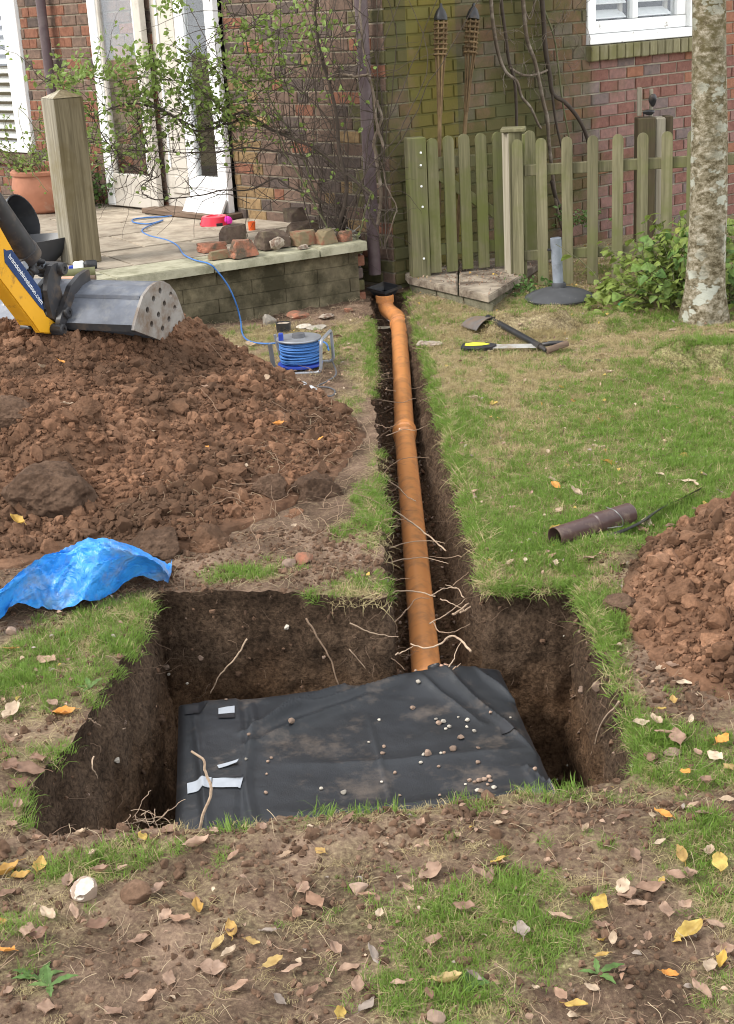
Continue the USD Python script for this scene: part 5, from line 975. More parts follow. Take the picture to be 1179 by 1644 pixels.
# ------------------------------------------------------------------ tarp
ridge = [G(x, y, z) for x, y, z in ((-60, 985, .10), (-10, 962, .10), (30, 937, .12), (70, 905, .15), (105, 886, .17), (140, 873, .18), (180, 879, .165), (225, 894, .12), (255, 911, .08), (266, 924, .04), (272, 934, .015))]
foot = [G(x, y, z) for x, y, z in ((-60, 1040, .02), (-10, 1000, .02), (12, 984, .03), (40, 968, .05), (72, 978, .018), (106, 980, .014), (140, 968, .03), (172, 956, .016), (214, 931, .03), (248, 929, .03), (270, 937, .012))]
RG, FT = spline(ridge, 150), spline(foot, 150); nn_ = min(len(RG), len(FT)); RG, FT = RG[:nn_], FT[:nn_]; rows_ = []
gq = np.linspace(0, 1, nn_)
for v in np.linspace(-.45, 1, 40):
    if v < 0: P = RG+A([-.02, .33, 0])*(-v)/.45*.6+ZU*(.02*math.sin(-v*3)-.25*(-v)**1.3)
    else: P = RG*(1-v)+FT*v+ZU*((.055*math.sin(PI*v)*np.sin(PI*np.clip(gq, 0, 1))**.5)[:, None])*A([[0, 0, 1]])[0]
    w_ = .018*fb(gq*9, np.full(nn_, v*2.2), 1.0, 3, 81)+.010*np.abs(fb(gq*20+v*9, np.full(nn_, v*3), 1.0, 3, 82))+.016*np.maximum(0, np.sin(gq*34+v*7))**6*np.clip(v, 0, 1)-.034*np.abs(fb(gq*6+v*2.5, np.full(nn_, v*2.2-1), 1.0, 2, 83))**.8-.016*np.abs(fb(gq*15-v*6, np.full(nn_, v*5), 1.0, 2, 84))**.8+.02
    rows_.append(P+np.outer(w_, A([.15, -.55, .8])))
tv = np.vstack(rows_); tv[:, 2] = np.maximum(tv[:, 2], .012); obj('tarpaulin', (tv, gridf(40, nn_)), 'tarp_blue', None, smooth=24, label='crumpled blue tarpaulin with torn muddy edge at the foot of the large soil heap', cat='tarpaulin')

# ------------------------------------------------------------------ cable reel and plug
rb = G(484, 604)+A([.0, .135, .0]); reel = thing('cable_reel', 'blue extension cable wound on a reel in a grey tube frame', 'cable reel', rb); rz_ = rotz(-.06)
F_ = lambda x, y, z: rz_ @ A([x, y, z])+rb
def rounded(P, r, k=5):
    P = A(P, float); out = [P[0]]
    for a, b, c in zip(P[:-2], P[1:-1], P[2:]):
        u, w_ = (a-b)/np.linalg.norm(a-b), (c-b)/np.linalg.norm(c-b)
        for t in np.linspace(0, 1, k): p, q = b+u*r, b+w_*r; out.append((1-t)**2*p+2*t*(1-t)*b+t*t*q)
    return A(out+[P[-1]])
obj('frame', tube(rounded([F_(-.135, -.12, .165), F_(-.125, -.125, .012), F_(.105, -.125, .012), F_(.115, -.12, .17), F_(.15, .1, .175), F_(.155, .11, .012), F_(-.11, .11, .012), F_(-.135, .10, .165)], .028), .0085, 10), 'frame_grey', reel, smooth=True)
obj('grip', tube([F_(-.137, -.12, .165), F_(-.127, -.124, .045)], .0115, 10), 'rubber_grey', reel, smooth=40)
ra = F_(-.005, -.005, .0); obj('flange', lathe([(0, .028), (.112, .028), (.114, .034), (.112, .04), (0, .04)], ra, k=40), 'reel_blue', reel, smooth=40); obj('flange', lathe([(0, .158), (.112, .158), (.114, .163), (.112, .168), (0, .168)], ra, k=40), 'frame_grey', reel, smooth=40)
obj('hub', lathe([(0, .168), (.034, .168), (.03, .188), (0, .19)], ra, k=24), 'rubber_grey', reel, smooth=40); obj('knob', bevel_box(ra+A([-.085, -.05, .185]), (.012, 0, 0), (0, .012, 0), (0, 0, .02), .004), 'reel_blue', reel)
gC = np.random.default_rng(8); wnd = []
for lay, rr in enumerate((.088, .096)):
    n_t = 13; t = np.linspace(0, n_t*2*PI, n_t*26); wnd.append(np.column_stack([ra[0]+(rr+.003*np.sin(t*.37+lay))*np.cos(t), ra[1]+(rr+.003*np.sin(t*.37+lay))*np.sin(t), .046+(t/t[-1] if lay == 0 else 1-t/t[-1])*.106+.007*np.sin(t*.53+lay*2)]))
obj('wound_cable', tube(np.vstack(wnd), .0045, 6), 'blue_cable', reel, smooth=True)
obj('drum', lathe([(.08, .04), (.08, .158)], ra, k=30), 'reel_blue', reel, smooth=True)
p0 = G(492, 626, .03); plug = thing('cable_plug', 'pale grey plug socket with short grey lead lying on the soil beside the reel', 'plug', p0)
e = G(512, 640, .03)-G(474, 618, .03); e /= np.linalg.norm(e); s_ = np.cross(ZU, e); obj('socket_body', bevel_box(p0+e*.045, e*.032, s_*.028, ZU*.024, .008), 'tool_grey', plug); obj('handle', lathe([(0, -.08), (.018, -.078), (.021, -.02), (.017, .03)], p0-e*.01, e, 16), 'tool_grey', plug, smooth=40); obj('guard', lathe([(.026, -.012), (.03, 0), (.026, .012)], p0-e*.055, e, 16), 'tool_grey', plug, smooth=40)
obj('lead', tube(spline([p0+e*.07, G(530, 636, .015), G(538, 628, .012), G(528, 622, .012), G(510, 620, .015), G(525, 612, .02), G(540, 600, .03), F_(.15, .05, .03)], 60), .004, 6), 'rubber_grey', plug, smooth=True)

# ------------------------------------------------------------------ gully and the orange drain
hp = A([0., 0., 0.]); hp[:] = AT(611, 462, 8.87); hz0 = hp[2]; hp[0] -= .012
gul = thing('drain_gully', 'black plastic gully hopper under the brown downpipe', 'gully', (hp[0], hp[1], hz0))
obj('shoe', lathe([(.05, .0), (.056, .01), (.052, .05), (.044, .075), (.044, .09)], (L((ta+tb)/2, 0, .09)[0], L((ta+tb)/2, 0, .09)[1], hz0+.0), k=24), 'black_plastic', gul, smooth=40)
obj('hopper', MB().mesh(lathe([(.056, -.06), (.09, -.016), (.112, -.010), (.112, .006), (.10, .006), (.085, -.012), (.05, -.03)], (hp[0]+.035, hp[1], hz0), (0, -.12, 1), 4)), 'black_plastic', gul)
rs = A([hp[0]+.035, hp[1]-.05, 0]); PF = AT(641, 521, 8.42); PM = AT(650, 697, 6.46); PN = AT(684, 1068, 4.17); PE = PN+(PN-PM)/np.linalg.norm(PN-PM)*.13
dr = thing('drain_pipe', 'orange plastic drain pipe running down the trench from the gully into the pit', 'drain pipe', PM)
r_ = .0475
def pipe_run(nm, P, Q, socket=None):
    e = (Q-P)/np.linalg.norm(Q-P); l = np.linalg.norm(Q-P); obj(nm, lathe([(r_-.003, 0), (r_, 0)]+[(r_, l*q) for q in np.linspace(.05, .95, 12)]+[(r_, l), (r_-.003, l), (r_-.003, 0)], P, e, 48), 'orange_plastic', dr, smooth=50)
pipe_run('pipe_section', PE, PM+(PM-PN)/np.linalg.norm(PM-PN)*.03); pipe_run('pipe_section', PM, PF)
e = (PF-PM)/np.linalg.norm(PF-PM); obj('socket_collar', lathe([(r_+.0005, -.05), (r_+.005, -.045), (r_+.0055, .0), (r_+.010, .006), (r_+.0105, .02), (r_+.006, .026), (r_+.0058, .04), (r_+.009, .045), (r_+.009, .056), (r_+.0005, .06)], PM, e, 48), 'orange_plastic', dr, smooth=35)
el = rounded([PF-e*.02, PF+e*.14, A([rs[0], rs[1], PF[2]+.02]), A([rs[0], rs[1], hz0-.045])], .07, 10); obj('bend', tube(el, r_+.001, 40), 'orange_plastic', dr, smooth=50)
for c, ax, q in ((PF+e*.0, e, 1), (PF+e*.045, e, 1), ): obj('bend_collar', lathe([(r_+.0005, -.02), (r_+.008, -.017), (r_+.0085, .012), (r_+.0005, .018)], c, ax, 40), 'orange_plastic', dr, smooth=35)
obj('riser_collar', lathe([(r_+.001, -.05), (r_+.009, -.046), (r_+.0095, -.005), (r_+.001, 0)], (rs[0], rs[1], hz0-.035), k=40), 'orange_plastic', dr, smooth=35)
bpq = G(697, 1070, -.20); obj('black_pipe_end', lathe([(0, -.12), (.02, -.12), (.021, .0), (.018, .006), (.016, 0), (0, -.01)], bpq, (-.25, .35, 1), 18), 'black_plastic', None, smooth=40, label='black pipe end poking up between the orange drain and the membrane', cat='pipe')
for k, (x, y) in enumerate(((711, 1067), (717, 1066))): q = G(x, y, -.19); obj('copper_pipe', lathe([(0, -.12), (.008, -.12), (.008, 0), (.006, 0), (.006, -.03)], q, (.35, .35, 1), 12), 'copper_pipe', None, smooth=40, label=('left' if k == 0 else 'right')+' one of two thin copper pipe ends beside the orange drain', cat='pipe')

# ------------------------------------------------------------------ the crate in its membrane
CZ = -.225; BLc, BRc = G(286, 1128, CZ), G(803, 1070, CZ); c1_ = (BRc-BLc); CW = np.linalg.norm(c1_); c1_ = c1_/CW; c2_ = A([c1_[1], -c1_[0], 0])-c1_*.03; CD = .96
def crate_h(u, v):
    u, v = A(u, float), A(v, float); h = np.zeros_like(u)
    seam = .175+.02*np.sin(v*5+.4); h += .007*np.clip((u-seam)/-.01, 0, 1)*np.clip((u-.06)/.02, 0, 1)
    h += .012*np.exp(-((u-(.21-.02*v+.012*np.sin(v*9)))/.012)**2)*np.clip(v/.2, 0, 1)
    for (a, b, c, d, wd, hh) in ((.19, .26, .50, .02, .014, .016), (.20, .33, .56, .10, .02, .010), (.22, .20, .75, -.02, .016, .010), (.80, .0, .98, .55, .014, .009), (.72, .02, .86, .35, .016, .008), (.9, .02, 1.02, .3, .012, .008), (.93, .62, .99, .95, .012, .018), (.88, .72, 1.0, .80, .014, .010), (.05, .1, .09, .9, .012, .006), (.30, .45, .95, .52, .03, .004), (.3, .7, .9, .74, .03, .004), (.55, .2, .56, .9, .006, .003)):
        dx, dy = c-a, d-b; l2 = dx*dx+dy*dy; t = np.clip(((u-a)*dx+(v-b)*dy)/l2, 0, 1); dist = np.hypot(u-a-t*dx, v-b-t*dy); h += 2.3*hh*np.exp(-np.abs(dist/wd)**1.15*1.3)*np.sin(np.clip(t*PI, .15, PI-.15))**.5
    h += .035*np.exp(-((u-.80)/.11)**2-(v/.10)**2)+.006*fb(u, v, 4, 3, 91)+.003*fb(u, v, 14, 3, 92)-.012*np.clip((u-.25)/.3, 0, 1)*np.clip((.8-u)/.3, 0, 1)*np.sin(PI*np.clip(v, 0, 1))
    ed_ = np.minimum.reduce([u+.0, CW-u, v, CD-v]); h -= .02*np.exp(-(np.maximum(ed_, 0)/.012))
    return h
cp_ = lambda u, v, o=0.0: BLc+np.multiply.outer(u, c1_)+np.multiply.outer(v, c2_)+np.multiply.outer(crate_h(u, v)+o, ZU)
crate = thing('soakaway_crate', 'large crate wrapped in creased black membrane sitting in the pit', 'soakaway crate', BLc)
u, v = np.meshgrid(np.linspace(0, CW, 150), np.linspace(0, CD, 140)); top_ = cp_(u, v)
m = MB().add(top_.reshape(-1, 3), gridf(*u.shape)); ringi = np.r_[top_[0, :], top_[1:, -1], top_[-1, -2::-1], top_[-2:0:-1, 0]]; cx = ringi.mean(0)
out_ = ringi-cx; out_[:, 2] = 0; out_ /= np.linalg.norm(out_, axis=1, keepdims=True); lv_ = []
for q in np.linspace(0, 1, 16): z = ringi[:, 2]*(1-q)+(-.735)*q; w_ = (.006+.008*fb(ringi[:, 0]*9, ringi[:, 1]*9, 1, 3, 95, q*2.5))*min(1, q*8); lv_.append(np.column_stack([ringi[:, :2]+out_[:, :2]*np.c_[w_], z]))
rn = len(ringi); i, j = np.meshgrid(np.arange(15), np.arange(rn), indexing='ij'); jj = (j+1) % rn; m.add(np.vstack(lv_), np.stack([i*rn+j, (i+1)*rn+j, (i+1)*rn+jj, i*rn+jj], -1).reshape(-1, 4))
cover = obj('membrane_cover', m, 'membrane', crate, smooth=True)
def onC(x, y):
    p = G(x, y, CZ+.005)-BLc; u_, v_ = np.linalg.solve(A([c1_[:2], c2_[:2]]).T, p[:2]); return float(u_), float(v_)
def patch(nm, quad, mm, o=.003, lift=0.0):
    q = A([onC(*p) for p in quad]); s, t = np.meshgrid(np.linspace(0, 1, 12), np.linspace(0, 1, 8)); uv = (1-s)[..., None]*(1-t)[..., None]*q[0]+s[..., None]*(1-t)[..., None]*q[1]+s[..., None]*t[..., None]*q[2]+(1-s)[..., None]*t[..., None]*q[3]
    uu, vv = uv[..., 0], uv[..., 1]; P = cp_(uu, vv, o)+np.multiply.outer(lift*s*s, ZU); v_ = P.reshape(-1, 3); f_ = gridf(8, 12)
    obj(nm, MB().add(v_, f_).add(v_-ZU*.0008, f_[:, ::-1]), mm, cover, smooth=True)
patch('silver_tape', [(300, 1255), (340, 1251), (340, 1268), (301, 1272)], 'silver_tape'); patch('silver_tape', [(342, 1253), (391, 1252), (386, 1268), (341, 1268)], 'silver_tape', .004); patch('silver_tape', [(351, 1139), (377, 1135), (377, 1147), (351, 1149)], 'silver_tape', .004)
patch('black_tape', [(351, 1149.5), (377, 1147.5), (377, 1155), (351, 1156)], 'black_tape', .004); patch('silver_tape', [(349, 1232), (384, 1225), (381, 1230), (352, 1237)], 'silver_tape', .003, .006); patch('black_tape', [(310, 1127), (334, 1127), (320, 1145), (296, 1145)], 'black_tape'); patch('black_tape', [(346, 1248), (392, 1252), (392, 1254.5), (346, 1252)], 'black_tape', .005, .008); patch('black_tape', [(801, 1162), (826, 1158), (830, 1174), (806, 1177)], 'black_tape')
# pebbles and crumbs on it
PEB = [(672, 1100, 9, 0), (668, 1086, 6, 1), (662, 1133, 10, 1), (609, 1151, 6, 0), (700, 1152, 7, 0), (705, 1158, 10, 1), (712, 1156, 9, 0), (722, 1164, 8, 0), (716, 1167, 6, 0), (751, 1155, 9, 0), (762, 1172, 8, 0), (750, 1165, 6, 0), (739, 1182, 12, 1), (788, 1147, 7, 1), (728, 1201, 13, 1), (687, 1209, 14, 1), (680, 1210, 7, 0), (676, 1220, 7, 0), (708, 1208, 6, 0), (713, 1207, 6, 1), (616, 1192, 7, 1), (614, 1203, 8, 1), (592, 1185, 5, 0), (768, 1201, 7, 1), (767, 1222, 8, 1), (634, 1233, 7, 1), (613, 1247, 6, 0), (516, 1262, 7, 0), (552, 1266, 10, 0), (705, 1227, 6, 1), (706, 1273, 6, 1), (642, 1270, 6, 1), (754, 1250, 8, 1), (762, 1253, 7, 1), (770, 1251, 10, 1), (778, 1250, 9, 1), (785, 1246, 8, 1), (788, 1252, 8, 1), (794, 1263, 9, 0), (766, 1266, 8, 0), (774, 1270, 11, 1), (748, 1256, 5, 0), (783, 1258, 6, 1), (436, 1217, 6, 1), (430, 1223, 6, 1), (396, 1224, 6, 0), (427, 1272, 7, 1), (428, 1242, 5, 1), (469, 1168, 12, 1), (400, 1184, 7, 1), (363, 1124, 6, 1), (860, 1245, 8, 1), (736, 1150, 5, 0), (820, 1150, 5, 0)]
PB_G = [thing('pebble', None, None, (0, 0, -50-k)) for k in range(4)] if False else None
pz_ = lambda x, y: 'near the silver tapes' if x < 480 else ('just below the drain pipe' if y < 1140 else ('in the cluster at its right middle' if y < 1230 and x > 660 else ('in the front right cluster' if x > 730 else 'in its middle')))
for k, (x, y, s, m_) in enumerate(PEB):
    uu, vv = onC(x, y); p = cp_(A([uu]), A([vv]))[0]; r = s*.95*4.3/2300/2; v, f = rock(600+k, 1 if s < 9 else 2, .2, .75); v = v @ rotz(k*1.7).T
    obj('pebble', (v*r+p+ZU*r*.45, f), 'stone_brown' if m_ else 'stone_pale', None, smooth=40, label=f"{'tiny' if s < 7 else ('small' if s < 10 else 'larger')} {'brown' if m_ else 'pale'} pebble on the membrane {pz_(x, y)}", cat='pebble', group=f"{'brown' if m_ else 'pale'} pebbles {pz_(x, y)}")

fp0 = G(140, 1440); fz0 = float(np.nan_to_num(gz_at(fp0[0], fp0[1]))); v, f = rock(500, 4, .2, .85); v = v*.031+fp0+ZU*(fz0+.012)
flint = thing('stone', 'rounded flint with a white broken top among the leaves left of the pit front', 'stone', (fp0[0], fp0[1], fz0)); obj('body', (v, f), 'flint', flint, smooth=35)
fn0 = np.cross(v[f[:, 1]]-v[f[:, 0]], v[f[:, 2]]-v[f[:, 0]]); fn0 /= np.linalg.norm(fn0, axis=1, keepdims=True); fc0 = v[f].mean(1); k0 = (fn0 @ A([-.25, -.45, .85]) > .84+.3*fb(fc0[:, 0], fc0[:, 1], 60, 2, 9))
obj('broken_face', (v+(v-v.mean(0))*.03, f[k0]), 'stone_pale', flint, smooth=35, label='white broken face of the flint')

# ------------------------------------------------------------------ the digger: bucket, linkage, arm
bth = math.radians(24); bn = A([math.cos(bth), -math.sin(bth), 0]); BO = AT(256, 500, 6.42); bu = A([math.sin(bth), math.cos(bth), 0])
def onB(x, y, off=0.0): 
    P = ONP(x, y, BO-bn*off, bn)-BO; return float(P @ bu), float(P @ ZU)
bpoly = lambda pts, off=0.0: Polygon([onB(x, y, off) for x, y in pts]).buffer(0)
ub_ = lambda poly, off, d0, d1: extrude(poly, BO-bn*off, bu, ZU, bn, d0, d1)
dig_ = thing('mini_digger_arm', 'yellow mini digger arm with grey ditching bucket resting on the large soil heap', 'digger', BO)
PLATE = [(213, 530), (214, 522), (221, 496), (228, 475), (239, 460), (249, 453), (260, 451), (270, 456), (280, 469), (288, 489), (296, 514), (307, 548), (306, 555), (285, 553), (256, 546)]
plate = bpoly(PLATE); holes = [onB(x/2.807, y/2.807+300) for x, y in ((716, 467), (764, 485), (686, 503), (735, 525), (782, 545), (659, 553), (709, 575), (756, 595), (803, 614), (678, 617), (727, 637), (776, 657))]
for h in holes: plate = plate.difference(shapely.Point(h).buffer(.0135, 5))
buck = obj('bucket', MB().mesh(ub_(plate, 0, -.007, .007)), 'worn_steel', dig_, label='drilled steel end plate of the bucket')
full = bpoly(PLATE); mouth = bpoly([(262, 452), (330, 470), (330, 570), (288, 556), (284, 548), (270, 500)]); shell = full.difference(full.buffer(-.012).union(mouth.buffer(.002)))
if shell.geom_type != 'Polygon': shell = max(shell.geoms, key=lambda s: s.area)
obj('bucket_shell', ub_(full.buffer(-.004).difference(full.buffer(-.016).union(mouth)) if False else shell.buffer(-.0015), 0, -1.25, -.008), 'bucket_steel', dig_)
obj('bucket_back', ub_(full.buffer(-.02), 0, -1.24, -1.23), 'worn_steel', dig_)
P0, P1 = onB(214, 531), onB(216, 522); obj('cutting_edge', extrude(Polygon([(P0[0]-.006, P0[1]-.004), (P0[0]+.03, P0[1]-.012), (P0[0]+.03, P0[1]+.02), (P0[0]-.006, P0[1]+.026)]), BO, bu, ZU, bn, -1.25, -.009), 'black_steel', dig_)
q_ = onB(227, 478); obj('bucket_rib', extrude(Polygon([(q_[0]-.006, q_[1]-.006), (q_[0]+.01, q_[1]-.006), (q_[0]+.012, q_[1]+.008), (q_[0]-.002, q_[1]+.008)]), BO, bu, ZU, bn, -1.25, -.009), 'bucket_steel', dig_)
EAR = [(101, 487), (107, 477), (114, 468), (124, 459), (134, 453), (147, 448), (142, 456), (131, 466), (125, 480), (122, 502), (117, 521), (111, 537), (101, 537), (96, 526), (101, 506)]
bc_ = onB(256, 500); ear = full.buffer(.05).difference(full.buffer(-.004)).intersection(sbox(-2, onB(214, 534)[1]-.03, bc_[0]-.0, 2)); ear = ear.union(bpoly(EAR, .42).intersection(full.buffer(.075)).difference(full.buffer(-.004))) if False else ear
for off in (.36, .52): obj('hanger_plate', ub_(ear, off, -.012, .012), 'black_steel', dig_)
for off in (.36, .52):
    for q_ in (onB(219, 503), onB(211, 531)):
        obj('pin_boss', lathe([(0, -.03), (.026, -.03), (.026, .024), (.021, .03), (.010, .03), (.009, .024), (0, .024)], BO-bn*off+bu*(q_[0]-.028)+ZU*q_[1], bn, 18), 'black_steel', dig_, smooth=35)
LINK = [(77, 423), (85, 422), (92, 428), (92, 438), (87, 445), (85, 458), (89, 471), (93, 486), (92, 508), (89, 518), (82, 517), (74, 510), (69, 490), (65, 466), (67, 440), (72, 427)]
for off in (.42, .52): obj('tipping_link', ub_(bpoly(LINK, .42).buffer(.001), off, -.012+(.024 if off == .42 else -.024), .012+(.024 if off == .42 else -.024)), 'black_steel', dig_)
def pin(x, y, r, off=.42, d0=-.14, d1=.035, m='black_steel', nm='pin'):
    c = onB(x, y, off); P = BO-bn*off+bu*c[0]+ZU*c[1]; obj(nm, lathe([(0, d0), (r, d0), (r, d1-.008), (r*.85, d1), (r*.35, d1), (r*.3, d1-.006), (0, d1-.006)], P, bn, 20), m, dig_, smooth=35)
pin(110, 491, .024); pin(105, 527, .026); pin(93, 506, .028, d1=.045); pin(86, 431, .030, d1=.06)
obj('tie_bar', ub_(bpoly([(106, 504), (110, 503), (109, 517), (106, 518)], .42), .42, .012, .02), 'galvanised', dig_)
ARM = [(-75, 215), (-40, 285), (0, 366), (17, 396), (45, 450), (73, 507), (91, 519), (94, 537), (62, 534), (51, 518), (32, 493), (8, 461), (-20, 425), (-75, 352)]
arm = bpoly(ARM, .40); obj('dipper_arm', MB().mesh(ub_(arm.buffer(-.004), .40, -.018, .006)).mesh(ub_(arm, .40, -.016, .0)).mesh(ub_(arm.buffer(-.03), .40, -.11, -.0165)), 'yellow_paint', dig_)
DEC = [(3, 398), (8, 401), (17, 400), (63, 463), (69, 500), (62, 494), (34, 459), (5, 421)]
obj('decal', ub_(bpoly(DEC, .40).buffer(-.002), .40, .0062, .0078), 'navy_decal', dig_)
def lettering(txt, x0, y0, x1, y1, off, cap, d0, m, wid=None):
    a, b = A(onB(x0, y0, off)), A(onB(x1, y1, off)); l = np.linalg.norm(b-a); e = (b-a)/l; w_ = A([-e[1], e[0]])
    tm = meshkit.text_mesh(txt, cap, .001); v = np.array(tm.vertices); sx = l/v[:, 0].max(); E2, W2 = bu*e[0]+ZU*e[1], bu*w_[0]+ZU*w_[1]
    V = BO-bn*off+bu*a[0]+ZU*a[1]+v[:, :1]*sx*E2+v[:, 1:2]*W2+(v[:, 2:3]+d0)*bn; obj('lettering', (V, np.array(tm.faces)), m, dig_)
lettering('brandonhirestation.com', 10.5, 412, 64, 489, .40, .020, .0079, 'white_print')
cy0, cy1 = onB(-32, 300, .47), onB(46, 413, .47); Q = lambda c, off: BO-bn*off+bu*c[0]+ZU*c[1]
ax = Q(cy1, .47)-Q(cy0, .47); ln = np.linalg.norm(ax); obj('ram_cylinder', lathe([(0, 0), (.058, 0), (.058, ln-.05), (.063, ln-.048), (.063, ln), (.024, ln+.004), (.024, ln+.0)], Q(cy0, .47), ax, 30), 'black_steel', dig_, smooth=35)
obj('ram_rod', tube([Q(cy1, .47), Q(onB(80, 433, .47), .47)], .023, 16), 'galvanised', dig_, smooth=40); obj('rod_eye', lathe([(0, -.05), (.036, -.05), (.036, .05), (0, .05)], Q(onB(80, 432, .47), .47), bn, 20), 'black_steel', dig_, smooth=35)
obj('hose', tube(spline([Q(onB(*p, .44), .44) for p in ((-30, 330), (0, 352), (22, 380), (40, 405), (52, 414), (62, 418), (70, 420))], 30), .011, 10), 'black_plastic', dig_, smooth=True)
obj('hose', tube(spline([Q(onB(*p, .5), .5) for p in ((-30, 318), (10, 345), (40, 380), (58, 404), (60, 416))], 30), .010, 10), 'black_plastic', dig_, smooth=True)
for (x, y, s) in ((38, 424, .03), (50, 432, .035), (60, 420, .02), (46, 440, .028), (66, 425, .018)): c = Q(onB(x, y, .46), .46); v, f = rock(int(x), 2, .2); obj('fitting', (v*s+c, f), 'galvanised' if x == 38 else 'black_steel', dig_, smooth=35)
# chalk figures on the bucket back
lo = onB(222, 500); 
def chalk(txt, x0, y0, x1, y1, cap):
    Pn = np.cross(bn, ZU); 
    # on the upright flank of the shell, reading along its length
    O_ = BO+bu*(onB(221, 496)[0]-.0022); tm = meshkit.text_mesh(txt, cap, .0008); v = np.array(tm.vertices); nf = -bu
    a, b = ONP(x0, y0, O_, bu), ONP(x1, y1, O_, bu); l = np.linalg.norm(b-a); e = (b-a)/l; w_ = np.cross(nf, e); w_ = w_ if w_[2] > 0 else -w_
    V = a+v[:, :1]*(l/v[:, 0].max())*e+v[:, 1:2]*w_+(v[:, 2:3])*nf; obj('chalk_mark', (V, np.array(tm.faces)), 'white_print', dig_)
chalk('1010 -', 5, 505, 36, 504, .024); chalk('3', 3, 494, 8, 494, .018)

# ------------------------------------------------------------------ roots
gRt = np.random.default_rng(55)
def rooty(P, r0, r1, n=30, jit=.004):
    S = spline(P, n); S = S+np.column_stack([jit*fb(S[:, k]*1.0, np.arange(len(S))*.35, 1, 3, int(gRt.integers(1000))) for k in range(3)]); return tube(S, .68*np.linspace(r0, r1, len(S)), 6)
XP = lambda x: (lambda a, b: ONP(a, b, A([x, 0, 0]), A([1., 0, 0])))
rp = XP(.60); lp = XP(-.715); fp_ = lambda a, b: AT(a, b, 2.84); bk = lambda a, b: AT(a, b, 4.03); tr = lambda a, b: G(a, b, -.13)
NAMED = [('long pale root hanging down the right bank of the pit', rp, [(995, 1128), (968, 1160), (952, 1205), (940, 1245), (936, 1272)], .0048, .003), ('thick kinked pale root sticking up in front of the silver tape', fp_, [(308, 1207), (328, 1221), (330, 1240), (338, 1262), (336, 1285), (326, 1310), (321, 1340)], .0038, .006),
         ('pale root crossing over the orange pipe highest up, below the collar', tr, [(608, 762), (640, 783), (655, 798), (668, 804)], .004, .0025), ('straight pale root stretching from the left trench bank across to the right bank', tr, [(612, 806), (660, 838), (690, 862), (716, 884)], .0055, .004),
         ('pale root lying across the pipe just above the pit', tr, [(618, 960), (640, 949), (672, 951), (700, 958)], .0045, .003), ('thick forked root reaching over the pipe from the right bank at its lower end', tr, [(756, 1046), (742, 1030), (726, 1022), (705, 1035), (680, 1040), (661, 1033)], .006, .003),
         ('short thick pale root stub in the right trench bank', tr, [(727, 988), (738, 980), (753, 969)], .006, .005), ('second pale root stub right of the pipe, nearer the right bank', tr, [(739, 984), (752, 977), (770, 966)], .005, .004), ('curved root hanging down the back bank above the membrane centre', bk, [(492, 992), (510, 1022), (532, 1062), (544, 1100)], .0045, .003),
         ('pale root hanging down the back bank near its left end', bk, [(396, 1026), (378, 1056), (352, 1085), (338, 1114)], .004, .0025), ('thin pale root running down the left bank of the pit', lp, [(200, 1224), (207, 1255), (204, 1290), (206, 1310)], .004, .002)]
for lb, fn_, pts, r0, r1 in NAMED:
    obj('root', rooty([fn_(*p) for p in pts], r0, r1), 'root_pale' if 'thick' in lb or 'pale' in lb else 'root_tan', None, smooth=True, label=lb, cat='root')
br = rooty([fp_(336, 1262), fp_(326, 1268), fp_(318, 1274)], .003, .0025)
SMALL = [(tr, [(632, 1000), (655, 978), (668, 962), (690, 960)]), (tr, [(634, 1052), (650, 1045), (664, 1038)]), (tr, [(690, 1000), (712, 990), (735, 972), (748, 962)]), (tr, [(697, 1000), (706, 1014), (730, 1014), (756, 1002)]), (tr, [(706, 962), (725, 968), (745, 980)]), (tr, [(694, 955), (715, 945), (735, 945)]), (tr, [(728, 940), (745, 925), (760, 915)]), (tr, [(745, 960), (735, 945), (715, 940)]), (bk, [(560, 1000), (590, 1012), (615, 1020), (640, 1023)]), (bk, [(610, 1052), (628, 1055), (650, 1075)]), (bk, [(560, 1042), (580, 1065), (598, 1085)]), (tr, [(722, 1070), (730, 1055), (740, 1030)]), (tr, [(728, 1074), (740, 1066)]), (tr, [(620, 700), (645, 690), (668, 690), (690, 680)]), (tr, [(600, 640), (640, 646), (668, 640)]), (tr, [(604, 610), (630, 607), (660, 604)]), (tr, [(625, 880), (650, 872), (690, 868), (715, 872)]), (tr, [(618, 905), (650, 898), (680, 895), (720, 905)]), (tr, [(608, 770), (630, 745), (655, 735), (690, 735)]), (rp, [(890, 1090), (905, 1078), (922, 1066)]), (rp, [(885, 1140), (905, 1130), (925, 1115)]), (rp, [(925, 1180), (945, 1160)]), (rp, [(905, 1255), (915, 1262), (928, 1266)]), (lp, [(150, 1215), (149, 1232), (156, 1250)]), (lp, [(142, 1152), (152, 1160), (162, 1167)]), (lp, [(198, 1170), (215, 1169), (234, 1170)]), (lp, [(203, 1181), (218, 1193), (233, 1203)]), (lp, [(222, 1019), (212, 1037), (199, 1054)]), (lp, [(240, 1048), (256, 1060), (273, 1075)]), (lp, [(208, 1228), (208, 1250), (213, 1270)]), (lp, [(238, 1140), (252, 1170), (260, 1200)])]
for k, (fn_, pts) in enumerate(SMALL):
    nm = {id(tr): ('thin root poking out across the trench over the orange pipe', 'roots across the trench'), id(bk): ('thin root hanging from the back bank of the pit', 'roots in the back bank'), id(rp): ('thin root poking from the right bank of the pit', 'roots in the right bank'), id(lp): ('thin root in the left bank of the pit', 'roots in the left bank')}[id(fn_)]
    obj('root', rooty([fn_(*p) for p in pts], .0032, .0016, 20), 'root_pale' if k % 3 else 'root_tan', None, smooth=True, label=nm[0], cat='root', group=nm[1])
fine = MB()
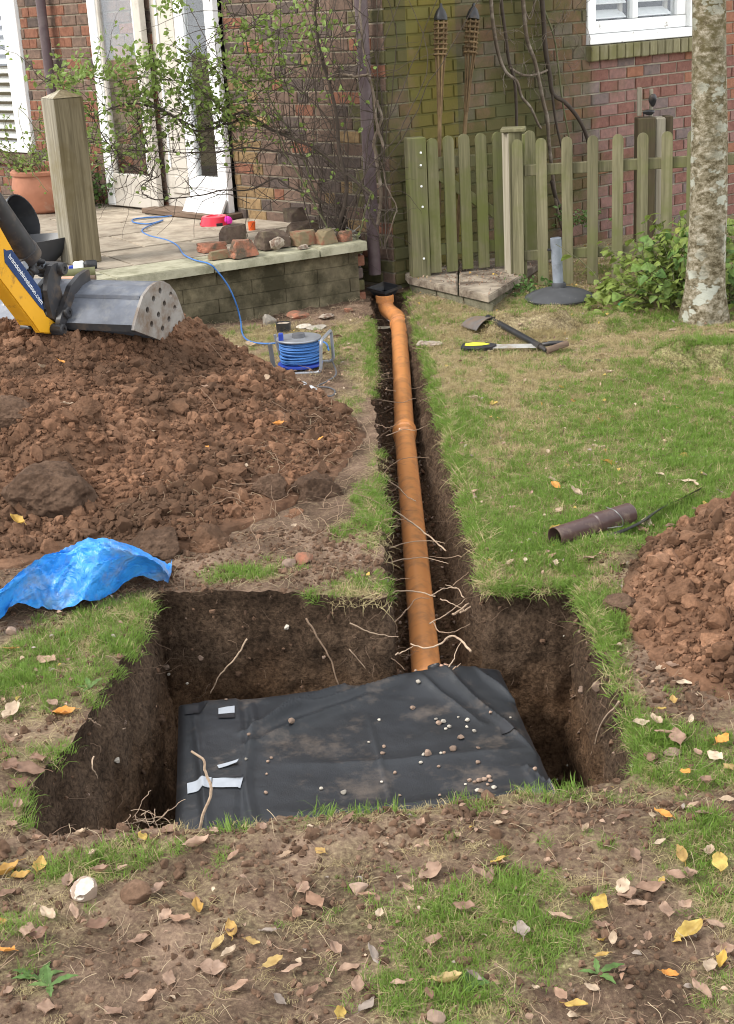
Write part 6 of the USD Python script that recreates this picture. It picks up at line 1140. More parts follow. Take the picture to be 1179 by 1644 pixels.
for k in range(520):       # fine hair roots from the banks
    q = int(gRt.integers(0, len(RIM))); P = RIM[q]; tre = not in_pit[q]; z = gRt.uniform(-.32 if not tre else -.24, -.02)*(1 if gRt.random() < .8 else .4); ln_ = gRt.uniform(.03, .13)*(1.25 if tre else .8); inw = -OUT[q]
    base = A([*(P+OUT[q]*.01+(-OUT[q])*.03*min(1, -z/.3)), z]); d = A([inw[0]+gRt.normal(0, .8), inw[1]+gRt.normal(0, .8), gRt.normal(-.25, .5)]); W = wander(base, d, 7, ln_/7, gRt, .35); fine.mesh(tube(W, np.linspace(.0011, .0004, len(W)), 3, False))
obj('fine_roots', fine, 'root_fine', None, smooth=True, kind='stuff', label='fine hair roots sticking out of the pit and trench banks', cat='roots')
fine = MB()
for k in range(88):      # roots and twigs on the large heap and around the trench lip
    if k < 80: x = gRt.uniform(330, 625); y = gRt.uniform(560, 850); p = G(x, y, .1); z = float(np.nan_to_num(hl_z(p[0], p[1]))); p[2] = max(z, .0)+.012
    else: y = gRt.uniform(3.95, 7.5); p = A([gRt.choice([.03, .33])+gRt.normal(0, .03), y, .012])
    W = wander(p, (gRt.normal(), gRt.normal(), gRt.normal(.15, .3)), 9, gRt.uniform(.01, .024), gRt, .35); W[:, 2] = np.maximum(W[:, 2], p[2]-.004); fine.mesh(tube(W, np.linspace(.0015, .0006, len(W)), 4, False))
obj('loose_roots', fine, 'root_tan', None, smooth=True, kind='stuff', label='loose torn roots on the large heap and along the trench lip', cat='roots')
tang = MB()
for k in range(14): tang.mesh(tube(wander(G(218+gRt.normal(0, 22), 1318+gRt.normal(0, 10), -.02)+ZU*.0, (gRt.normal(.5, .6), gRt.normal(.2, .3), gRt.normal(.25, .4)), 9, .010, gRt, .35), .0007, 4, False))
obj('root_tangle', tang, 'root_pale', None, smooth=True, kind='stuff', label='tangle of fine pale roots at the front left corner of the pit', cat='roots')

# ------------------------------------------------------------------ creeper on the gable and rose over the doors
gV = np.random.default_rng(12)
vine = thing('creeper', 'bare stemmed creeper climbing the green gable wall behind the fence', 'creeper', Rr(1.2, .1, .05))
rw_ = lambda x, y, o=.05: ONP(x, y, OC+nR*o, nR)
for pts, r0, r1, m in (([(788, -30), (790, 20), (797, 70), (805, 100), (815, 118), (830, 130), (838, 155), (852, 172), (864, 198), (869, 206)], .011, .007, 'stem_bark'), ([(803, -30), (806, 10), (812, 55), (817, 95), (826, 128), (829, 165), (830, 215), (832, 300)], .010, .008, 'stem_dark'),
        ([(818, 108), (840, 120), (862, 119), (880, 112)], .008, .006, 'stem_bark'), ([(838, -30), (842, 25), (847, 65), (858, 95), (866, 130), (873, 165), (879, 190), (882, 230), (890, 300), (898, 350), (915, 395)], .012, .010, 'stem_bark'), ([(868, -30), (873, 30), (876, 80), (883, 120), (888, 150), (905, 162), (918, 175), (932, 195), (942, 218), (950, 250)], .014, .011, 'stem_dark'),
        ([(872, 0), (876, 60), (884, 125), (892, 190), (903, 240), (915, 290)], .009, .006, 'stem_dark'), ([(872, 10), (890, 60), (897, 110), (903, 160), (912, 210), (920, 250)], .006, .004, 'stem_green'), ([(838, 0), (850, 30), (858, 10), (862, -20)], .005, .003, 'stem_bark'), ([(886, 290), (893, 318), (905, 345), (917, 390)], .011, .014, 'stem_dark')):
    obj('stem', tube(spline([rw_(*p) for p in pts], 40), np.linspace(r0, r1, len(spline([rw_(*p) for p in pts], 40)))*1.15, 9), m, vine, smooth=True)
tw = MB()
for k in range(70):
    p = rw_(gV.uniform(800, 935), gV.uniform(-10, 130), .05); tw.mesh(tube(wander(p, dR*gV.normal()+ZU*gV.normal(.3, 1)+nR*gV.uniform(0, .4), 8, gV.uniform(.015, .035), gV, .3), .0018, 4, False))
obj('twigs', tw, 'stem_bark', vine, kind='stuff')
rose = thing('climbing_rose', 'tangled climbing rose spreading from the downpipe across the white doors to the post', 'rose', L(.32, PZ, .15))
YR = lambda x: np.interp(x, [60, 150, 300, 400, 500, 560, 620], [8.75, 8.85, 9.1, 9.15, 9.0, 8.88, 8.8])
rv = lambda x, y, dy=0.0: AT(x, y, float(YR(x))+dy)
CANES = [([(538, 398), (545, 360), (556, 300), (545, 240), (540, 190), (528, 130), (512, 70), (505, 20), (515, -40)], .014, .008, 'stem_dark'), ([(530, 390), (520, 350), (500, 290), (478, 235), (455, 195), (430, 150), (400, 90), (390, 40)], .006, .003, 'stem_green'), ([(535, 385), (510, 335), (480, 280), (455, 240), (440, 200), (410, 160)], .006, .004, 'stem_green'),
         ([(602, 320), (575, 295), (545, 268), (510, 240), (470, 222), (430, 205), (390, 180), (350, 205), (310, 208), (285, 190), (255, 175), (215, 166), (180, 172), (150, 190)], .010, .004, 'stem_dark'), ([(600, 312), (560, 280), (520, 250), (480, 225), (440, 210), (400, 195), (365, 190), (340, 200)], .008, .005, 'stem_green'),
         ([(492, 255), (460, 246), (430, 240), (400, 236), (375, 240), (340, 244), (300, 245), (260, 242), (200, 240)], .007, .003, 'stem_dark'), ([(560, 352), (530, 330), (500, 315), (465, 300), (445, 288), (430, 290), (410, 302), (385, 305), (350, 306), (320, 313), (285, 317), (250, 320), (230, 312), (230, 295), (255, 284)], .006, .003, 'stem_dark'),
         ([(400, 185), (360, 200), (320, 205), (275, 185), (240, 160)], .006, .003, 'stem_dark'), ([(520, 90), (480, 110), (440, 125), (400, 130), (360, 120), (330, 100), (300, 95)], .005, .002, 'stem_bark'), ([(365, 190), (330, 150), (290, 130), (230, 125), (180, 130), (140, 120), (90, 128), (60, 138)], .004, .002, 'stem_green'),
         ([(240, 280), (200, 260), (175, 230), (150, 190), (142, 160)], .004, .002, 'stem_dark'), ([(255, 284), (220, 275), (190, 245), (170, 215)], .003, .002, 'stem_dark'), ([(350, 240), (325, 225), (305, 205), (290, 175), (285, 140)], .003, .0015, 'stem_dark'), ([(240, 240), (225, 205), (222, 190)], .003, .002, 'stem_dark'),
         ([(596, 120), (570, 122), (545, 118), (528, 122)], .008, .006, 'stem_bark'), ([(618, 240), (606, 200), (600, 150), (588, 100), (580, 40), (578, -30)], .009, .006, 'stem_bark'), ([(608, 360), (612, 310), (606, 260), (600, 230), (612, 190), (604, 160)], .012, .008, 'stem_bark'), ([(560, 420), (575, 380), (590, 330), (596, 310)], .006, .004, 'stem_green'), ([(618, 395), (633, 350), (636, 330), (622, 300), (612, 260)], .004, .003, 'stem_bark'),
         ([(545, 400), (552, 350), (548, 330)], .018, .016, 'stem_dark')]
attach = []
for k, (pts, r0, r1, m) in enumerate(CANES):
    S = spline([rv(x, y, .05*math.sin(k*2.1)) for x, y in pts], 50); S = S+np.column_stack([.008*fb(np.arange(len(S))*.3, np.full(len(S), k*3.1+c), 1, 3, 300+k) for c in range(3)]); obj('cane', tube(S, np.linspace(r0, r1, len(S)), 8), m, rose, smooth=True); attach += [s for s in S[::2]]
twig, lvs = MB(), MB(); attach = A(attach)
for k in range(620):
    p = attach[gV.integers(len(attach))]; q = proj(p)[0]
    if q[0] > 560 and gV.random() < .4: continue
    W = wander(p, A([gV.normal(-.2, .8), gV.normal(-.1, .35), gV.normal(.15, .8)]), int(gV.integers(6, 16)), gV.uniform(.018, .04), gV, .25); twig.mesh(tube(W, np.linspace(.0022, .0008, len(W)), 4, False))
    tip = proj(W[-1])[0]; dens = np.interp(tip[1], [0, 120, 210, 260], [1, 1, .45, .12])*np.interp(tip[0], [60, 380, 480, 560], [1, .85, .35, .1])
    for w_ in W[2:]:
        if gV.random() < dens*.42:
            for _ in range(int(gV.integers(1, 4))): l = gV.uniform(.024, .05); v, f = leafv(l, l*.62, .2, .25, 4); lvs.add(v @ rand_rot(gV, .7).T+w_+gV.normal(0, .022, 3), f)
for (cx, cy, sx, sy, nn2) in ((235, 95, 65, 26, 300), (285, 140, 70, 30, 170), (360, 120, 55, 50, 150), (150, 118, 60, 12, 150), (275, 8, 22, 14, 60), (350, 170, 50, 25, 160), (470, 50, 70, 50, 190), (400, 60, 50, 45, 170), (100, 130, 30, 8, 40), (430, 130, 40, 20, 80), (165, 225, 20, 40, 45)):
    for _ in range(nn2):
        x, y = gV.normal(cx, sx*.6), gV.normal(cy, sy*.6); p = rv(x, y, gV.normal(0, .09)); l = gV.uniform(.024, .05); v, f = leafv(l, l*.62, .2, .25, 4); lvs.add(v @ rand_rot(gV, .7).T+p, f)
for k in range(105):     # long bare shoots, thickest left of the downpipe
    x, y = gV.uniform(330, 600), gV.uniform(0, 330); p = rv(x, y, gV.normal(-.02, .07)); d = A([gV.normal(-.5, .6), gV.normal(0, .2), gV.normal(.4, .8)]); W = wander(p, d, 16, gV.uniform(.025, .045), gV, .13, (0, 0, -.03)); twig.mesh(tube(W, np.linspace(.0026, .0011, len(W)), 4, False))
for k in range(18):
    x = gV.choice([gV.uniform(505, 572), gV.uniform(604, 625)], p=[.7, .3]); p = rv(x, 400, gV.normal(0, .05)); W = wander(p, A([gV.normal(0, .10), gV.normal(0, .05), 1]), 40, .045, gV, .11, (0, 0, .05)); twig.mesh(tube(W, np.linspace(.004, .002, len(W)), 5, False))
obj('twigs', twig, 'stem_dark', rose, smooth=True, kind='stuff'); obj('leaves', lvs, 'rose_leaf', rose, kind='stuff')
# wire lattice beside the downpipe
wl0 = A([*(PATIO_B+pnor*.12-pdir*.03), 0]); wm = MB()
for k in range(7):
    a, b = wl0+ZU*(.02+k*.06), wl0+A([*(pdir*.10), 0])+ZU*(.08+k*.06); wm.mesh(tube([a, b], .002, 4)); wm.mesh(tube([a+A([*(pdir*.10), 0]), b-A([*(pdir*.10), 0])], .002, 4))
obj('wire_mesh', wm, 'wire_metal', None, label='strip of rusty wire netting between patio end and downpipe', cat='wire netting')

# ------------------------------------------------------------------ weeds
def weed(x, y, nl, l, label, m='weed_leaf', w=.3, cat='weed', nm='weed'):
    p = G(x, y); p[2] = float(np.nan_to_num(gz_at(p[0], p[1])))+.004; t = thing(nm, label, cat, p)
    for k in range(nl):
        ll = l*gV.uniform(.7, 1.2); v, f = leafv(ll, ll*w, .35, .3, 12); v[:, 1] *= 1+.25*np.sin(v[:, 0]/ll*22); v[:, 2] += v[:, 0]*.28; obj('leaf', (v @ rotz(k*2*PI/nl+gV.normal(0, .3)).T+p, f), m, t)
weed(62, 1568, 5, .055, 'bright green dandelion plant on the soil near the left edge'); weed(80, 1590, 4, .05, 'dandelion leaves just below the left dandelion plant'); weed(145, 1110, 4, .05, 'small green weed on the left turf beside the pit bank'); weed(960, 1565, 4, .045, 'blue green weed on the bare soil at lower right'); weed(755, 1583, 3, .04, 'broad leaved weed in the front grass patch', w=.7)
for (x, y, s, lb) in ((850, 475, .13, 'green nettle clump at the foot of the fence beside the parasol base'), (940, 345, .12, 'small green weed behind the fence pickets'), (720, 470, .05, 'small weed beside the stone step')):
    p = G(x, y); t = thing('weed', lb, 'weed', p); b, st = MB(), MB()
    if y == 345: p = AT(925, 360, 9.6)
    for k in range(26):
        W = wander(p+A([gV.normal(0, s*.6), gV.normal(0, s*.35), 0]), (gV.normal(0, .5), gV.normal(0, .5), 1), 5, s*.17, gV, .25); st.mesh(tube(W, .0015, 3)); foliage(b, W[1:]+gV.normal(0, .01, W[1:].shape), gV, .022, .045, .6)
    obj('stem', st, 'stem_green', t, kind='stuff'); obj('leaves', b, 'weed_leaf', t, kind='stuff')

# ------------------------------------------------------------------ fallen leaves
gL = np.random.default_rng(99)
def fallen(l, w, curl, fold, lobes, seed):
    g = np.random.default_rng(seed); nu, nv = 11, 7; t = np.linspace(0, 1, nu); s = np.linspace(-1, 1, nv); wd = w/2*np.sin(PI*np.clip(t, .02, 1)**.85)**.8*(1+lobes*np.sin(t*17+seed)); V = []
    for a, b in zip(t, wd):
        for c in s: V.append([a*l-l/2, b*c, curl*l*((a-.5)**2)*2.2-curl*l*.2+fold*abs(c)*b*1.1+.05*l*math.sin(7*a+3*c+seed)*abs(c)])
    V = A(V); V[:, 2] += .06*l*(g.random(len(V))-.5); V[:, :2] += .018*l*(g.random((len(V), 2))-.5); f = gridf(nu, nv); m = MB().add(V, f); st = A([[l/2, 0, V[-1, 2]], [l*.62, .006*l, .03*l], [l*.74, .02*l, .02*l]]); st = st*A([-1, 1, 1]); return m, tube(A([V[nv//2], V[nv//2]+A([-.12*l, .02*l, .01]), V[nv//2]+A([-.24*l, .06*l, .004])]), .018*l*.6, 4)
protos = {}; gclass = UsdGeom.Scope.Define(stage, '/World/Kinds'); stage.GetPrimAtPath('/World/Kinds').SetSpecifier(Sdf.SpecifierClass)
SH = [(1., .52, .10, .25, .07), (1., .6, .22, .4, .14), (1., .38, .15, .22, .05), (1., .66, .05, .12, .12), (1., .5, .5, .85, .12)]
for mm in ('leaf_brown', 'leaf_tan', 'leaf_yellow', 'leaf_orange', 'leaf_grey'):
    for k, s_ in enumerate(SH):
        b, st = fallen(*s_, k*3+1); x = UsdGeom.Xform.Define(stage, f'/World/Kinds/{mm}_{k}'); x.GetPrim().SetSpecifier(Sdf.SpecifierClass)
        for nm2, mh in (('blade', b), ('stalk', st)):
            mh = mh.vf() if isinstance(mh, MB) else mh; um = usdkit.mesh(stage, f'/World/Kinds/{mm}_{k}/{nm2}', mh, MAT[mm], smooth=True); um.CreateDoubleSidedAttr(True)
        protos[mm, k] = x.GetPrim()
GND = lambda x, y: float(np.nan_to_num(gz_at(x, y)))
SHAPE = ['pointed', 'wavy', 'narrow', 'flat broad', 'curled']
def zone(x, y):
    if y < 1350: return 'on the pit lip left of the silver tape' if x < 300 else ('on the pit lip below the membrane' if x < 800 else 'on the soil right of the membrane corner')
    if x < 200: return 'around the white topped flint' if y < 1480 else 'beside the dandelion at lower left'
    if x < 420: return 'on bare soil between flint and bright yellow leaf' if y < 1460 else 'on bare soil at lower left centre'
    if x < 600: return 'on bare soil in the centre foreground' if y < 1530 else 'at the bottom left of the grass patch'
    if x < 920: return 'along the top of the front grass patch' if y < 1450 else 'on the front grass patch'
    return 'at right above the wide yellow leaf' if y < 1480 else 'on the bare soil at lower right'
WORD = {'leaf_brown': 'pinkish brown', 'leaf_tan': 'pale tan', 'leaf_yellow': 'yellow', 'leaf_orange': 'orange', 'leaf_grey': 'grey brown'}
def place_leaf(x, y, size, mm, k=None, rot=None, tilt=.3, label=None, where='soil', zoff=None, P=None):
    p = G(x, y) if P is None else A(P); inside = shapely.contains(DIG, shapely.Point(p[0], p[1]))
    if inside: return
    z = max(GND(p[0], p[1]), float(np.nan_to_num(hl_z(p[0], p[1]))), float(np.nan_to_num(hr_z(p[0], p[1])))); v_ = float(veg(A([p[0]]), A([p[1]]))[0]); p[2] = z+(.007+.014*v_*(p[1] < 5) if zoff is None else zoff)
    l = size*float((p-EYE) @ cF)/FPX; k = int(gL.integers(len(SH))) if k is None else k; rot = gL.uniform(0, 2*PI) if rot is None else rot
    R_ = rotz(rot) @ roty(gL.normal(0, tilt)) @ rotx(gL.normal(0, tilt))
    if where == FRONT: where = zone(x, y)
    if where == 'on the lawn right of the trench': where = 'on the lawn '+('near the spade' if y < 620 else ('beside the brown pipe offcut' if y > 780 and x > 840 else ('along the right trench edge' if x < 800 else ('in the middle of the lawn' if x < 1000 else 'below the pale tree'))).replace('in the middle of the lawn', 'between trench and tree'))
    sz = 'small ' if size < 33 else ('large ' if size > 46 else ''); grp = f'{WORD[mm]} leaves {where}'
    copy_of(protos[mm, k], 'fallen_leaf', label or f'{sz}{WORD[mm]} {SHAPE[k]} leaf {where}', 'fallen leaf', p, R_, l*.9, None if label else grp)
LB = {'p': 'leaf_brown', 't': 'leaf_tan', 'y': 'leaf_yellow', 'o': 'leaf_orange', 'g': 'leaf_grey'}
FRONT = 'on the ground in front of the pit'
SPEC = '''317 1372 50 p|375 1388 30 p|162 1407 36 p|478 1472 50 p|505 1450 46 p|488 1436 40 p|290 1490 42 p|222 1515 44 p|210 1575 36 p|272 1575 38 p|238 1607 40 p|345 1560 52 p|380 1590 48 p|75 1625 50 p|14 1600 26 p|182 1634 42 p|560 1333 36 p|675 1340 34 p|690 1410 58 p|655 1435 26 p|800 1396 46 p|788 1420 40 p|772 1412 44 p|745 1470 40 p|900 1480 46 p|697 1520 36 p|838 1505 48 g|690 1608 30 p|762 1575 36 g|850 1640 28 p|965 1492 32 p|1008 1440 60 p|1045 1428 54 p|1070 1466 40 p|1020 1455 44 p|1065 1322 48 o|1112 1308 34 p|1140 1380 38 t|1128 1596 56 p|1165 1530 40 p|1150 1490 36 p|1108 1412 46 p|1085 1412 40 p|1088 1192 46 p|1068 1186 40 p|1055 1168 34 t|1160 1196 36 o|1148 1222 34 t|1045 1226 24 p|95 1150 48 o|85 1138 36 p|18 1150 52 t|15 1196 40 p|45 1240 60 p|20 1236 50 p|62 1222 46 p|75 1066 40 p|104 1150 40 o|60 1252 40 p|30 1262 46 p|105 1208 40 p|65 1275 40 p|10 1405 54 y|35 1412 34 y|65 1396 40 y|230 1356 32 y|372 1500 56 y|352 1522 36 y|440 1552 42 y|318 1467 40 y|406 1518 28 y|368 1537 34 t|515 1378 24 y|963 1456 48 y|720 1586 56 y|1095 1380 52 y|1156 1396 44 y|1106 1502 62 y|1160 1550 38 y|1076 1570 32 o|966 1540 28 y|545 1634 36 y|926 1618 44 y|20 1049 28 y|33 875 36 y|800 1390 34 y|1000 1430 40 t|1140 1560 50 t|10 1445 40 p|45 1500 44 p|65 1505 40 p|80 1478 44 t|10 1532 40 o|120 1470 42 p|160 1490 46 p|250 1437 44 p|310 1450 40 p|265 1480 34 p|430 1500 40 g|590 1445 34 p|610 1480 30 t|560 1560 46 p|600 1540 44 g|575 1590 40 p|540 1530 40 p|470 1560 40 p|500 1600 36 p|450 1610 30 g|590 1620 40 g|640 1590 30 p|860 1590 34 t|900 1600 30 p|950 1590 30 t|1000 1560 34 p|1040 1510 30 p|985 1510 30 t|1100 1460 34 p|1020 1380 36 p|1060 1360 30 t|1000 1330 26 p|940 1350 24 t|880 1390 22 p|735 1360 22 p|620 1370 22 t|460 1380 24 t|425 1350 22 p|345 1345 26 p|275 1345 36 p|130 1350 30 t|90 1330 34 p|60 1350 36 p|20 1330 30 p|30 1300 34 p|150 1385 30 t|195 1400 26 p|110 1425 40 p|500 1347 20 t|640 1335 18 p|800 1335 18 t|1100 1100 30 t|1080 1080 26 p|1060 1078 24 t|1150 1105 26 p|1082 1130 28 y|1063 1142 34 y|1030 1170 30 t|1100 1250 34 o|1135 1262 34 p|1120 1215 30 p|1170 1240 30 y|940 1255 26 t|1110 1160 26 t|1167 1290 28 t|1130 1330 34 p'''
UNI = {(10, 1405): 'yellow leaf at the left edge beside two others left of the flint', (372, 1500): 'curled bright yellow leaf on bare soil at lower left, the largest there', (963, 1456): 'upright yellow leaf with brown edge at the right end of the front grass patch', (720, 1586): 'golden leaf lying on the bottom of the front grass patch', (1106, 1502): 'wide flat yellow leaf on the soil at lower right', (1095, 1380): 'folded yellow leaf at the right edge of bare soil above the wide flat one',
       (1065, 1322): 'orange brown pointed leaf alone on the bare soil right of the membrane front', (317, 1372): 'large flat tan brown leaf on soil just below the membrane front left', (478, 1472): 'triangular pinkish leaf on bare soil in the middle of the foreground', (33, 875): 'yellow leaf lying on the large heap above the blue tarp', (560, 1333): 'upright pink leaf on the pit lip below the middle of the membrane', (675, 1340): 'pale pink leaf standing on the pit lip right of the upright one'}
for s_ in SPEC.split('|'):
    x, y, sz, c = s_.split(); x, y, sz = int(x), int(y), float(sz); where = FRONT if y > 1285 else ('on the turf right of the pit' if x > 560 else 'on the turf left of the pit'); place_leaf(x, y, sz, LB[c], label=UNI.get((x, y)), where=where, tilt=.2, zoff=.045 if y == 875 else None)
for k in range(95):       # scattered over the lawn
    x, y = gL.uniform(690, 1175), gL.uniform(520, 930); p = G(x, y)
    if p[0] < .36 or pile(HEAP_R, RIDGE_R, .37, 1.1, p[:1], p[1:2])[0] > 0.01: continue
    place_leaf(x, y, 2300/float((p-EYE) @ cF)*gL.uniform(.03, .062), LB[gL.choice(list('ptyog'), p=[.3, .42, .16, .06, .06])], where='on the lawn right of the trench', tilt=.25)
for k in range(22): x, y = gL.uniform(395, 595), gL.uniform(515, 690); place_leaf(x, y, gL.uniform(14, 24), LB[gL.choice(list('pt'))], where='on the turf left of the trench')
for k in range(12): place_leaf(gL.uniform(60, 580), gL.uniform(620, 860), gL.uniform(12, 22), LB[gL.choice(list('pto'))], where='on the large soil heap', zoff=.028)
for k in range(14):
    p = A([gL.uniform(.9, 2.2), gL.uniform(8.95, 9.6), .12]); place_leaf(0, 0, 16, LB[gL.choice(list('pto'))], where='on the path behind the fence', P=p, zoff=.09)

# ------------------------------------------------------------------ grass, straw, crumbs, gravel
gG = np.random.default_rng(2024)
def tuft(nb, rad, h0, h1, wid, g, spread):
    b = MB()
    for _ in range(nb):
        a, r = g.uniform(0, 2*PI), rad*math.sqrt(g.random()); p = A([r*math.cos(a), r*math.sin(a), -.004]); h = g.uniform(h0, h1); w_ = wid*g.uniform(.7, 1.2); d = g.uniform(0, 2*PI); ln_ = abs(g.normal(0, spread)); dx = A([math.cos(d), math.sin(d), 0]); sx = A([-math.sin(d), math.cos(d), 0]); V = []
        for t in (0, .4, .75): c = p+ZU*h*(t-.28*ln_*t*t)+dx*h*ln_*t**1.6; V += [c-sx*w_/2*(1-t*.5), c+sx*w_/2*(1-t*.5)]
        V.append(p+ZU*h*max(.15, 1-.5*ln_)+dx*h*ln_); b.add(A(V), A([[0, 1, 3], [0, 3, 2], [2, 3, 5], [2, 5, 4], [4, 5, 6]]))
    return b
TG = [tuft(44, .036, .020, .052, .0024, gG, .8) for _ in range(4)]+[tuft(34, .038, .012, .034, .0024, gG, 1.2) for _ in range(3)]
TD = [tuft(34, .042, .010, .034, .0023, gG, 1.7) for _ in range(4)]
def sow(n_try, x0, x1, y0, y1, smin, smax, pw, mask=None):
    x, y = gG.uniform(x0, x1, n_try), gG.uniform(y0, y1, n_try); d = veg(x, y); keep = gG.random(n_try) < d**pw; x, y, d = x[keep], y[keep], d[keep]
    bad = shapely.contains(DIG, shapely.points(x, y)) | (heap_l(x, y) > .015) | (heap_r(x, y) > .015) | shapely.contains(area_p.buffer(.02), shapely.points(x, y)) | shapely.contains(Polygon(cs).buffer(.02), shapely.points(x, y))
    bad |= ((np.stack([x, y], 1)-OC[:2]) @ nR[:2] < .35) & ((np.stack([x, y], 1)-OC[:2]) @ dR[:2] > -.3)
    x, y, d = x[~bad], y[~bad], d[~bad]; q = proj(np.column_stack([x, y, np.zeros_like(x)])); vis = (q[:, 0] > -160) & (q[:, 0] < 1340) & (q[:, 1] < 1760); return x[vis], y[vis], d[vis], gG.uniform(smin, smax, vis.sum())
parts_ = [sow(26000, -1.3, 1.4, 1.95, 4.6, .45, 1.0, 1.3), sow(26000, -1.6, 3.2, 4.6, 6.8, .5, .95, 1.1), sow(20000, -1.6, 3.6, 6.8, 9.4, .5, 1.0, 1.0)]
x, y, d, s_ = (np.concatenate([p[k] for p in parts_]) for k in range(4)); dr_ = dryness(x, y); dryp = gG.random(len(x)) < dr_*.9; z = np.nan_to_num(gz_at(x, y)); s_ = s_*(.62+.5*d)
for nm2, sel, TT_, mm in (('grass', ~dryp, TG, 'grass_blade'), ('dry_grass', dryp, TD, 'dry_blade')):
    k = sel.sum(); scatter(nm2, [(t, mm, False) for t in TT_], np.column_stack([x, y, z])[sel], qz(gG.uniform(0, 2*PI, k), gG.normal(0, .16, k), gG.normal(0, .16, k)), s_[sel], gG.integers(0, len(TT_), k), None, 'stuff', 'short mown lawn grass' if nm2 == 'grass' else 'dry straw coloured thatch in the lawn', 'grass')
    print(nm2, k)
# turf fringe hanging over the rim of the dig
q = gG.integers(0, len(RIM), 1500); P = RIM[q]+OUT[q]*gG.uniform(-.006, .02, (1500, 1)); k = (veg((P+OUT[q]*.03)[:, 0], (P+OUT[q]*.03)[:, 1]) > gG.random(1500)*.9+.1); P, qo = P[k], OUT[q][k]; k = len(P); aa = np.arctan2(-qo[:, 1], -qo[:, 0])
scatter('turf_fringe', [(t, 'dry_blade' if i > 3 else 'grass_blade', False) for i, t in enumerate(TG[:4]+TD[:3])], np.column_stack([P, np.nan_to_num(gz_at(P[:, 0]+qo[:, 0]*.02, P[:, 1]+qo[:, 1]*.02))-.004]), qz(aa, gG.normal(0, .3, k), gG.uniform(.2, .9, k)), gG.uniform(.6, 1.1, k), gG.integers(0, 7, k), None, 'stuff', 'grass fringe hanging over the pit and trench edges', 'grass')
# a lifted sod
for (px, py, sz, lb) in ((868, 540, .12, 'lifted straw coloured sod lying behind the spade handle'),):
    p = G(px, py); p[2] = float(np.nan_to_num(gz_at(p[0], p[1])))-.035; t = thing('turf_sod', lb, 'turf sod', p); v, f = rock(px, 4, .3, .32); v = v*A([1.25, .7, 1]); v[:, 2] = np.minimum(v[:, 2], .26+.05*fb(v[:, 0], v[:, 1], 3, 2, px)); v = v+.04*np.stack([fb(v[:, 0]*1.0, v[:, 1], 6, 3, k, v[:, 2]*6) for k in range(3)], 1)
    v[:, 2] *= .7; obj('soil_clump', (v*sz+p+ZU*sz*.1, f), 'dark_clod_soil', t, smooth=35); k = int(900*(sz/.19)**2); ab = gG.uniform(-1, 1, (k*2, 2)); ab = ab[np.hypot(ab[:, 0], ab[:, 1]) < .95][:k]; k = len(ab)
    scatter('grass', [(q_, 'dry_blade' if px < 900 else 'grass_blade', False) for q_ in TG], np.column_stack([p[0]+ab[:, 0]*sz*1.2, p[1]+ab[:, 1]*sz*.68, np.full(k, p[2]+sz*.26)-.02*(ab**2).sum(1)]), qz(gG.uniform(0, 2*PI, k), gG.normal(0, .3, k), gG.normal(0, .3, k)), gG.uniform(.4, .9, k), gG.integers(0, len(TG), k), t)
# straw and clippings
st_ = MB()
for _ in range(5):
    W = wander((0, 0, 0), (1, 0, 0), 6, .009, gG, .22); st_ = MB().mesh(tube(W-W.mean(0), .00065, 3, False)); TD.append(st_)
STRAW = TD[-5:]; x = np.concatenate([gG.uniform(-1.2, 1.3, 9000), gG.uniform(-.9, 2.6, 9500)]); y = np.concatenate([gG.uniform(2.0, 4.5, 9000), gG.uniform(4.1, 8.8, 9500)])
bad = shapely.contains(DIGW, shapely.points(x, y)) | (heap_l(x, y) > .1) | (heap_r(x, y) > .02) | shapely.contains(area_p, shapely.points(x, y)); x, y = x[~bad], y[~bad]; near_ = y < 4.5; k_ = (gG.random(len(x)) < np.where(near_, .25+.75*np.clip(fb(x, y, 5, 3, 61)+.55, 0, 1), .25+dryness(x, y))); x, y = x[k_], y[k_]; k = len(x)
scatter('straw', [(t, ['straw', 'root_tan', 'root_fine', 'straw', 'root_tan'][i], False) for i, t in enumerate(STRAW)], np.column_stack([x, y, np.maximum(np.nan_to_num(gz_at(x, y)), np.nan_to_num(hl_z(x, y)))+np.where(y < 4.5, .006, .016)]), qz(gG.uniform(0, 2*PI, k), gG.normal(0, .25, k), gG.normal(0, .25, k)), gG.uniform(.3, 1.1, k), gG.integers(0, 5, k), None, 'stuff', 'dead grass stalks and rootlets strewn over soil and lawn', 'straw')
# crumbs of soil on the bare ground and along the lips
x, y = gG.uniform(-1.3, 1.4, 34000), gG.uniform(2.0, 4.7, 34000); d = veg(x, y); lipd = np.exp(-((y-2.72)/.07)**2)*(np.abs(x) < .8)+np.exp(-((x-.78)/.09)**2)*((y > 3.2) & (y < 4.2))*.8+((x > -1.2) & (x < 0) & (y > 4.2))*.5
k_ = (gG.random(len(x)) < np.clip(.34+lipd, 0, 1)*(1-d*.7)) & ~shapely.contains(DIG, shapely.points(x, y)) & (heap_l(x, y) < .01) & (heap_r(x, y) < .01); x, y = x[k_], y[k_]; k = len(x); s_ = np.clip(np.exp(gG.normal(math.log(.0042), .55, k)), .0015, .017)*np.where(gG.random(k) < .04, 1.5, 1)
scatter('soil_crumbs', [(c, 'crumb_soil', 40) for c in CL], np.column_stack([x, y, np.nan_to_num(gz_at(x, y))+s_*.15]), qrand(k, gG), s_, gG.integers(0, len(CL), k), None, 'stuff', 'loose soil crumbs on the bare ground', 'soil')
x, y = gG.uniform(-.78, .62, 2600), gG.uniform(2.85, 4.1, 2600); k_ = shapely.contains(DIG.buffer(-.06), shapely.points(x, y)); x, y = x[k_], y[k_]; x2, y2 = gG.uniform(.0, .36, 2600), gG.uniform(4.05, 8.6, 2600)
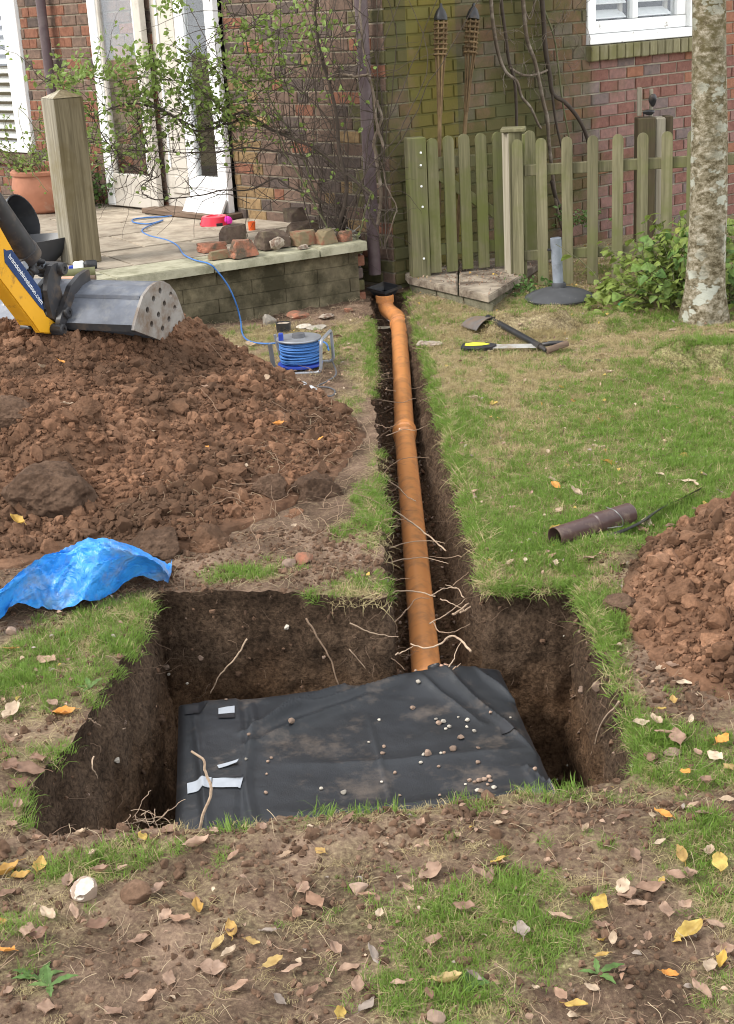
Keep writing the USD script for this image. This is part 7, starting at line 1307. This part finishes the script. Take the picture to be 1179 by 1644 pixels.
xx_, yy_ = np.r_[x, x2], np.r_[y, y2]; zz_ = np.r_[np.full(len(x), -.735), trench_floor(y2)+.0]+.0; k = len(xx_)
scatter('gravel', [(rock(700+i, 1, .15, .8), m_, 40) for i, m_ in enumerate(('stone_brown', 'crumb_soil', 'heap_soil', 'clod_soil'))], np.column_stack([xx_, yy_, zz_+.012]), qrand(k, gG), gG.uniform(.003, .010, k), gG.integers(0, 4, k), None, 'stuff', 'gravel and crumbs on the floors of the pit and trench', 'gravel')

# leaf litter: crumbled bits of leaf and short twigs
def litter(seed):
    g = np.random.default_rng(seed); l = 1.0; v, f = leafv(l, g.uniform(.5, .9), g.uniform(.1, .8), g.uniform(.1, .7), 5); v = v-v.mean(0); v[:, 2] += .12*g.normal(size=len(v))*.5; return v, f
LM = ['leaf_brown', 'leaf_tan', 'leaf_brown', 'leaf_grey', 'leaf_tan', 'leaf_yellow']; LP = [litter(900+k) for k in range(6)]
x = np.concatenate([gG.uniform(-1.25, 1.35, 1500), gG.uniform(.3, 2.8, 2100), gG.uniform(-.9, .06, 500), gG.uniform(.3, 3.0, 2200)]); y = np.concatenate([gG.uniform(2.0, 4.4, 1500), gG.uniform(4.1, 8.7, 2100), gG.uniform(6.4, 8.4, 500), gG.uniform(8.5, 10.0, 2200)])
bad = shapely.contains(DIGW, shapely.points(x, y)) | shapely.contains(area_p, shapely.points(x, y)) | (heap_l(x, y) > .05) | (heap_r(x, y) > .04) 
cl_ = np.clip(fb(x, y, 2.6, 3, 66)+.45, .08, 1); bad |= gG.random(len(x)) > np.where(y > 8.4, 1, cl_); x, y = x[~bad], y[~bad]; k = len(x); v_ = veg(x, y)
scatter('leaf_litter', [(p_, m_, True) for p_, m_ in zip(LP, LM)], np.column_stack([x, y, np.where(shapely.contains(Polygon(cs), shapely.points(x, y)), .104, np.nan_to_num(gz_at(x, y))+np.where(y > 4, .013, .012*v_))+.006]), qz(gG.uniform(0, 2*PI, k), gG.normal(0, .45, k), gG.normal(0, .45, k)), gG.uniform(.006, .022, k), gG.choice(6, k, p=[.34, .10, .34, .12, .04, .06]), None, 'stuff', 'crumbled bits of dead leaf littering soil and lawn', 'leaf litter')

# small stones and clods bedded in the cut banks, and what fell from them
q = gG.integers(0, len(RIM), 1500); zz2 = gG.uniform(0.03, .7, 1500)*np.where(in_pit[q], 1, .42); P = RIM[q]-OUT[q]*(lean[q]*zz2/.76)[:, None]
scatter('bank_stones', [(CL[k], m_, 40) for k, m_ in enumerate(('stone_pale', 'stone_brown', 'crumb_soil', 'dark_clod_soil', 'crumb_soil'))], np.column_stack([P, -zz2]), qrand(1500, gG), np.exp(gG.normal(math.log(.0045), .55, 1500)), gG.choice(5, 1500, p=[.06, .12, .32, .25, .25]), None, 'stuff', 'small stones and clods bedded in the pit and trench banks', 'stones')
